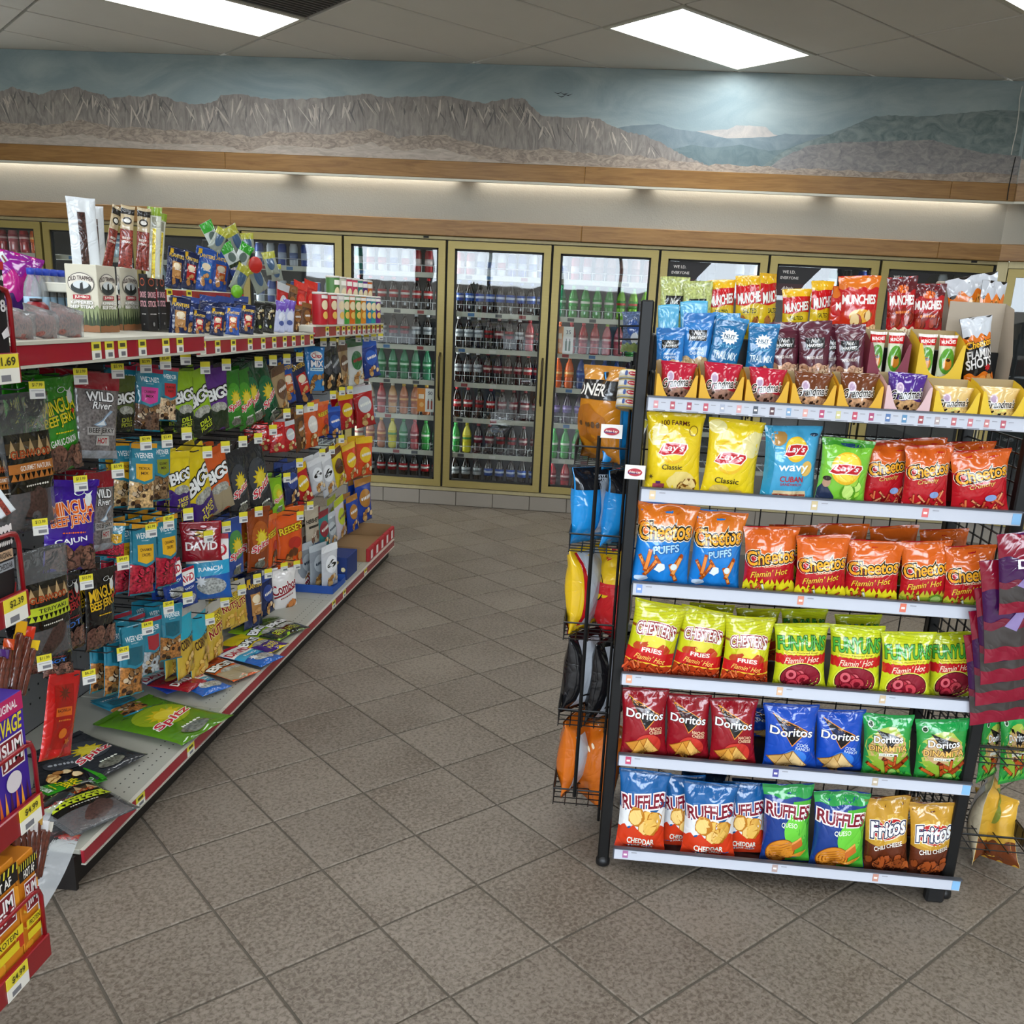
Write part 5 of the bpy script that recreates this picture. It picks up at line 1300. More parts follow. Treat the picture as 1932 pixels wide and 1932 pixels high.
for n, c, ck in (('gran_red', '#b01a34', ('#7a5a4c', .4)), ('gran_brown', '#6a3a22', ('#9a7456', .4)), ('gran_purple', '#4a2a80', ('#a07c54', .4)), ('gran_yellow', '#d8b87a', ('#d8b468', .5))):
    des(n, (.115, .11, .05), c, (lambda c, ck: lambda P: d_gran(P, c, ck))(c, ck), name='cookie_pack', cat='bag')
def d_fries_pack(P):
    P.band(.78, 1, '#c01a20'); P.txt('MUNCHIES', 0, .86, .8, '#f4ece4', h=.07, bold=.04, spacing=.9, rot=3); P.ell(0, .48, .9, .26, '#5a9a30'); P.ell(.05, .42, .55, .12, '#d8882a', 5); P.ell(.1, .5, .3, .03, '#3a2a14'); P.band(0, .16, '#7a2438', .02, 2); P.band(.94, 1, '#e0d8d0')
des('cracker', (.06, .145, .03), '#d8dcc0', d_fries_pack, style='flat', name='cracker_pack')
def d_shots(P):
    P.band(.72, 1, '#c8ccd2', .03, 2); P.band(.64, .74, '#d8701c', .03, 3); P.txt('Cheetos', 0, .63, .9, '#f0b42a', h=.10, oc='#100c08', ow=.07, bold=.04, rot=5); P.txt('FLAMIN', 0, .49, .84, '#d8d4d0', h=.11, bold=.05, rot=5); P.txt('SHOTS', -.05, .355, .86, '#e8e4e0', h=.13, bold=.05, rot=5)
    P.star(.5, .28, .26, '#b81a20', 7, .6); P.band(0, .2, '#d8701c', .03, 2); P.chips(0, .09, .8, .05, 8, ['#e8903a', '#e0a860'], .2, 3, dark='#8a3a10')
des('shots', (.09, .20, .04), '#1c1816', d_shots)
des('cheetopack', (.17, .10, .04), '#1c1613', lambda P: (P.band(.75, 1, '#b9bcc2', .04, 2), P.band(.45, .78, '#d8701c', .05, 3), P.chips(0, .5, .8, .1, 6, ['#e8a04a', '#d87a24'], .22, 3), P.txt('Cheetos', 0, .25, .7, '#e8c86a', h=.22, bold=.04, oc='#0c0a08', ow=.07)))
# --- wings
des('wing_brown', (.16, .25, .06), '#c07a1c', lambda P: (P.band(.66, .86, '#1c1b1d'), P.txt('ONER', 0, .76, .66, '#e8e2d8', h=.12, bold=.03), P.band(.86, 1, '#c98a3a'), P.ell(0, .4, .7, .2, '#a8641c', 0, 16, 2, .1, 2), P.smudge(0, .4, .5, .04, '#5a3a1a', 5)), back='#2a92d0')
des('wing_blue', (.16, .25, .06), '#1f8fd8', lambda P: (P.band(.72, 1, '#1a1b20'), P.txt('PS', .2, .82, .3, '#e8e8e8', h=.1, bold=.04), P.chips(-.2, .35, .5, .12, 7, ['#b0783a', '#9a622a'], .16, 3)), back='#1f8fd8', drawback=lambda P: (P.band(.72, 1, '#1a1b20'), P.rect(.05, .7, .12, .9, '#b9c2cc', 2)))
des('wing_lays', (.16, .25, .06), '#e0b61c', lambda P: (P.poly([(-.4, .02), (.2, .98), (.6, .98), (.0, .02)], '#b51820', 2), P.ell(.1, .55, .4, None, '#e9c83a'), P.band(.0, .12, '#b51820')), back='#e0b61c', drawback=lambda P: (P.rect(-.6, .5, .1, .95, '#aab0b6', 2), P.rect(-.75, -.6, .1, .95, '#b51820', 1)))
des('wing_red', (.16, .25, .06), '#c01c22', lambda P: (P.band(.55, 1, '#e0b61c', .04), P.ell(0, .6, .5, None, '#2a2010'), P.ell(0, .6, .46, None, '#e0b61c'), P.rect(.2, .9, .55, .68, '#c01c22', 1)), back='#c01c22', drawback=lambda P: P.rect(-.9, -.4, .1, .8, '#c8ccd0', 1))
des('wing_black', (.16, .25, .06), '#121214', lambda P: (P.ell(-.2, .7, .3, None, '#d8b83a'), P.ell(0, .4, .4, None, '#a08a5a'), P.star(.1, .2, .3, '#b0b0b0', 5, .5)), back='#141416', drawback=lambda P: (P.rect(-.6, .6, .05, .92, '#b4bac2', 3), P.rect(-.5, .4, .2, .23, '#202020', 1)))
des('wing_orange', (.16, .25, .06), '#d06a18', lambda P: (P.smudge(0, .6, .35, .04, '#f0d8b8', 4, 50), P.smudge(-.2, .4, .25, .03, '#f0d8b8', 4, 50), P.band(.9, 1, '#7a4a1c')), back='#cf6a1c', drawback=lambda P: P.rect(-.75, -.1, .08, .8, '#c2c6cc', 2))
des('wing_pack', (.10, .17, .05), ('#42506a', .5), lambda P: (P.ell(0, .6, .6, .2, '#2a4a86'), P.ell(.2, .35, .4, .14, '#b4b9bd'), P.band(.0, .22, '#6a7a4a', .03)), mat='film')
des('wing_yellow', (.13, .25, .085), '#d2a136', lambda P: (P.band(.0, .35, '#6a3418', .03), P.ell(0, .75, .5, .15, '#7a8a3a')), back='#d8c8a8', drawback=lambda P: (P.rect(-.6, .5, .1, .9, '#b9bcc0', 2), P.ell(.2, .2, .4, .06, '#8a3a24')))
des('jerkypurple', (.21, .24, .03), '#3d1046', lambda P: (P.band(.70, 1, '#7e0f28', .03, 2), P.band(.14, .36, '#3c3634', .02), P.band(.34, .42, '#6a0d28', .02), P.band(.0, .15, '#82102a', .01), P.txt('JACK', .45, .82, .5, '#e4d8e4', h=.09, bold=.03), P.txt('Doritos', .35, .62, .8, '#f2eef2', h=.11, bold=.04), P.poly([(-.5, .36), (.05, .58), (.15, .54), (-.2, .30)], '#8a78a8', 1)), style='flat', back='#5c0e20')
# ------------------------------------------------------------------ stock of the chip rack
YF = KY0+.0
def row(shelf, items, group, yplane=YF, back=0, desc_tail=''):
    z = LIPS[shelf][0]-.0295
    for k, it in enumerate(items):
        design, tx, ty, bx, by, pw, lab = it[:7]
        o = it[7] if len(it) > 7 else {}
        place(design, (tx, ty), (bx, by), pw, Y=yplane+o.get('dy', 0), label=lab, group=group, var=k % 3, floor=z, rz=radians(o.get('rz', 0)))
row(1, [('lays_farm', 1277, 780, 1268, 918, 112, 'yellow potato chip bag with little scooter picture, second shelf'),
        ('lays', 1393, 793, 1373, 928, 108, 'plain yellow potato chip bag beside the scooter one'),
        ('wavy', 1502, 805, 1487, 940, 112, 'light blue wavy chip bag with sandwich picture', {'rz': 6}),
        ('lime', 1605, 830, 1585, 946, 102, 'lime green chip bag with a suited man printed low', {'dy': -.012}),
        ('crunchy', 1682, 838, 1668, 957, 92, 'red orange cheese puff bag tucked behind the lime green one', {'dy': .03, 'rz': 10}),
        ('crunchy', 1757, 842, 1744, 962, 92, 'red orange cheese puff bag in the middle of its three, second shelf'),
        ('crunchy', 1853, 850, 1850, 972, 116, 'widest red orange cheese puff bag at the right end')], 'chip bags on the second shelf')
row(2, [('puffs', 1263, 952, 1242, 1103, 118, 'blue and orange puffs bag at the left end, third shelf'),
        ('puffs', 1362, 966, 1345, 1114, 104, 'blue and orange puffs bag beside the hot cheese bags', {'dy': .012}),
        ('flamin', 1458, 996, 1450, 1120, 106, 'hot cheese snack bag next to the blue puffs'),
        ('flamin', 1556, 1012, 1547, 1130, 104, 'hot cheese snack bag, second one right of the blue puffs', {'dy': -.012}),
        ('flamin', 1655, 1022, 1640, 1138, 110, 'hot cheese snack bag, third one right of the blue puffs', {'rz': -4}),
        ('limon', 1752, 1022, 1742, 1146, 98, 'hot cheese snack bag with lime print, left of two', {'dy': .004}),
        ('limon', 1836, 1032, 1826, 1152, 98, 'hot cheese snack bag with lime print, right of two', {'dy': -.01})], 'chip bags on the third shelf')
row(3, [('chester', 1250, 1140, 1218, 1270, 102, 'yellow red fries snack bag leaning at the left end', {'dy': -.01}),
        ('chester', 1336, 1152, 1310, 1284, 98, 'yellow red fries snack bag in the middle of three'),
        ('chester', 1418, 1166, 1403, 1293, 96, 'yellow red fries snack bag beside the onion rings', {'dy': -.012}),
        ('funyuns', 1515, 1180, 1508, 1305, 106, 'yellow onion ring bag next to the fries bags'),
        ('funyuns', 1620, 1183, 1610, 1314, 104, 'yellow onion ring bag, second from the fries bags', {'rz': -5}),
        ('funyuns', 1718, 1196, 1708, 1325, 104, 'yellow onion ring bag, third from the fries bags', {'dy': -.015}),
        ('funyuns', 1803, 1196, 1796, 1330, 94, 'yellow onion ring bag at the right end, partly hidden', {'dy': .03})], 'chip bags on the fourth shelf')
row(4, [('nacho', 1218, 1302, 1215, 1420, 92, 'dark red tortilla chip bag at the left end', {'rz': 5}),
        ('nacho', 1300, 1314, 1296, 1430, 88, 'dark red tortilla chip bag in the middle of three', {'dy': .012}),
        ('nacho', 1386, 1322, 1382, 1440, 92, 'dark red tortilla chip bag beside the blue ones'),
        ('ranch', 1495, 1332, 1490, 1460, 106, 'blue tortilla chip bag next to the dark red ones'),
        ('ranch', 1588, 1342, 1582, 1468, 96, 'blue tortilla chip bag beside the green ones', {'dy': .014}),
        ('dinamita', 1678, 1352, 1672, 1476, 96, 'green rolled chip bag beside the blue ones', {'rz': -6}),
        ('dinamita', 1783, 1360, 1775, 1486, 106, 'green rolled chip bag at the right end')], 'chip bags on the fifth shelf')
row(5, [('ruffles', 1218, 1458, 1207, 1597, 98, 'blue ridged chip bag with red base at the left end', {'dy': -.012}),
        ('ruffles', 1290, 1466, 1284, 1602, 84, 'blue ridged chip bag squeezed behind two others, left', {'dy': .035}),
        ('ruffles', 1343, 1482, 1335, 1613, 106, 'blue ridged chip bag standing forward, third along', {'dy': -.012}),
        ('ruffles', 1408, 1480, 1403, 1616, 84, 'blue ridged chip bag half hidden before the green topped ones', {'dy': .03}),
        ('queso', 1490, 1484, 1482, 1624, 98, 'green and navy ridged chip bag, left of two'),
        ('queso', 1592, 1500, 1580, 1636, 108, 'green and navy ridged chip bag, right of two', {'dy': -.008}),
        ('fritos', 1677, 1508, 1672, 1647, 90, 'brown and gold corn chip bag, left of two'),
        ('fritos', 1763, 1518, 1758, 1652, 90, 'brown and gold corn chip bag at the right end')], 'chip bags on the bottom shelf')
# second rows glimpsed behind
def behind(shelf, items, group):
    z = LIPS[shelf][0]-.0295
    for k, (design, tx, ty, pw, lab) in enumerate(items):
        place(design, (tx, ty), (tx-8, ty+110), pw, Y=YF+.20, label=lab, group=group, var=(k+1) % 3, floor=z)
behind(1, [('crunchy', 1655, 832, 95, 'cheese puff bag behind the lime green chip bag'), ('crunchy', 1745, 828, 90, 'cheese puff bag in the second row, middle'), ('crunchy', 1835, 834, 95, 'cheese puff bag in the second row, right end')], 'second row bags, second shelf')
behind(2, [('flamin', 1500, 992, 95, 'hot cheese bag in the second row, leftmost'), ('flamin', 1595, 990, 95, 'hot cheese bag in the second row, second'), ('flamin', 1690, 994, 95, 'hot cheese bag in the second row, third'), ('flamin', 1785, 1000, 95, 'hot cheese bag in the second row, rightmost')], 'second row bags, third shelf')
behind(3, [('chester', 1345, 1142, 85, 'fries snack bag in the second row, left'), ('chester', 1432, 1150, 85, 'fries snack bag in the second row, right'), ('funyuns', 1520, 1152, 90, 'onion ring bag in the second row, left'), ('funyuns', 1622, 1162, 90, 'onion ring bag in the second row, right')], 'second row bags, fourth shelf')
behind(4, [('ranch', 1455, 1338, 85, 'blue tortilla chip bag in the second row')], 'second row bags, fifth shelf')
behind(5, [('ruffles', 1330, 1462, 85, 'blue ridged chip bag in the second row, left'), ('ruffles', 1425, 1475, 85, 'blue ridged chip bag in the second row, right'), ('fritos', 1700, 1508, 80, 'brown gold corn chip bag in the second row')], 'second row bags, bottom shelf')

# ---- top shelf
def tray_box(design, x0, x1, yt, yb, col, label, blab, Y=KY0-.018, z0=1.2945, pack_h=None, side='#b8901c', script=False, n=1, flat=False):
    """open-front carton with a scooped window and packs standing in it"""
    a = at(x0, (yt+yb)/2, Y=Y); b = at(x1, (yt+yb)/2, Y=Y); top = at((x0+x1)/2, yt, Y=Y)[2]
    W = b[0]-a[0]-.003; H = top-z0; D = .095
    t = thing('display_carton', label, 'box', ((a[0]+b[0])/2, Y, z0+.0005), 0, 'open snack cartons on the top shelf')
    h2 = W/2; n_ = 14; fh = H*.72
    pts = [(-h2, 0), (h2, 0), (h2, fh)]
    for k in range(n_+1):
        s_ = 1-2*k/n_; e = abs(s_)**2.6; pts.append((s_*h2*.86, fh*.24+(fh-fh*.24)*e))
    pts.append((-h2, fh))
    # front with scoop as a strip so that the outline stays concave
    v = []; f = []; cols = 20
    for k in range(cols+1):
        s_ = -1+2*k/cols; x = s_*h2; q = abs(s_)/.86
        ztop = fh if q >= 1 else fh*.24+(fh*.76)*q**2.8
        v += [(x, 0, 0), (x, 0, ztop)]
        if k: f.append((2*k-2, 2*k, 2*k+1, 2*k-1))
    MB().add(v, f, col).add([(x, .0012, z) for x, _, z in v], [tuple(reversed(q)) for q in f], '#b9a888').build('front_panel', M['card'], t)
    for s_ in (-1, 1):
        xx = s_*h2; MB().add([(xx, 0, 0), (xx, D, 0), (xx, D, H*.95), (xx, D*.5, H*.86), (xx, 0, fh)], [(0, 1, 2, 3, 4)], col).build('side_panel', M['card'], t)
    MB().box(-h2, h2, D-.0012, D, 0, H*.95, '#a08a60').build('back_panel', M['card'], t)
    MB().box(-h2, h2, .0013, D-.002, 0, .001, '#a08a60').build('base_panel', M['card'], t)
    if script:
        P = Print(flat_mapper(W, H), W, H); P.base = .0003; P.txt("Grandma's", .15, .10, .5, '#3a3020', h=.10, shear=.25, bold=.01); P.ell(-.42, .12, .12, None, '#c8b0c0'); decal(P, 'printed_front', t, M['card'])
    if design:
        d = DES[design]; hh = pack_h or H*.96
        for q in range(n):
            xo = 0 if n == 1 else (-h2*.46+q*h2*.92)
            w_ = (W*.9 if n == 1 else W*.42)
            sx, sz = w_/d['size'][0], hh/d['size'][1]
            make_bag(design, ((a[0]+b[0])/2+xo, Y+.036, z0+.0018), (-.08, radians([2, -3, 1][q % 3]) if n == 1 else 0, 0), (sx, min(sx, sz, 1), sz), blab if n == 1 else blab+(', left one' if q == 0 else ', right one'), 'packs in the top shelf cartons', q)
    return t
tb = [('gran_red', 1238, 1318, 682, 747, '#dba51c', 'first yellow carton from the left post', 'red cookie pack in the carton beside the left post'),
      ('gran_red', 1320, 1405, 684, 754, '#dba51c', 'second yellow carton from the left post', 'red cookie pack in the second carton, lifted a little'),
      ('gran_red', 1407, 1490, 694, 760, '#dba51c', 'third yellow carton from the left post', 'red cookie pack left of the brown packs'),
      ('gran_brown', 1493, 1579, 702, 768, '#dba51c', 'fourth yellow carton, holding the first brown cookie pack', 'brown cookie pack right of the red packs'),
      ('gran_brown', 1581, 1668, 703, 775, '#dba51c', 'fifth yellow carton, left of the pink one', 'brown cookie pack beside the pink carton'),
      ('gran_purple', 1671, 1760, 703, 783, '#d8b4b4', 'pale pink carton on the top shelf', 'purple cookie pack in the pink carton')]
for d_, a_, b_, yt, yb, c_, l1, l2 in tb: tray_box(d_, a_, b_, yt, yb, c_, l1, l2)
tray_box('gran_yellow', 1763, 1850, 715, 790, '#e0ba22', 'bright yellow carton right of the pink one', 'pale yellow cookie pack right of the pink carton', script=True, pack_h=.085)
tray_box('gran_yellow', 1852, 1938, 715, 800, '#e0ba22', 'bright yellow carton at the right picture edge', 'pale yellow cookie pack at the right picture edge', script=True, pack_h=.09)
YM, YB_ = KY0+.135, KY0+.265
ZM, ZBk = 1.3725, 1.4625
def mid(design, tx, ty, bx, pw, lab, var=0, dy=0, rz=0): place(design, (tx, ty), (bx, ty+95), pw, Y=YM+dy, label=lab, group='nut bags on the middle tier', var=var, floor=ZM, rz=radians(rz))
mid('cashew', 1266, 618, 1262, 54, 'bright blue cashew bag nearest the left post', 0, .0)
mid('cashew', 1320, 590, 1313, 58, 'bright blue cashew bag standing higher, second from the post', 1, .012)
mid('ltblue', 1262, 575, 1260, 40, 'pale blue small bag behind the cashews, left', 0, .055)
mid('ltblue', 1310, 568, 1308, 52, 'pale blue small bag behind the cashews, right', 1, .06)
mid('trail', 1385, 598, 1362, 62, 'tilted deep blue trail mix bag', 0, -.004, 4)
mid('trail', 1444, 610, 1432, 58, 'upright deep blue trail mix bag left of the maroon bags', 1)
mid('trail', 1372, 590, 1365, 52, 'deep blue trail mix bag behind the tilted one', 2, .05)
mid('mixed', 1483, 608, 1478, 62, 'maroon mixed nut bag, leftmost', 0, .012)
mid('mixed', 1540, 606, 1536, 62, 'maroon mixed nut bag, second and widest', 1)
mid('mixed', 1573, 612, 1570, 52, 'maroon mixed nut bag, third, partly covered', 2, .03)
mid('mixed', 1605, 612, 1602, 54, 'maroon mixed nut bag, rightmost with dark side', 0, -.006, -14)
def bk2(design, tx, ty, bx, pw, lab, var=0, dy=0, rz=0): place(design, (tx, ty), (bx, ty+80), pw, Y=YB_+dy, label=lab, group='snack bags on the back tier', var=var, floor=ZBk, rz=radians(rz))
bk2('pistach', 1275, 522, 1270, 56, 'pale green nut bag with black badge, left', 0); bk2('pistach', 1318, 530, 1315, 56, 'pale green nut bag with black badge, right', 1, -.012)
bk2('munch', 1362, 528, 1360, 54, 'red yellow salted peanut bag, leftmost'); bk2('munch', 1418, 520, 1413, 58, 'red yellow salted peanut bag, second', 1, -.012); bk2('munch', 1450, 516, 1448, 40, 'red yellow salted peanut bag seen from its folded side', 2, .02, 55)
bk2('munch', 1505, 545, 1500, 56, 'red yellow salted peanut bag, sunk lower', 0); bk2('munch', 1555, 530, 1548, 46, 'red yellow salted peanut bag, turned aside', 1, .0, 28)
bk2('munch2', 1625, 520, 1618, 82, 'orange topped snack mix bag, largest of the back tier', 0, -.012); bk2('munch3', 1705, 522, 1700, 58, 'crimson peanut bag with white lettering', 0, -.006); bk2('munch3', 1755, 535, 1748, 58, 'crimson peanut bag slumped to the right', 1, -.012, -18)
bk2('munch2', 1588, 540, 1586, 48, 'orange topped snack mix bag seen edge on', 1, .02, 50)
# cracker packs, in a clear tray and in a yellow carton
tray_box('cracker', 1640, 1720, 618, 705, '#7a2438', 'maroon carton of cracker packs behind the pink carton', 'red green cracker pack in the maroon carton', Y=YM-.012, z0=ZM+.0005, n=2, pack_h=.125)
tray_box('cracker', 1732, 1822, 618, 715, '#dcb41e', 'yellow carton of cracker packs left of the tan carton', 'red green cracker pack in the yellow carton', Y=YM-.012, z0=ZM+.0005, n=2, pack_h=.125)
# tan carton with black chip bag, and clear packs above it
a = at(1815, 560, Y=YM+.01); b = at(1925, 560, Y=YM+.01); zt = at(1870, 572, Y=YM+.08)[2]
t = thing('tan_carton', 'tall tan cardboard carton at the right end of the top shelf', 'box', ((a[0]+b[0])/2, YM-.01, ZM+.0005)); hw = (b[0]-a[0])/2; hh = zt-ZM
MB().box(-hw, hw, .098, .1, 0, hh).build('back_panel', M['grey_card'], t)
MB().add([(hw, 0, 0), (hw, .1, 0), (hw, .1, hh), (hw, .04, hh*.93), (hw, .0, hh*.4)], [(0, 1, 2, 3, 4)]).build('side_panel', M['grey_card'], t)
MB().box(-hw, hw, 0, .097, 0, .0012).build('base_panel', M['grey_card'], t)
place('shots', (1843, 598), (1848, 715), 62, Y=YM+.02, label='narrow black and orange chip bag in the tan carton', var=0, floor=ZM+.003, rz=radians(8))
place('cheetopack', (1835, 520), (1838, 575), 98, Y=YB_+.03, label='clear topped cheese snack packs lying over the tan carton', var=0, floor=ZBk)
place('cheetopack', (1880, 530), (1872, 575), 55, Y=YB_+.0, label='second cheese snack pack wedged beside the first', var=1, floor=ZBk, rz=radians(20))
MB().bbox(-.068, .068, 0, .03, 0, .175, .003).build('paper_panel', M['grey_card'], loc=(at(1825, 520, Y=YB_+.11)[0], YB_+.115, ZBk+.0005), label='plain grey cardboard sheet at the back right of the top shelf', cat='cardboard')

# ---- bags in the left wing, seen on edge
def wingbag(design, x, z_top, z_bot, y, lab, yaw=0, roll=0, var=0, sx=None):
    d = DES[design]; H = z_top-z_bot; s_ = H/d['size'][1]
    make_bag(design, (x, y, z_bot), (0, roll, -pi/2+radians(yaw)), (s_, s_*1.0, s_), lab, 'bags in the left wing', var)
def zpx(px, py, Y=2.52): return at(px, py, Y=Y)
def wb2(design, tx, ty, bx, by, lab, yaw, var=0, Y=2.54):
    a, b = zpx(tx, ty, Y), zpx(bx, by, Y); d = DES[design]; H = a[2]-b[2]; s_ = H/d['size'][1]
    rz = -pi/2+radians(yaw); lat = (a-b)@np.array([cos(rz), sin(rz), 0]); lean = atan2(a[0]-b[0], H)
    # lean sideways in the picture = tilt about the room's Y axis
    M4 = Matrix.Rotation(lean, 4, 'Y') @ Matrix.Rotation(rz, 4, 'Z')
    make_bag(design, (b[0], Y, b[2]), M4.to_euler(), (s_*1.05, s_*1.75, s_), lab, 'bags in the left wing', var)
wb2('wing_brown', 1142, 690, 1132, 868, 'golden brown bag on edge in the top wing basket', 40)
wb2('wing_blue', 1183, 700, 1172, 880, 'bright blue bag on edge beside the golden brown one', -38, 1, 2.56)
wb2('wing_blue', 1118, 880, 1108, 1020, 'bright blue bag with silver panel, left, second wing basket', -42, 0)
wb2('wing_blue', 1182, 885, 1160, 1028, 'bright blue bag with silver panel, right, second wing basket', -36, 1, 2.56)
wb2('wing_lays', 1108, 1028, 1102, 1185, 'yellow and red chip bag on edge, third wing basket', -30, 0)
wb2('wing_red', 1160, 1038, 1150, 1200, 'red and yellow chip bag on edge, third wing basket', 30, 1, 2.56)
wb2('wing_black', 1108, 1190, 1092, 1332, 'black bag with silver back, left, fourth wing basket', -40, 0)
wb2('wing_black', 1158, 1200, 1138, 1355, 'black bag with silver back, right, fourth wing basket', -40, 1, 2.56)
wb2('wing_orange', 1092, 1345, 1082, 1485, 'orange bag on edge, left, bottom wing basket', -25, 0)
wb2('wing_orange', 1142, 1350, 1115, 1512, 'orange bag on edge, right, bottom wing basket', 38, 1, 2.56)
# clip strip with snack pack and stacked dip cans above the wing
strip = thing('clip_rack', 'small black wire clip rack above the left wing', 'rack', (.05, 2.44, 1.29))
q = [at(x, y, Y=2.44) for x, y in ((1168, 592), (1168, 668), (1215, 668), (1215, 592))]
MB().tube([(p[0]-.05, 0, p[2]-1.29) for p in q], .0028, 6).build('wire_loop', M['wire_black'], strip)
for yy in (615, 640):
    a, b = at(1168, yy, Y=2.44), at(1222, yy, Y=2.44); MB().tube([(a[0]-.05, 0, a[2]-1.29), (b[0]-.05, 0, b[2]-1.29)], .0025, 6).build('wire_bar', M['wire_black'], strip)
place('wing_pack', (1196, 588), (1192, 665), 44, Y=2.47, label='blue and silver snack pack in the clip rack', var=0)
c0, c1_ = at(1184, 772, Y=2.42), at(1192, 702, Y=2.42); ax = (c1_-c0)
for k in range(4):
    p = c0+ax*(k+.5)/4; hgt = np.linalg.norm(ax)/4-.0008; r = .031
    t = thing('dip_can', 'round dip can with red oval, %s from below in the leaning stack' % ORD[k], 'can', p, 0, 'stack of dip cans on the wing')
    t.rotation_euler = (radians(-18), radians(6), 0)
    MB().lathe([(r*.96, -hgt/2), (r, -hgt/2+.002), (r, hgt/2-.002), (r*.96, hgt/2)], 24, col='#d8c06a').build('can_wall', M['plastic'], t, smooth=True)
    MB().lathe([(r*1.005, -hgt*.28), (r*1.005, hgt*.36)], 24, col='#dcd8d0').build('label_band', M['plastic'], t, smooth=True)
    MB().lathe([(0, -hgt/2+.0012), (r*.8, -hgt/2+.0012), (r*.86, -hgt/2-.0008), (r*.97, -hgt/2-.0008), (r*1.01, -hgt/2+.003)], 24, col='#8f9296').build('rim', M['plastic'], t, smooth=True)
    P = Print(lambda u, v, l: np.stack([(r*1.006+l)*np.sin(u*.55), -(r*1.006+l)*np.cos(u*.55), (v-.5)*hgt], 1), r*1.1, hgt); P.ell(.1, .52, .62, .24, '#a8202a'); P.smudge(.1, .52, .4, .07, '#f4ece0', 4); P.ell(-.8, .5, .2, .3, '#2a4a8a'); decal(P, 'printed_front', t, M['plastic'])
def mini_sign(px, py, w, h, lab, Y):
    a = at(px, py, Y=Y)
    def d(P): P.ell(0, .5, .72, .28, '#b02a3a'); P.band(.38, .5, '#5a1a5a', u0=-.7, u1=.3); P.txt('Frito Lay', 0, .5, .56, '#f4e8d8', h=.2, bold=.03, shear=.2)
    sign_card('brand_plate', lab, a[0], a[2]-h/2, w, h, d, Y, 'sign', '#eeeae4')
mini_sign(1198, 891, .05, .035, 'small white plate with red oval beside the left post', 2.30)
mini_sign(1154, 814, .055, .035, 'small white plate on the top wing basket', 2.395)
a = at(1212, 805, Y=2.36); o = MB().box(-.011, .011, 0, .0012, -.022, .02, '#dcdcd6').box(-.009, .009, -.0003, 0, -.0, .018, '#ddd02e').build('price_ticket', M['card'], loc=a, rot=(0, .35, 0), label='yellow and white price ticket hanging by the left post', cat='ticket')

# ---- right wing and the hanging purple packs
place('wing_yellow', (1852, 1468), (1862, 1612), 52, Y=2.56, label='golden corn chip bag in the right wing basket, front', rz=radians(60)); place('wing_yellow', (1858, 1510), (1872, 1628), 60, Y=2.50, label='golden corn chip bag in the right wing basket, leaning forward', var=1, rz=radians(-50))
place('dinamita', (1868, 1340), (1866, 1472), 50, Y=2.56, label='green chip bag in the right wing, left', rz=radians(35)); place('dinamita', (1915, 1340), (1915, 1478), 62, Y=2.54, label='green chip bag in the right wing, right', var=1, rz=radians(15))
for k, (tx, ty, bx, by, pw, y) in enumerate(((1895, 1190, 1905, 1362, 150, 2.27), (1905, 1145, 1915, 1325, 150, 2.25), (1915, 1100, 1925, 1285, 150, 2.23), (1925, 1050, 1932, 1245, 150, 2.21), (1948, 1002, 1950, 1155, 130, 2.185))):
    place('jerkypurple', (tx, ty), (bx, by), pw, Y=y, label='purple and red jerky bag hanging at the right edge, %s from the front' % ORD[4-k], group='hanging purple bags', var=k % 3)
hs = thing('clip_strip', 'thin black strip carrying the purple hanging bags', 'strip', (1.13, 2.3, .6))
MB().bbox(-.008, .008, .0, .004, 0, .62, .001).build('strip', M['black_plastic'], hs)
# ------------------------------------------------------------------ stock of the gondola: designs
def d_mingua(P, main, oc, flav, fc):
    P.txt('MINGUA', .0, .70, .84, main, h=.14, oc=oc, ow=.04, bold=.03, rot=6, spacing=.9, arch=.01); P.txt('BEEF JERKY', .0, .55, .82, main, h=.13, oc=oc, ow=.04, bold=.03, rot=6, spacing=.9)
    P.ell(.62, .78, .14, .07, '#d8dcd8', -10); P.poly([(.45, .86), (.6, .82), (.8, .88), (.66, .80)], '#e4e6e2', 1); P.ell(.3, .86, .2, .03, '#e8ecea', 10, 16, 1); P.ell(.3, .86, .17, .024, '#3a5a3a' if False else P_BODY[0], 10, 16, 1)
    P.star(.66, .63, .12, '#c02a1c', 6, .5); P.smudge(0, .43, .45, .01, main, 9); P.txt(flav, -.1, .34, .62, fc, h=.07, bold=.03, rot=5)
    P.band(0, .24, ('#4a3129', .15), .05, 2); P.chips(.1, .13, .6, .09, 6, [('#5e4034', .3), ('#6a4a3c', .3)], .3, 4, dark='#33211b')
P_BODY = ['#000']
def mingua(n, c, main, oc, flav, fc):
    def dr(P, c=c): P_BODY[0] = c; d_mingua(P, main, oc, flav, fc); P.band(.93, 1, c)
    des(n, (.165, .26, .045), c, dr, style='pouch', name='jerky_bag')
mingua('mingua_green', '#2f8a1c', '#e8d81c', '#1c4a10', 'GARLIC-ONION', '#f0f4ea'); mingua('mingua_purple', '#3a1a8a', '#e0641c', '#f0d8c0', 'CAJUN', '#f2eef6'); mingua('mingua_black', '#141314', '#e6b81c', '#3a2a08', '', '#8ab02a'); mingua('mingua_red', '#121113', '#a01a1e', '#2a0808', 'HOT', '#2f6ac0')
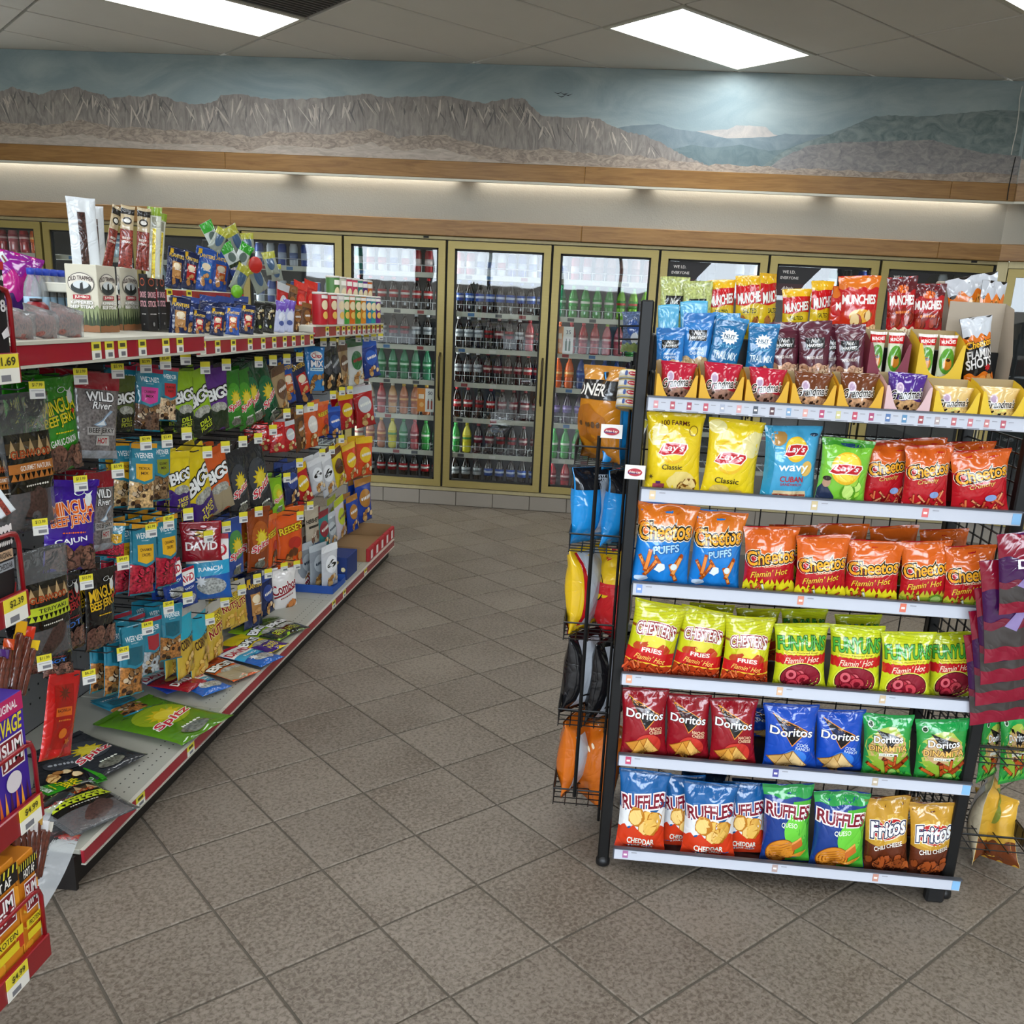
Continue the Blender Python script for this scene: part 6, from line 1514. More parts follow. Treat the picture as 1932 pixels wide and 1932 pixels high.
def d_wild(P):
    P.band(.80, 1, '#8e1424'); P.rect(-.55, .55, .64, .76, '#a8aab0', 1) if False else None
    P.txt('WILD', .05, .72, .62, '#f2f2f2', h=.10, oc='#1a1a1c', ow=.06, bold=.05, arch=.012); P.txt('River', .1, .62, .46, '#f0f0f0', h=.08, oc='#1a1a1c', ow=.05, shear=.3, bold=.03)
    P.poly([(-.35, .40), (.1, .46), (.5, .57), (.62, .56), (.2, .45), (.35, .40), (.0, .37)], '#8fa8c0', 1); P.poly([(-.25, .395), (.15, .45), (.45, .54), (.18, .44), (.28, .395)], '#e6edf2', 1)
    P.rect(-.6, .75, .28, .37, '#a5a19d', 1); P.txt('BEEF JERKY', .08, .325, .62, '#131214', h=.07, bold=.03); P.rect(-.2, .45, .16, .27, '#b0aca6', 1); P.txt('HOT', .12, .215, .24, '#a01a24', h=.06, bold=.04); P.band(0, .1, ('#8d9196', .85))
des('wild', (.155, .26, .05), ('#66605f', .55), d_wild, style='pouch', back='#77787c', name='jerky_bag')
def d_glen(P, c, fl):
    P.rect(-.86, .86, .30, .72, '#16140f', 3); P.rect(-.86, .86, .58, .66, '#4a3a24', 2)
    for k in range(5): P.poly([(-.8+k*.34, .56), (-.66+k*.34, .68+.02*(k % 2)), (-.5+k*.34, .56)], '#b89a6c', 1)
    P.txt('GLENWOOD', 0, .575, .74, '#b04a1e', h=.055, bold=.04, oc='#2a140a', ow=.03); P.rect(-.86, .86, .44, .51, c, 2); P.txt(fl, .1, .475, .6, '#17140e' if c != '#b06a2a' else '#f0e4d4', h=.035, bold=.02)
    for k in range(9): P.poly([(-.84+k*.2, .39), (-.74+k*.2, .45), (-.64+k*.2, .39)], c, 1)
    P.smudge(0, .345, .4, .008, '#d8d4c8', 9)
des('glen_brown', (.20, .36, .05), '#ffffff', lambda P: d_glen(P, '#b06a2a', 'GOURMET NATURAL'), style='pouch', mat='clear', pmat='film', inner=(.03, .5, ('#3a2823', .3)), name='jerky_bag')
des('glen_lime', (.20, .36, .05), '#ffffff', lambda P: d_glen(P, '#b9c82a', 'TERIYAKI'), style='pouch', mat='clear', pmat='film', inner=(.03, .5, ('#3a2823', .3)), name='jerky_bag')
def d_werner(P, tag, t1, t2, cont, head):
    P.band(0, .44, cont, .02, 1); P.chips(0, .2, .8, .17, 16, ['#c8b090', '#8a6238', '#3a2418'] if isinstance(cont, tuple) and cont[0] != '#8e1a2a' else [('#a02036', .3)], .2, 3, dark='#2a1a12'); P.band(.0, .03, '#1f7488')
    P.poly([(-.95, .46), (-.95, .98), (.95, .98), (.95, .46), (0, .39)], '#2a8098', 3); P.txt('WERNER', 0, .82, .72, '#e4eef0', h=.075, bold=.03); P.txt('GOURMET', 0, .755, .3, '#b8dce4', h=.015)
    P.poly([(-.66, .48), (-.66, .70), (.66, .70), (.66, .48), (0, .435)], tag, 2); P.txt(t1, 0, .63, .46, '#3a1a1a', h=.04, bold=.02); P.txt(t2, 0, .56, .3, '#3a1a1a', h=.04, bold=.02); P.band(.93, 1, head)
for n, tg, a_, b_, ct, hd in (('werner_pink', '#cf3f94', 'CRANBERRY', 'MIX', ('#5a4232', .1), '#a02038'), ('werner_red', '#b81c28', 'RAW', 'PEANUTS', ('#c4a684', .3), '#a02038'), ('werner_yellow', '#dfa91e', 'TROPICAL', 'MIX', ('#a88a5e', .1), '#d89a20'), ('werner_olive', '#7f8a20', 'GOURMET', 'MIX', ('#6a5238', .1), '#2a6a7c'), ('werner_candy', '#e0ac1e', 'CINNAMON', 'DROPS', ('#8e1a2a', .25), '#d89a20'), ('werner_teal', '#1d5c6c', '', '', ('#8a5a2c', .2), '#2a8098'), ('werner_grey', '#a02a34', '', '', ('#9aa0a4', .5), '#a02038')):
    des(n, (.095, .22, .035), '#2a8098', (lambda *q: lambda P: d_werner(P, *q))(tg, a_, b_, ct, hd), style='pouch')
def d_bigs(P, c, low, lowc, t):
    P.band(.0, .36, low, .05, 1.5); P.txt('BIGS', 0, .60, .92, '#f0f2f0', h=.17, oc='#141414', ow=.07, bold=.06, rot=10, spacing=.88); P.ell(.0, .38, .7, .08, ('#8a8a82', .5)); P.ell(.1, .2, .6, .13, low); P.txt(t[0], .05, .22, .5, lowc, h=.07, bold=.04, rot=8); P.txt(t[1], .05, .13, .5, lowc, h=.07, bold=.04, rot=8); P.band(.9, 1, c)
for n, c, lo, lc, t in (('bigs_lime', '#8fb81e', '#16241a', '#c8d82a', ('DILL', 'PICKLE')), ('bigs_purple', '#56247e', '#20301c', '#c8d82a', ('', '')), ('bigs_yellow', '#ddc41a', '#35186a', '#e8d83a', ('TAKIS', 'FUEGO')), ('bigs_orange', '#c8541e', '#9a8c70', '#3a3a2a', ('', '')), ('bigs_dark', '#4a5a20', '#141812', '#9aa02a', ('DILL', 'PICKLE'))):
    des(n, (.14, .25, .04), c, (lambda *q: lambda P: d_bigs(P, *q))(c, lo, lc, t), style='pouch', name='seed_bag')
def d_spitz(P, c, c2):
    P.ell(.05, .55, .8, .24, c2); P.star(.1, .52, .62, '#d2b81e', 12, .62); P.ell(.1, .52, .34, None, '#e0cc3a'); P.txt('Spitz', .0, .40, .8, '#c8283a', h=.12, oc='#f0e8e0', ow=.06, bold=.04, shear=.25, rot=14); P.smudge(0, .2, .35, .02, '#e8e8dc', 5); P.ell(-.1, .12, .5, .07, ('#5a5a50', .4)); P.band(.93, 1, c)
for n, c, c2 in (('spitz_green', '#2f7a22', '#4a9a2a'), ('spitz_dark', '#154a2c', '#1f6a40'), ('spitz_black', '#2a2c30', '#3c4046'), ('spitz_brown', '#8a3c14', '#a8541c'), ('spitz_blue', '#2c4a94', '#4a8a4a'), ('spitz_lime', '#7fb41e', '#a8cc2a'), ('spitz_flat', '#4f7d16', '#93a81c')):
    des(n, (.13, .25, .045), c, (lambda *q: lambda P: d_spitz(P, *q))(c, c2), style='pouch', name='seed_bag')
def d_david(P, c):
    P.band(.58, .92, '#eeeae6', 0, slope=.02); P.txt('DAVID', 0, .74, .9, '#b8142a', h=.17, bold=.055, rot=4, spacing=.9); P.band(.38, .59, c, 0, slope=.02); P.txt('RANCH', .1, .49, .56, '#e8f2f6', h=.06, bold=.03, rot=4); P.ell(.1, .22, .7, .13, ('#8a8c88', .4)); P.star(-.4, .3, .3, '#d8dce0', 8, .5); P.band(.92, 1, '#a8142a')
des('david', (.15, .24, .045), '#1f5aa8', lambda P: d_david(P, '#2a9ac4'), style='pouch', name='seed_bag'); des('david_blue', (.14, .22, .04), '#1a3a8a', lambda P: d_david(P, '#1a3a8a'), style='pouch', name='seed_bag'); des('david_red', (.17, .22, .05), '#8e1020', lambda P: (P.txt('DAVID', 0, .4, .8, '#f2ece8', h=.2, bold=.05), P.ell(.2, .7, .5, .1, '#c8a23a')), style='pouch', name='seed_bag')
des('cornnut', (.12, .22, .045), '#c9a63a', lambda P: (P.band(.84, 1, '#b8b4a8'), P.txt('CORN', 0, .70, .74, '#e8d23a', h=.12, oc='#3a1c10', ow=.06, bold=.05, rot=12), P.txt('NUTS', 0, .52, .8, '#8e1420', h=.15, oc='#f0d88a', ow=.05, bold=.06, rot=12), P.chips(0, .2, .7, .12, 9, ['#e2b65a', '#d09a3a'], .2, 3, dark='#8a5a1a')), style='pouch', back='#2aa0b8')
des('cornteal', (.12, .22, .05), '#c9a63a', lambda P: (P.band(.84, 1, '#a8a8a2'), P.band(.55, .84, '#1fa4be'), P.txt('CORN NUTS', 0, .5, .8, '#3a1c10', h=.12, bold=.05, rot=12), P.chips(0, .2, .7, .12, 9, ['#e2b65a', '#d09a3a'], .2, 3, dark='#8a5a1a')), style='pouch', back='#1fa4be')
def d_plant(P, pan):
    P.txt('PLANTERS', 0, .80, .82, '#e6bd3a', h=.08, bold=.04); P.rect(-.55, .55, .26, .66, pan, 2); P.ell(0, .56, .45, .08, '#e8d8b8'); P.chips(0, .26, .6, .12, 7, ['#c8945a', '#b07a3e'], .2, 3, dark='#7a4a1c'); P.rect(-.8, -.45, .84, .95, '#d8aa1e', 1); P.smudge(0, .47, .35, .018, '#f4eee4', 5)
for n, c, pan in (('planters', '#14204a', '#b0201e'), ('planters_blue', '#1c4a9e', '#1c6ab0'), ('planters_orange', '#1c4a9e', '#c0561e'), ('planters_tan', '#14204a', '#b8844a')): des(n, (.10, .19, .045), c, (lambda q: lambda P: d_plant(P, q))(pan), style='pouch', name='nut_bag')
des('combos', (.15, .20, .06), '#e2dedb', lambda P: (P.txt('Combos', 0, .66, .9, '#8e1424', h=.2, bold=.05, rot=10, oc='#f6f2ee', ow=.05), P.poly([(-.8, .48), (.8, .62), (.8, .58), (-.8, .44)], '#8e1424', 1), P.smudge(0, .45, .45, .02, '#8a3a30', 7, 10), P.chips(.4, .2, .4, .1, 5, ['#c87a3a', '#d89a5a'], .25, 3), P.band(0, .05, '#b8302a')))
des('chex', (.13, .21, .05), '#2f86cf', lambda P: (P.ell(.0, .80, .6, .1, '#f0eee8'), P.txt('Chex', 0, .80, .5, '#b81c34', h=.10, bold=.05), P.txt('MIX', 0, .62, .62, '#f4f6f8', h=.14, bold=.05, oc='#14386a', ow=.06), P.rect(-.7, .7, .46, .53, '#bfe0ea', 1), P.smudge(0, .495, .55, .014, '#1c4a7a', 8), P.chips(0, .2, .8, .15, 11, ['#c89a5a', '#8a5a2a', '#e2c488'], .2, 3)))
des('reese', (.14, .22, .05), '#d8541a', lambda P: (P.txt("REESE'S", 0, .66, .86, '#e8c81e', h=.11, bold=.05, oc='#5a2a10', ow=.05, rot=6), P.ell(.2, .42, .5, .1, '#b02a1c'), P.chips(0, .2, .6, .1, 6, ['#5a3018', '#c88a4a'], .24, 3), P.band(.9, 1, '#e06a22')), style='pouch')
des('hershey', (.13, .21, .04), '#b4a894', lambda P: (P.txt("HERSHEY'S", 0, .68, .9, '#1c1614', h=.10, bold=.05), P.rect(-.7, .7, .5, .56, '#2a2622', 1), P.chips(0, .25, .6, .1, 8, ['#d8ccb8', '#6a4a3a'], .2, 3), P.band(0, .1, '#3a5a7a')), style='pouch')
def simple(n, c, c2, t='', tc='#f0ece4', size=(.13, .22, .045), style='pouch', **k):
    des(n, size, c, lambda P: (P.band(.84, 1, c2), P.ell(0, .55, .7, .2, c2), P.txt(t, 0, .56, .5, tc, h=.16, bold=.05, rot=8) if t == '6' else P.smudge(0, .56, .55, .045, tc, 5, 8), P.chips(0, .2, .6, .1, 6, ['#d0a868', '#a8743c', '#e2c89a'], .22, 3)), style=style, **k)
simple('blackfoil', '#17181b', '#3a3c42', 'BITES', '#b9bcc2'); simple('tanbag', '#a88c66', '#6a4a34', 'TRAIL', '#f0e8dc'); simple('greenwhite', '#d8dcd8', '#1f6a34', 'PEAS', '#a01c2a'); simple('bluebag', '#1c3c8c', '#2a5ab8', 'CHIPS')
simple('redyellow', '#b0141e', '#d8b01c', 'NUTS', '#f6f0e0'); simple('redclear', '#b41c20', '#c8ccd0', 'FRUIT', '#f0f0e8'); simple('orangeclear', '#c8521e', '#d8d4cc', 'PEACH'); simple('redpouch', '#b81620', '#d83028', 'CHEWS'); simple('white6', '#c4c6ca', '#e4e6e8', '6', '#131313'); simple('yellowbar', '#d8c01e', '#5a3418', 'MIX', '#3a2410'); simple('redorange', '#d8481c', '#e8c02a', 'GUMMY'); simple('navybag', '#18244e', '#2c4488', 'NUTS'); simple('bluecookie', '#1c3f9c', '#b07a34', 'COOKIES', '#f0ece4'); simple('greysilver', '#8f969c', '#b9c0c4', 'SALT', '#2a3a4a'); simple('tealred', '#2a7a7a', '#8a2a34', 'MIX'); simple('whitelime', '#c9c2c9', '#b4c02a', 'YOGURT', '#6a4a5a')
simple('greendark', '#1f4a1c', '#3a7a24', 'SEEDS'); simple('caramel', '#5a3a22', '#8a5a2c', 'NUTS')
des('palmbag', (.15, .30, .045), '#c81e1c', lambda P: (P.rect(-.6, .6, .12, .86, '#a4180f', 3), P.star(0, .76, .4, '#6a2410', 9, .4), P.rect(-.5, .5, .50, .60, '#d8641c', 2), P.txt('BACANILLA', 0, .565, .42, '#4a1408', h=.035, bold=.03), P.smudge(0, .45, .35, .012, '#e07a2a', 6), P.ell(0, .30, .26, .05, '#d8701c', 40), P.star(.3, .2, .2, '#c8641a', 5, .5)), style='pouch')
des('stickbag', (.11, .28, .018), '#d3d8dc', lambda P: (P.rect(-.35, .2, .0, .80, ('#2e1a16', .2), 3), None), style='flat', name='jerky_stick_bag')
des('stickpack', (.045, .25, .016), '#b9a684', lambda P: (P.band(.86, .95, '#1c1816'), P.ell(0, .76, .7, .06, '#2a2622'), P.ell(0, .76, .5, .035, '#d8d4cc'), P.band(0, .62, ('#6e2a22', .35)), P.txt('BEEF', 0, .48, .6, '#f0e8dc', h=.035, bold=.03), P.txt('STEAK', 0, .42, .7, '#f0e8dc', h=.035, bold=.03)), style='flat', name='jerky_stick')
des('stickyellow', (.05, .25, .016), '#cfd0c0', lambda P: (P.band(.88, 1, '#7f9a2a'), P.rect(-.2, .3, .0, .7, ('#c8b03a', .5), 2), P.band(.72, .86, '#8a8a78', u0=-.3, u1=.3)), style='flat', name='jerky_stick')
des('clearjerky', (.22, .085, .045), '#ffffff', lambda P: None, mat='haze', inner=(.04, .8, ('#7a4640', .1)), name='jerky_bag')
des('greenpack', (.06, .10, .02), '#c4ccc8', lambda P: (P.band(.62, 1, '#2f9a24'), P.ell(0, .4, .6, .2, '#5a6a64'), P.band(0, .15, '#28341f')), style='flat'); des('silverpack', (.06, .10, .02), '#8c9488', lambda P: (P.ell(0, .5, .6, .3, '#3f5a7a'), P.band(.7, 1, '#a8a83a')), style='flat')
des('magenta', (.17, .20, .07), '#b3127c', lambda P: (P.band(.0, .35, '#3a1a5a', .06), P.band(.7, 1, '#8a1a8a', .05)), style='pillow')
des('purplewhite', (.10, .20, .04), '#b9c0e0', lambda P: (P.band(.7, 1, '#6a4ab0', .04), P.ell(0, .5, .6, .15, '#d8dcea'), P.txt('OREO', 0, .35, .6, '#23408a', h=.1, bold=.05, rot=20) if False else P.ell(0, .3, .5, .08, '#4a5a9a')), style='flat'); des('blacknut', (.09, .20, .045), '#141615', lambda P: (P.chips(0, .62, .6, .14, 8, ['#c8c0a0', '#a89a70'], .2, 3), P.ell(0, .22, .25, None, '#8a9a2a')), style='pouch')

# ------------------------------------------------------------------ hanging rows
HX = -1.45
def hang(design, tx, ty, bx, by, pw, lab, n=1, var=0, X=HX, step=.05, grp='bags hanging on the gondola hooks'):
    for q in range(n+1):
        Xq = X-step*q
        if q == 0: o = place(design, (tx, ty), (bx, by), pw, X=X, label=lab, group=grp, var=var)
        else:
            c = make_bag(design, (o.location.x-step*q, o.location.y+.004*q, o.location.z+.003*q), (o.rotation_euler.x, o.rotation_euler.y*.7, o.rotation_euler.z+.05*q), o.scale, (('bag behind the ' if q == 1 else 'rearmost bag behind the ')+lab) if len(lab.split()) < 12 else lab, grp, (var+q) % 3)
    return o
L = [
 # top row, near to far
 ('glen_brown', 48, 742, 72, 1000, 100, 'clear jerky bag with brown label at the left edge'),
 ('mingua_green', 108, 712, 128, 890, 76, 'green jerky bag with yellow lettering'),
 ('wild', 185, 702, 186, 866, 84, 'grey jerky bag with red header and river drawing'),
 ('bigs_dark', 238, 708, 238, 815, 40, 'dark olive seed bag shaded behind the grey jerky bag'),
 ('werner_pink', 279, 694, 278, 814, 50, 'teal nut bag with pink tag, top row'),
 ('werner_red', 318, 692, 318, 795, 34, 'teal nut bag with red tag, top row'),
 ('bigs_lime', 348, 700, 352, 816, 40, 'lime seed bag, left of two, top row'),
 ('bigs_lime', 372, 702, 392, 820, 46, 'lime seed bag tilted in front of the purple one'),
 ('bigs_purple', 410, 694, 416, 812, 44, 'purple seed bag in the top row'),
 ('spitz_green', 440, 700, 448, 808, 34, 'bright green sunflower seed bag, left'),
 ('spitz_green', 460, 700, 474, 806, 34, 'bright green sunflower seed bag, right'),
 ('spitz_dark', 472, 692, 492, 796, 36, 'dark green long seed bag, left'),
 ('spitz_dark', 500, 690, 522, 794, 36, 'dark green long seed bag, right'),
 ('tanbag', 530, 692, 538, 785, 26, 'clear tan nut bag beside the dark green ones'),
 ('planters_orange', 543, 678, 550, 762, 30, 'navy peanut bag with pink panel, left'),
 ('planters', 570, 676, 582, 764, 34, 'navy peanut bag with pink panel, right'),
 ('chex', 596, 654, 596, 738, 40, 'light blue snack mix bag in the top row'),
 ('blackfoil', 618, 652, 625, 735, 26, 'black foil bag, left of two, top row'), ('blackfoil', 632, 650, 642, 732, 24, 'black foil bag, right of two, top row'),
 ('tanbag', 650, 650, 652, 728, 20, 'narrow tan trail bag in the top row'), ('greenwhite', 674, 640, 676, 728, 30, 'green and white bag near the far end'), ('bluebag', 702, 645, 706, 712, 32, 'deep blue bag at the far end of the top row'),
 # second row
 ('glen_brown', 4, 800, 12, 1000, 60, 'clear jerky bag cut by the picture edge, second row'),
 ('wild', 192, 890, 195, 1040, 56, 'grey jerky bag with red header behind the purple one'),
 ('mingua_purple', 134, 905, 136, 1078, 100, 'purple jerky bag with orange lettering'),
 ('werner_yellow', 268, 836, 268, 962, 50, 'teal nut bag with yellow tag, second row'),
 ('werner_olive', 304, 832, 306, 945, 34, 'teal nut bag with olive tag, second row'),
 ('bigs_yellow', 340, 852, 344, 968, 42, 'yellow seed bag, left of two'),
 ('bigs_yellow', 368, 852, 396, 984, 46, 'yellow seed bag tilted, right of two'),
 ('bigs_orange', 408, 846, 424, 965, 50, 'orange seed bag in the second row'),
 ('spitz_black', 448, 852, 462, 972, 38, 'black seed bag with yellow flower, left'),
 ('spitz_black', 484, 838, 505, 972, 46, 'black seed bag with yellow flower, right'),
 ('spitz_lime', 524, 900, 530, 968, 24, 'small lime seed bag beside the black ones'),
 ('redpouch', 492, 806, 500, 840, 36, 'red sweet pouch peeping above the black seed bags'),
 ('redpouch', 522, 798, 526, 854, 34, 'bright red sweet pouch in the second row'),
 ('redclear', 548, 795, 552, 850, 24, 'red and cream sweet bag beside the red pouch'),
 ('caramel', 568, 775, 572, 850, 18, 'brown nut bag in the dark gap'),
 ('orangeclear', 590, 764, 592, 845, 26, 'orange fruit bag in clear film'),
 ('reese', 612, 758, 614, 822, 22, 'orange topped bag with white ticket'), ('bluebag', 632, 768, 634, 828, 28, 'blue bottomed snack bag in the second row'),
 ('redyellow', 656, 744, 658, 810, 28, 'red and yellow nut bag, second row'), ('redclear', 690, 730, 694, 805, 38, 'round red clear sweet bag near the far end'),
 # third row
 ('werner_candy', 270, 985, 270, 1122, 48, 'teal bag of red candy, left'), ('werner_candy', 314, 972, 318, 1106, 40, 'teal bag of red candy, right'),
 ('werner_candy', 220, 985, 218, 1055, 34, 'teal bag with yellow tag behind the purple jerky'),
 ('david_red', 378, 985, 382, 1060, 86, 'wide dark red seed bag behind the white one'),
 ('david', 388, 1012, 398, 1132, 86, 'white and blue seed bag with red lettering'),
 ('david_blue', 325, 1060, 335, 1135, 40, 'blue seed bag left of the white one'), ('david_blue', 350, 1075, 358, 1145, 40, 'blue seed bag peeping under the white one'),
 ('spitz_blue', 444, 978, 450, 1088, 34, 'blue green seed bag in the third row'),
 ('spitz_brown', 490, 958, 492, 1078, 42, 'brown seed bag with yellow flower'),
 ('reese', 516, 972, 518, 1070, 18, 'narrow orange candy bag'), ('reese', 550, 958, 552, 1072, 52, 'wide orange candy bag with yellow lettering'),
 ('navybag', 552, 872, 556, 950, 28, 'navy nut bag in the third row'), ('redyellow', 572, 882, 582, 950, 32, 'red and yellow nut bag, third row'),
 ('white6', 600, 868, 606, 930, 28, 'white bag with a black 6, left'), ('white6', 620, 862, 628, 932, 28, 'white bag with a black 6, right'),
 ('yellowbar', 640, 850, 648, 915, 22, 'yellow and brown long bag'), ('redorange', 664, 838, 668, 905, 26, 'red orange gummy bag'), ('redorange', 690, 825, 690, 898, 32, 'yellow topped gummy bag near the far end'),
 ('hershey', 592, 958, 594, 1032, 26, 'beige candy bag with black lettering'), ('tealred', 612, 965, 616, 1038, 24, 'teal and dark red bag'), ('greysilver', 627, 970, 631, 1030, 20, 'silver grey bag, third row'), ('whitelime', 644, 940, 648, 1015, 18, 'white bag with lime base near the far end'),
 ('bluecookie', 668, 935, 670, 1003, 22, 'blue cookie bag, left, at the far end'), ('bluecookie', 690, 902, 692, 985, 30, 'blue cookie bag, right, at the far end'),
 # fourth row
 ('glen_lime', 85, 1035, 100, 1245, 95, 'clear jerky bag with lime label'),
 ('mingua_red', 128, 1085, 140, 1225, 56, 'black jerky bag with dark red lettering'), ('mingua_black', 196, 1072, 196, 1222, 56, 'black jerky bag with yellow lettering'),
 ('mingua_red', 105, 1190, 112, 1275, 60, 'dark jerky bag hanging low behind the snack sticks'),
 ('werner_teal', 250, 1180, 250, 1312, 46, 'plain teal snack bag, left, bottom row'), ('werner_grey', 286, 1165, 288, 1272, 34, 'teal snack bag with red tag, bottom row'), ('werner_teal', 322, 1140, 324, 1245, 42, 'plain teal snack bag, right, bottom row'),
 ('cornteal', 352, 1140, 358, 1275, 30, 'teal backed corn snack bag, left'), ('cornteal', 378, 1138, 386, 1272, 32, 'teal backed corn snack bag, right'), ('cornnut', 406, 1138, 412, 1242, 32, 'silver topped corn snack bag'),
 ('cornnut', 432, 1108, 436, 1185, 36, 'yellow corn snack bag, left'), ('cornnut', 450, 1098, 456, 1180, 34, 'yellow corn snack bag, right'), ('planters_tan', 482, 1085, 484, 1185, 36, 'navy peanut bag in the bottom row'),
 ('navybag', 505, 1085, 510, 1160, 26, 'navy bag with yellow print beside the white pretzel bags'),
 ('combos', 536, 1078, 540, 1162, 58, 'white pretzel bag with red lettering, left'), ('combos', 578, 1070, 590, 1150, 46, 'white pretzel bag with red lettering, right'),
]
for k, it in enumerate(L):
    nb = 0 if it[0].startswith('glen') or it[5] > 84 else (2 if it[0].startswith(('werner', 'mingua', 'wild')) else 1)
    hang(*it, n=nb, var=k % 3, X=HX if it[5] < 84 else HX+.02)
hang('palmbag', 122, 1268, 110, 1432, 62, 'red pouch with palm tree print hanging at the bottom left', n=0)

# ------------------------------------------------------------------ bags lying on the base deck
def lay(design, px, py, length, width, deg, lab, z=.1145, pitch=0, var=0):
    p = at(px, py, Z=z+.015); d = DES[design]; W, H, D = d['size']
    sx, sz = width/W, length/H; sy = min(.75, .03/D*1.2)
    up = np.array([cos(radians(deg)), sin(radians(deg)), 0])
    # local z -> up direction in plan, local -y (front) -> +Z
    xa = Vector((up[1], -up[0], 0)); za = Vector(up); ya = za.cross(xa)
    R_ = Matrix((xa, ya, za)).transposed()
    loc = np.array([p[0], p[1], z+D*sy*.47+.001])-up*length/2
    return make_bag(design, loc, R_.to_euler(), (sx, sy, sz), lab, 'bags lying on the gondola deck', var)
lay('spitz_flat', 310, 1358, .36, .26, 165, 'big green seed bag lying flat at the deck front')
lay('spitz_black', 165, 1425, .30, .19, 160, 'dark seed bag lying on the deck, nearest the camera')
lay('blackfoil', 118, 1452, .22, .16, 120, 'grey black foil bag under the dark seed bag', z=.1140)
lay('werner_teal', 232, 1330, .20, .12, 150, 'teal snack bag lying beside the big green one')
lay('david_blue', 310, 1285, .22, .13, 150, 'blue seed bag lying at the back of the deck')
lay('david', 375, 1290, .22, .13, 150, 'white and blue seed bag lying on the deck')
lay('david_red', 335, 1290, .17, .12, 170, 'red seed bag lying between the blue ones', z=.125)
lay('bigs_orange', 425, 1262, .24, .14, 155, 'orange seed bag lying on the deck')
lay('david', 470, 1238, .24, .14, 160, 'light blue seed bag lying on the deck, farther along')
lay('bigs_yellow', 480, 1215, .24, .14, 165, 'yellow and purple seed bag lying on the deck')
lay('bigs_lime', 495, 1192, .24, .14, 170, 'lime seed bag lying on the deck')
lay('bigs_dark', 530, 1180, .22, .14, 150, 'dark green seed bag crumpled at the deck front')
lay('glen_lime', 140, 1515, .32, .2, 150, 'clear jerky bag lying near the deck end')
lay('mingua_green', 110, 1490, .24, .10, 60, 'green jerky bag lying under the clear bag', z=.113)
# loose clear bag slipping over the near end of the deck
cb = MB(); nu_, nv_ = 12, 16; V_ = []
rg = random.Random(8)
for j in range(nv_+1):
    for i in range(nu_+1):
        s_, t_ = i/nu_, j/nv_; y = 2.20-.36*t_+.01*sin(7*s_); z = .135+.012*sin(5*s_+4*t_)+.008*sin(11*s_)-max(0, t_-.5)*.20
        V_.append((GX-.20+.20*s_-.02*t_+.012*sin(6*t_+3*s_), y, max(.02, z)))
cb.add(V_, [(j*(nu_+1)+i, j*(nu_+1)+i+1, (j+1)*(nu_+1)+i+1, (j+1)*(nu_+1)+i) for j in range(nv_) for i in range(nu_)])
cb.build('loose_plastic_bag', film_clear('milky_film', (.9, .92, .94), .38), smooth=True, label='loose clear plastic bag slipping over the near end of the deck', cat='bag')

# cartons at the far end of the deck
def carton(px_near, px_far, top_py, col, lab, depth=.2, x=GX-.02, fill=None, name='open_carton', low=True):
    a = at(px_near[0], px_near[1], X=x); b = at(px_far[0], px_far[1], X=x); z0 = .1135; hgt = at((px_near[0]+px_far[0])/2, top_py, X=x)[2]-z0
    t = thing(name, lab, 'box', (x, a[1], z0)); w_ = b[1]-a[1]
    MB().box(-.002, 0, 0, w_, 0, hgt*(.7 if low else 1), col).build('front_panel', M['card'], t); MB().box(-depth, -.002, 0, .002, 0, hgt, col).build('side_panel', M['card'], t)
    MB().box(-depth, -.002, w_-.002, w_, 0, hgt, col).build('side_panel', M['card'], t); MB().box(-depth, -depth+.002, 0.002, w_-.002, 0, hgt*1.1, col).build('back_panel', M['card'], t); MB().box(-depth+.002, -.002, .002, w_-.002, 0, .002, col).build('base_panel', M['card'], t)
    return t, a[1], w_, z0, hgt
t, y_, w_, z_, h_ = carton((628, 1135), (652, 1110), 1095, '#1c4a9a', 'blue open carton of white popcorn bags on the deck')
for k in range(3):
    make_bag('greysilver' if k else 'white6', (GX-.07-.06*k, y_+w_/2, z_+.003), (0, 0, pi/2-.3), (1.1, 1, 1.0), 'white and blue bag in the blue carton, %s from the front' % ORD[k], 'bags in the blue carton', k)
a = at(655, 1100, X=GX-.02); b = at(674, 1083, X=GX-.02); t = thing('popcorn_carton', 'small navy carton with pale popcorn print', 'box', (GX-.02, a[1], .1135))
MB().bbox(-.16, 0, 0, b[1]-a[1], 0, .12, .002, '#16306e').build('carton_body', M['card'], t)
P = Print(lambda u, v, l: np.stack([-.08+u*.08, np.full_like(u, -l), v*.12], 1), .16, .12); P.base = .0002; P.chips(.1, .5, .7, .35, 7, ['#d8c88a', '#e8dca8'], .16, 3, dark='#a8924a'); decal(P, 'printed_front', t, M['card'])
t, y_, w_, z_, h_ = carton((690, 1078), (738, 1032), 1012, '#9a7a54', 'brown carton of red packs at the far end of the deck', depth=.3)
for k in range(5):
    MB().bbox(-.02, .0, 0, w_/5-.006, 0, h_*.9, .003, '#a81a24').box(0, .0008, w_/5*.3, w_/5*.6, .01, h_*.7, '#e8e4e0').build('red_pack', M['card'], loc=(GX-.0, y_+.003+k*w_/5, z_+.001), label='red pack with white stripe in the far carton, %s from the near end' % ORD[k], cat='box', group='red packs in the far carton')

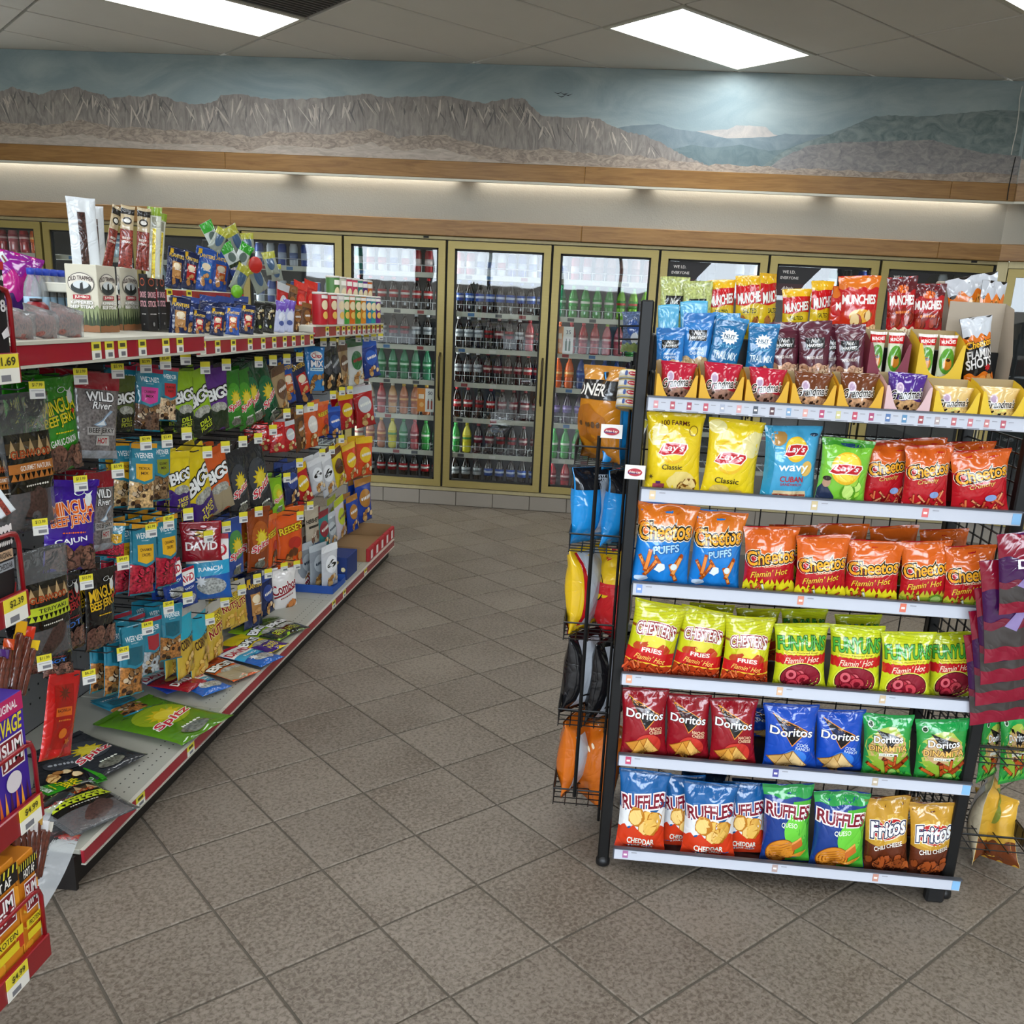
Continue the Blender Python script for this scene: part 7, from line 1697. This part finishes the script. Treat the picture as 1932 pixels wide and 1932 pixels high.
# ------------------------------------------------------------------ top shelves
def corner_box(name, lab, cx_, cy_, lx, rx, ty, ztop, fills, cat='box', group=None, tall=None):
    """carton standing on a shelf with its near vertical edge at pixel (cx_, cy_); faces run to pixel columns lx (towards -X) and rx (towards +Y)"""
    c = at(cx_, cy_, Z=ztop); 
    def solve(px, dirv):
        lo, hi = 0, 1.
        for _ in range(40):
            m_ = (lo+hi)/2
            if abs(pr(c+np.array(dirv)*m_)[0]-cx_) < abs(px-cx_): lo = m_
            else: hi = m_
        return lo
    a = solve(lx, (-1, 0, 0)); b = solve(rx, (0, 1, 0)); lo, hi = 0, 1.
    for _ in range(40):
        m_ = (lo+hi)/2
        if pr(c+np.array([0, 0, m_]))[1] > ty: lo = m_
        else: hi = m_
    h = lo
    t = thing(name, lab, cat, (c[0], c[1], ztop+.0005), 0, group)
    MB().bbox(-a, 0, 0, b, 0, h, .0015, fills['col']).build('carton_body', M['card'], t)
    if 'd' in fills:
        P = Print(lambda u, v, l: np.stack([-a/2+u*a/2, np.full_like(u, -l), v*h], 1), a, h); P.base = .0002; fills['d'](P); decal(P, 'printed_front', t, M['card'])
        P = Print(lambda u, v, l: np.stack([np.full_like(u, l), b/2+u*b/2, v*h], 1), b, h); P.base = .0002; fills['d'](P); decal(P, 'printed_side', t, M['card'])
    return t, c, a, b, h
def d_trapper(P):
    P.band(0, .36, '#5c6a44', .02, 3); P.band(.2, .38, '#8a946a', .03, 5); 
    for k in range(8): P.poly([(-.95+k*.25, .10), (-.84+k*.25, .34), (-.73+k*.25, .10)], '#2c3a24', 1)
    P.band(0, .10, '#8a5a34', .006, 3); P.ell(0, .72, .84, .16, '#5a5452'); P.ell(0, .72, .80, .148, '#d8d2c6'); P.ell(0, .66, .66, .09, '#2a3230'); P.ell(0, .70, .5, .06, '#c8ced0'); P.poly([(-.1, .60), (.15, .60), (.12, .74), (-.04, .72)], '#16181a', 1)
    P.txt('OLD TRAPPER', 0, .79, .78, '#3a2422', h=.06, bold=.04, arch=.03); P.rect(-.55, .55, .485, .55, '#a82a34', 1); P.txt('JUMBO', 0, .517, .44, '#f0e6dc', h=.045, bold=.04); P.txt('KIPPERED', 0, .44, .7, '#f2f0ea', h=.045, bold=.05, oc='#5a5a50', ow=.03); P.txt('BEEF STEAK', 0, .375, .74, '#f2f0ea', h=.045, bold=.05, oc='#5a5a50', ow=.03)
corner_box('jerky_carton', 'cream jerky carton with black crest, nearest on the top shelf', 190, 628, 131, 225, 500, TS1, dict(col='#c9c4b2', d=d_trapper))
corner_box('jerky_carton', 'cream jerky carton with black crest, second on the top shelf', 233, 624, 227, 266, 504, TS1, dict(col='#c9c4b2', d=d_trapper))
def d_smoke(P): P.txt('SMOKE', 0, .64, .8, '#e0a8b0', h=.10, bold=.05); P.txt('STICK', 0, .48, .8, '#e0a8b0', h=.10, bold=.05); P.ell(0, .86, .6, .07, '#c05a3a'); P.ell(0, .86, .5, .05, '#2a1a18'); P.smudge(0, .3, .55, .012, '#d8d4d0', 8); P.ell(0, .12, .2, None, '#8a8a88')
corner_box('stick_carton', 'black snack stick carton beside the cream jerky cartons', 281, 625, 267, 299, 517, TS1, dict(col='#141213', d=d_smoke))
corner_box('stick_carton', 'black snack stick carton farther along the top shelf', 304, 623, 300, 316, 518, TS1, dict(col='#141213', d=d_smoke))
place('stickbag', (152, 372), (165, 510), 56, X=-1.52, label='white bag with a dark jerky strip rising from the carton', minyaw=40)
place('stickbag', (178, 388), (186, 510), 34, X=-1.56, label='white jerky strip bag behind the first one', minyaw=30, var=1)
place('stickpack', (213, 390), (203, 505), 18, X=-1.5, label='narrow jerky stick leaning left in the second carton')
place('stickpack', (241, 392), (236, 505), 30, X=-1.46, label='beige jerky stick standing in the second carton', minyaw=30, var=1)
place('stickpack', (272, 396), (268, 510), 26, X=-1.46, label='beige jerky stick right of its twin', minyaw=30, var=2)
place('stickyellow', (292, 394), (288, 525), 28, X=-1.44, label='yellow and white meat stick in the black carton', minyaw=30)
place('stickyellow', (302, 402), (299, 525), 18, X=-1.48, label='second meat stick in the black carton', var=1)
# clear jerky packs lying at the shelf front
for k, (px, py, w_) in enumerate(((40, 634, 62), (86, 633, 66), (134, 631, 66))):
    place('clearjerky', (px, py-52), (px, py), w_, X=GX-.05-.004*k, minyaw=0, label='clear pack of jerky chunks lying on the top shelf, %s from the left' % ORD[k], group='jerky packs on the top shelf', var=k, floor=TS1+.001)
# water bottles and other things deeper on the shelf
def wbottle(px, py, lab):
    p = at(px, py, X=-1.86); h = .175
    t = thing('water_bottle', lab, 'bottle', (p[0], p[1], TS1+.001), 0, 'small water bottles on the top shelf')
    MB().lathe([(.02, 0), (.027, .005), (.027, .10), (.022, .125), (.011, .15), (.011, .155)], 14).build('bottle_body', M['haze'], t, smooth=True)
    MB().lathe([(.0275, .04), (.0275, .085)], 14, col='#9fc0d8').build('label', M['plastic'], t, smooth=True); MB().lathe([(.0125, .152), (.0125, .172), (0, .173)], 12, col='#1c3fae').build('cap', M['plastic'], t, smooth=True)
for k in range(5): wbottle(62+k*14, 560, 'small water bottle with blue cap, %s from the left' % ORD[k])
place('magenta', (38, 480), (36, 560), 62, X=-1.95, label='crumpled magenta bag behind the water bottles', floor=TS1+.001, minyaw=30)
p = at(68, 572, X=-1.62); t = thing('red_jar', 'small round dark red jar on the top shelf', 'jar', (p[0], p[1], TS1+.001))
MB().lathe([(.028, 0), (.036, .012), (.038, .04), (.03, .065), (.02, .075), (0, .076)], 18, col='#7a0f1a').build('jar_body', M['plastic'], t, smooth=True); MB().lathe([(.0, 0), (.016, 0), (.016, .008), (0, .009)], 14, c=(0, 0, .076), col='#2a0c10').build('lid', M['plastic'], t, smooth=True)
p = at(112, 585, X=-1.60); MB().bbox(-.045, .045, -.02, .02, 0, .042, .006, '#3a5a9a').box(-.03, .03, -.0206, -.02, .012, .03, '#b03040').build('candy_box', M['card'], loc=(p[0], p[1], TS1+.001), rot=(0, 0, .5), label='blue box with red lettering lying beside the red jar', cat='box')
p = at(88, 585, X=-1.60); MB().lathe([(.012, 0), (.017, .006), (.017, .03), (.01, .038), (0, .039)], 12, col='#c8601c').build('orange_jar', M['plastic'], smooth=True, loc=(p[0], p[1], TS1+.001), label='tiny orange pot between the red jar and blue box', cat='pot')

# peanut bags of the second section
def stand(design, tx, ty, bx, by, pw, X, floor, lab, var=0, grp='peanut bags on the top shelf', my=10): place(design, (tx, ty), (bx, by), pw, X=X, label=lab, group=grp, var=var, floor=floor, minyaw=my)
for k, (d_, tx, ty, pw, nm) in enumerate((('planters_tan', 333, 468, 34, 'navy peanut pouch, first on the raised tier'), ('planters', 360, 475, 32, 'navy peanut pouch, second on the raised tier'), ('planters_blue', 388, 468, 40, 'bright blue nut pouch on the raised tier'), ('planters_orange', 416, 475, 36, 'blue and orange nut pouch on the raised tier'), ('navybag', 442, 472, 30, 'dark navy pouch at the end of the raised tier'))):
    stand(d_, tx, ty, tx-3, ty+70, pw, -1.63, RZ2+.001, nm, k % 3)
for k, (d_, tx, ty, pw, nm) in enumerate((('planters_tan', 340, 560, 40, 'navy pouch reading in yellow at the second section start'), ('planters', 376, 585, 26, 'navy peanut pouch with red panel, first along'), ('planters', 411, 580, 28, 'navy peanut pouch with red panel, second along'), ('planters_orange', 440, 580, 28, 'navy peanut pouch with pale panel, third along'), ('planters', 468, 575, 28, 'navy peanut pouch with red panel, fourth along'), ('blacknut', 490, 570, 22, 'black nut pouch with green emblem, left'), ('blacknut', 510, 572, 22, 'black nut pouch with green emblem, right'), ('purplewhite', 530, 568, 22, 'purple and white pouch, left'), ('purplewhite', 546, 566, 24, 'purple and white pouch, right'), ('caramel', 562, 575, 18, 'dark brown pouch, left'), ('caramel', 580, 572, 18, 'dark brown pouch, right'))):
    stand(d_, tx, ty, tx-2, ty+70, pw, -1.42, TS2+.001, nm, k % 3)
for k, (tx, ty) in enumerate(((360, 560), (395, 558), (425, 560), (452, 558))): stand('navybag', tx, ty, tx, ty+60, 34, -1.53, TS2+.001, 'navy pouch in the back row behind the peanut pouches, %s' % ORD[k], k % 3)
# little packs dangling from a wire stand
st = thing('pack_stand', 'thin wire stand holding green and silver packs above the peanut bags', 'stand', (-1.6, 3.55, TS2))
pts = [at(x, y, X=-1.6) for x, y in ((455, 560), (450, 470), (425, 425))]
MB().tube([(p[0]+1.6, p[1]-3.55, max(0.001, p[2]-TS2)) for p in pts], .003, 6).build('stem', M['wire_black'], st)
for k, (d_, tx, ty, lab) in enumerate((('greenpack', 396, 424, 'bright green dangling pack, highest'), ('silverpack', 414, 438, 'silver pack beside the highest green one'), ('silverpack', 440, 438, 'dull silver pack in the middle of the stand'), ('silverpack', 466, 440, 'yellow topped silver pack'), ('greenpack', 462, 472, 'bright green dangling pack in the middle'), ('silverpack', 508, 478, 'silver pack hanging low on the right'), ('greenpack', 432, 468, 'green pack folded behind the others'), ('silverpack', 455, 505, 'silver pack with blue badge, low left'), ('silverpack', 480, 512, 'silver pack with blue badge, low right'), ('silverpack', 520, 500, 'olive silver pack at the right of the stand'))):
    place(d_, (tx, ty), (tx+[14, -10, 18, 4, -12, 8][k % 6], ty+[40, 34, 44, 38, 30][k % 5]), 26, X=-1.55, label=lab, group='dangling packs', var=k % 3, minyaw=30)
p = at(482, 500, X=-1.52); MB().lathe([(0, -.006), (.03, -.004), (.034, 0), (.03, .004), (0, .006)], 18, col='#c0281e', axis='x').build('red_disc', M['plastic'], smooth=True, loc=p, rot=(0, 0, -.6), label='red round tag among the dangling packs', cat='tag')
p = at(447, 550, X=-1.5); MB().lathe([(0, -.01), (.022, -.008), (.026, 0), (.022, .008), (0, .01)], 16, col='#6cae1e', axis='x').build('green_tag', M['plastic'], smooth=True, loc=p, rot=(0, 0, -.6), label='lime round tag above the dark pouches', cat='tag')
# canisters on the third section
def canister(px, py, col, lab, X, z, h=.145, r=.036):
    p = at(px, py, X=X); t = thing('chip_canister', lab, 'canister', (p[0], p[1], z+.0008), 0, 'chip canisters on the top shelf')
    MB().lathe([(r*.97, 0), (r, .003), (r, h-.006), (r*.98, h)], 18, col=col).build('canister_wall', M['plastic'], t, smooth=True); MB().lathe([(r*1.03, h-.008), (r*1.03, h), (r*.9, h+.002), (0, h+.002)], 18, col='#d8d4cc').build('lid', M['plastic'], t, smooth=True)
    P = Print(lambda u, v, l: np.stack([(r+.0005+l)*np.sin(u*.8+1.0), -(r+.0005+l)*np.cos(u*.8+1.0), v*h], 1), r*1.6, h); P.ell(0, .62, .6, .15, '#e8d8b0'); P.ell(.1, .3, .5, .12, '#e2b85a'); P.rect(-.6, .6, .82, .92, '#f0ece4', 1); decal(P, 'printed_front', t, M['plastic'])
for k, (px, c, nm) in enumerate(((604, '#b81828', 'crimson'), (622, '#b8202a', 'red'), (636, '#d8d0d0', 'pale pink'), (646, '#3f9a3a', 'green'), (657, '#d86a1c', 'orange'), (668, '#4a8a3a', 'olive green'), (678, '#d8861c', 'amber'), (688, '#1f78b8', 'blue'), (697, '#2fa0a0', 'turquoise'), (706, '#6a2a86', 'purple'))):
    canister(px, 610, c, nm+' chip canister in the front row of the far top shelf', -1.39, TS3)
for k, (px, c, nm) in enumerate(((628, '#4a7a3a', 'moss green'), (641, '#c8c4b4', 'cream'), (652, '#c83a5a', 'rose'), (663, '#c83a5a', 'pink second'), (673, '#2c7a76', 'teal'), (682, '#5a2c7e', 'violet'), (691, '#c8641c', 'burnt orange'))):
    canister(px, 575, c, nm+' tall chip canister in the back row of the far top shelf', -1.50, TS3, .235)
for k, (d_, tx, ty, pw) in enumerate((('redpouch', 570, 532, 24), ('caramel', 553, 538, 22), ('redpouch', 590, 530, 24), ('redclear', 536, 535, 22))): stand(d_, tx, ty, tx-2, ty+60, pw, -1.52, TS2+.001, 'brown red pouch standing before the canisters, %s' % ORD[k], k % 3)
p = at(724, 600, X=-1.42)

# ------------------------------------------------------------------ stock of the red wire rack
def rbox(name, lab, py0, px1, z, h, col, draw, x=EX-.016, depth=.1, y0=EY0+.01):
    y1 = at(px1, py0, X=x)[1]; w_ = y1-y0
    t = thing(name, lab, 'box', (x, y0, z+.0105)); 
    MB().bbox(-depth, 0, 0, w_, 0, h, .0015, col).build('carton_body', M['card'], t)
    P = Print(lambda u, v, l: np.stack([np.full_like(u, l), w_/2+u*w_/2, v*h], 1), w_, h); P.base = .0003; draw(P); decal(P, 'printed_front', t, M['card']); return t, y0, y1
def slim(P, u, v, w, h):
    P.rect(u-w*1.1, u+w*1.1, v-h*1.15, v+h*1.15, '#f0e8e4', 1); P.rect(u-w*1.02, u+w*1.02, v-h*1.05, v+h*1.05, '#7a1420', 1)
    P.txt('SLIM', u, v+h*.45, w*.9, '#f6f2f0', h=h*.8, bold=.05); P.txt('JIM', u, v-h*.5, w*.9, '#f6f2f0', h=h*.8, bold=.05)
def d_savage(P):
    P.band(.86, 1, '#b81c5c', slope=0); P.txt('ORIGINAL', .1, .93, .6, '#f4ecec', h=.06, bold=.03); P.txt('SAVAGE', .05, .79, .8, '#e0d02a', h=.12, bold=.04, shear=.2); slim(P, .2, .58, .55, .11)
    for k in range(6): P.poly([(-.8+k*.28, .03), (-.66+k*.28, .32), (-.52+k*.28, .03)], ['#d8641c', '#e8a02a', '#4a1a3a'][k % 3], 1)
    P.ell(.1, .36, .4, .08, '#d8d0d4'); P.rect(-.5, .8, .04, .07, '#c8c4d0', 1)
rbox('stick_carton', 'purple meat stick carton on the red rack', 1400, 50, EZ[1], .245, '#3d1f92', d_savage, y0=1.352)
def d_hot(P):
    P.chips(0, .35, 1, .35, 12, ['#d8641c', '#e89a24', '#c83a1c'], .4, 3, dark='#e8b83a'); P.band(.80, .96, '#161210', 0)
    for k in range(9): P.poly([(-1+k*.24, .90), (-.92+k*.24, .96), (-.84+k*.24, .96), (-.92+k*.24, .90)], '#e8d83a', 1)
    P.txt('HOT AF', 0, .855, .6, '#f0ece4', h=.07, bold=.04); slim(P, 0, .64, .6, .12); P.rect(-.9, .9, .36, .44, '#e0c81e', 1); P.txt('PROTEIN', 0, .40, .6, '#2a2008', h=.045, bold=.03); P.rect(-.9, .6, .26, .33, '#e0c81e', 1)
t, y0a, y1a = rbox('stick_carton', 'orange flame meat stick carton, left, bottom of the red rack', 1750, 40, EZ[0], .24, '#d8861c', d_hot, y0=1.285)
rbox('stick_carton', 'orange flame meat stick carton, right, bottom of the red rack', 1750, 78, EZ[0], .225, '#d8861c', d_hot, y0=y1a+.003)
def d_black(P): P.rect(-1, 1, .62, .72, '#c8a888', 1); P.rect(-1, 1, .5, .6, '#9aa0a6', 1); P.txt('ORIGINAL', .5, .67, .4, '#1a1614', h=.06, bold=.03); P.txt('CHEDDAR', .5, .55, .4, '#1a1614', h=.06, bold=.03); P.smudge(.5, .80, .4, .03, '#e8e4e0', 5); P.poly([(.6, .1), (.9, .35), (.95, .33), (.7, .05)], '#8a1a1e', 1); P.band(.92, 1, '#e4dedc', .02, 9)
rbox('stick_carton', 'black and white meat stick carton on the second red shelf', 1100, 30, EZ[2], .16, '#141214', d_black, y0=1.385)
def d_black2(P): P.smudge(.6, .86, .25, .025, '#f0f0f0', 4); P.txt('8', .75, .62, .14, '#f0f0f0', h=.10, bold=.05); P.poly([(.5, .38), (.9, .44), (.98, .36), (.6, .33)], '#f0f0f0', 1); P.band(.93, 1, '#b81c20')
rbox('stick_carton', 'black carton with white swoosh on the top red shelf', 650, 19, EZ[3], .185, '#121214', d_black2, y0=1.44)
# meat sticks rising out of the cartons
def stick(px, py, bx, by, lab, wrap, X=EX-.06, r=.0075, txt=None):
    a, b = at(px, py, X=X), at(bx, by, X=X); ax = Vector(a-b); Lh = ax.length
    t = thing('meat_stick', lab, 'snack', b, 0, 'meat sticks on the red rack'); t.rotation_euler = ax.to_track_quat('Z', 'Y').to_euler()
    MB().lathe([(r*.9, 0), (r, .004), (r, Lh*.82), (r*.8, Lh*.85)], 10, col=('#54281c', .6)).build('meat', M['film'], t, smooth=True)
    m = MB().box(-.010, .010, -.0012, .0012, Lh*.82, Lh, wrap); m.box(r*.95, r*1.12, -.006, .006, .0, Lh*.82, wrap); m.build('wrapper', M['film'], t)
for k, (px, py, bx, by, wr) in enumerate(((18, 1205, 2, 1320, '#c84a1c'), (42, 1172, 18, 1318, '#e0a820'), (58, 1182, 30, 1315, '#c8341c'), (66, 1208, 40, 1312, '#e8c02a'), (8, 1225, -6, 1320, '#4a2a6a'))): stick(px, py, bx, by, 'meat stick in yellow wrapper in the purple carton, %s from the left' % ORD[[1, 2, 3, 4, 0][k]], wr)
for k, (px, py, bx, by, wr) in enumerate(((28, 1545, 34, 1665, '#2a241c'), (52, 1545, 50, 1668, '#e4e0dc'), (62, 1548, 56, 1662, '#e8e4e0'), (72, 1532, 62, 1662, '#c89a4a'), (84, 1548, 68, 1658, '#e4e4e4'), (92, 1550, 72, 1655, '#d8d4c8'), (40, 1552, 42, 1668, '#3a2c20'))): stick(px, py, bx, by, 'meat stick in the orange cartons, %s from the left' % ORD[[0, 2, 3, 4, 5, 6, 1][k]], wr, X=EX-.05)
des('whitestrip', (.07, .15, .012), '#dadfe2', lambda P: P.rect(-.3, .35, 0, .68, ('#6a2a22', .3), 2), style='flat', name='jerky_stick')
place('whitestrip', (10, 512), (4, 600), 40, X=EX-.05, label='white packet with a red brown strip at the left edge, top red shelf', floor=EZ[3]+.197, minyaw=30)
place('whitestrip', (12, 1040), (10, 1070), 34, X=EX-.05, label='white wrapper tip behind the black and white carton', floor=EZ[2]+.172, minyaw=30, var=1)
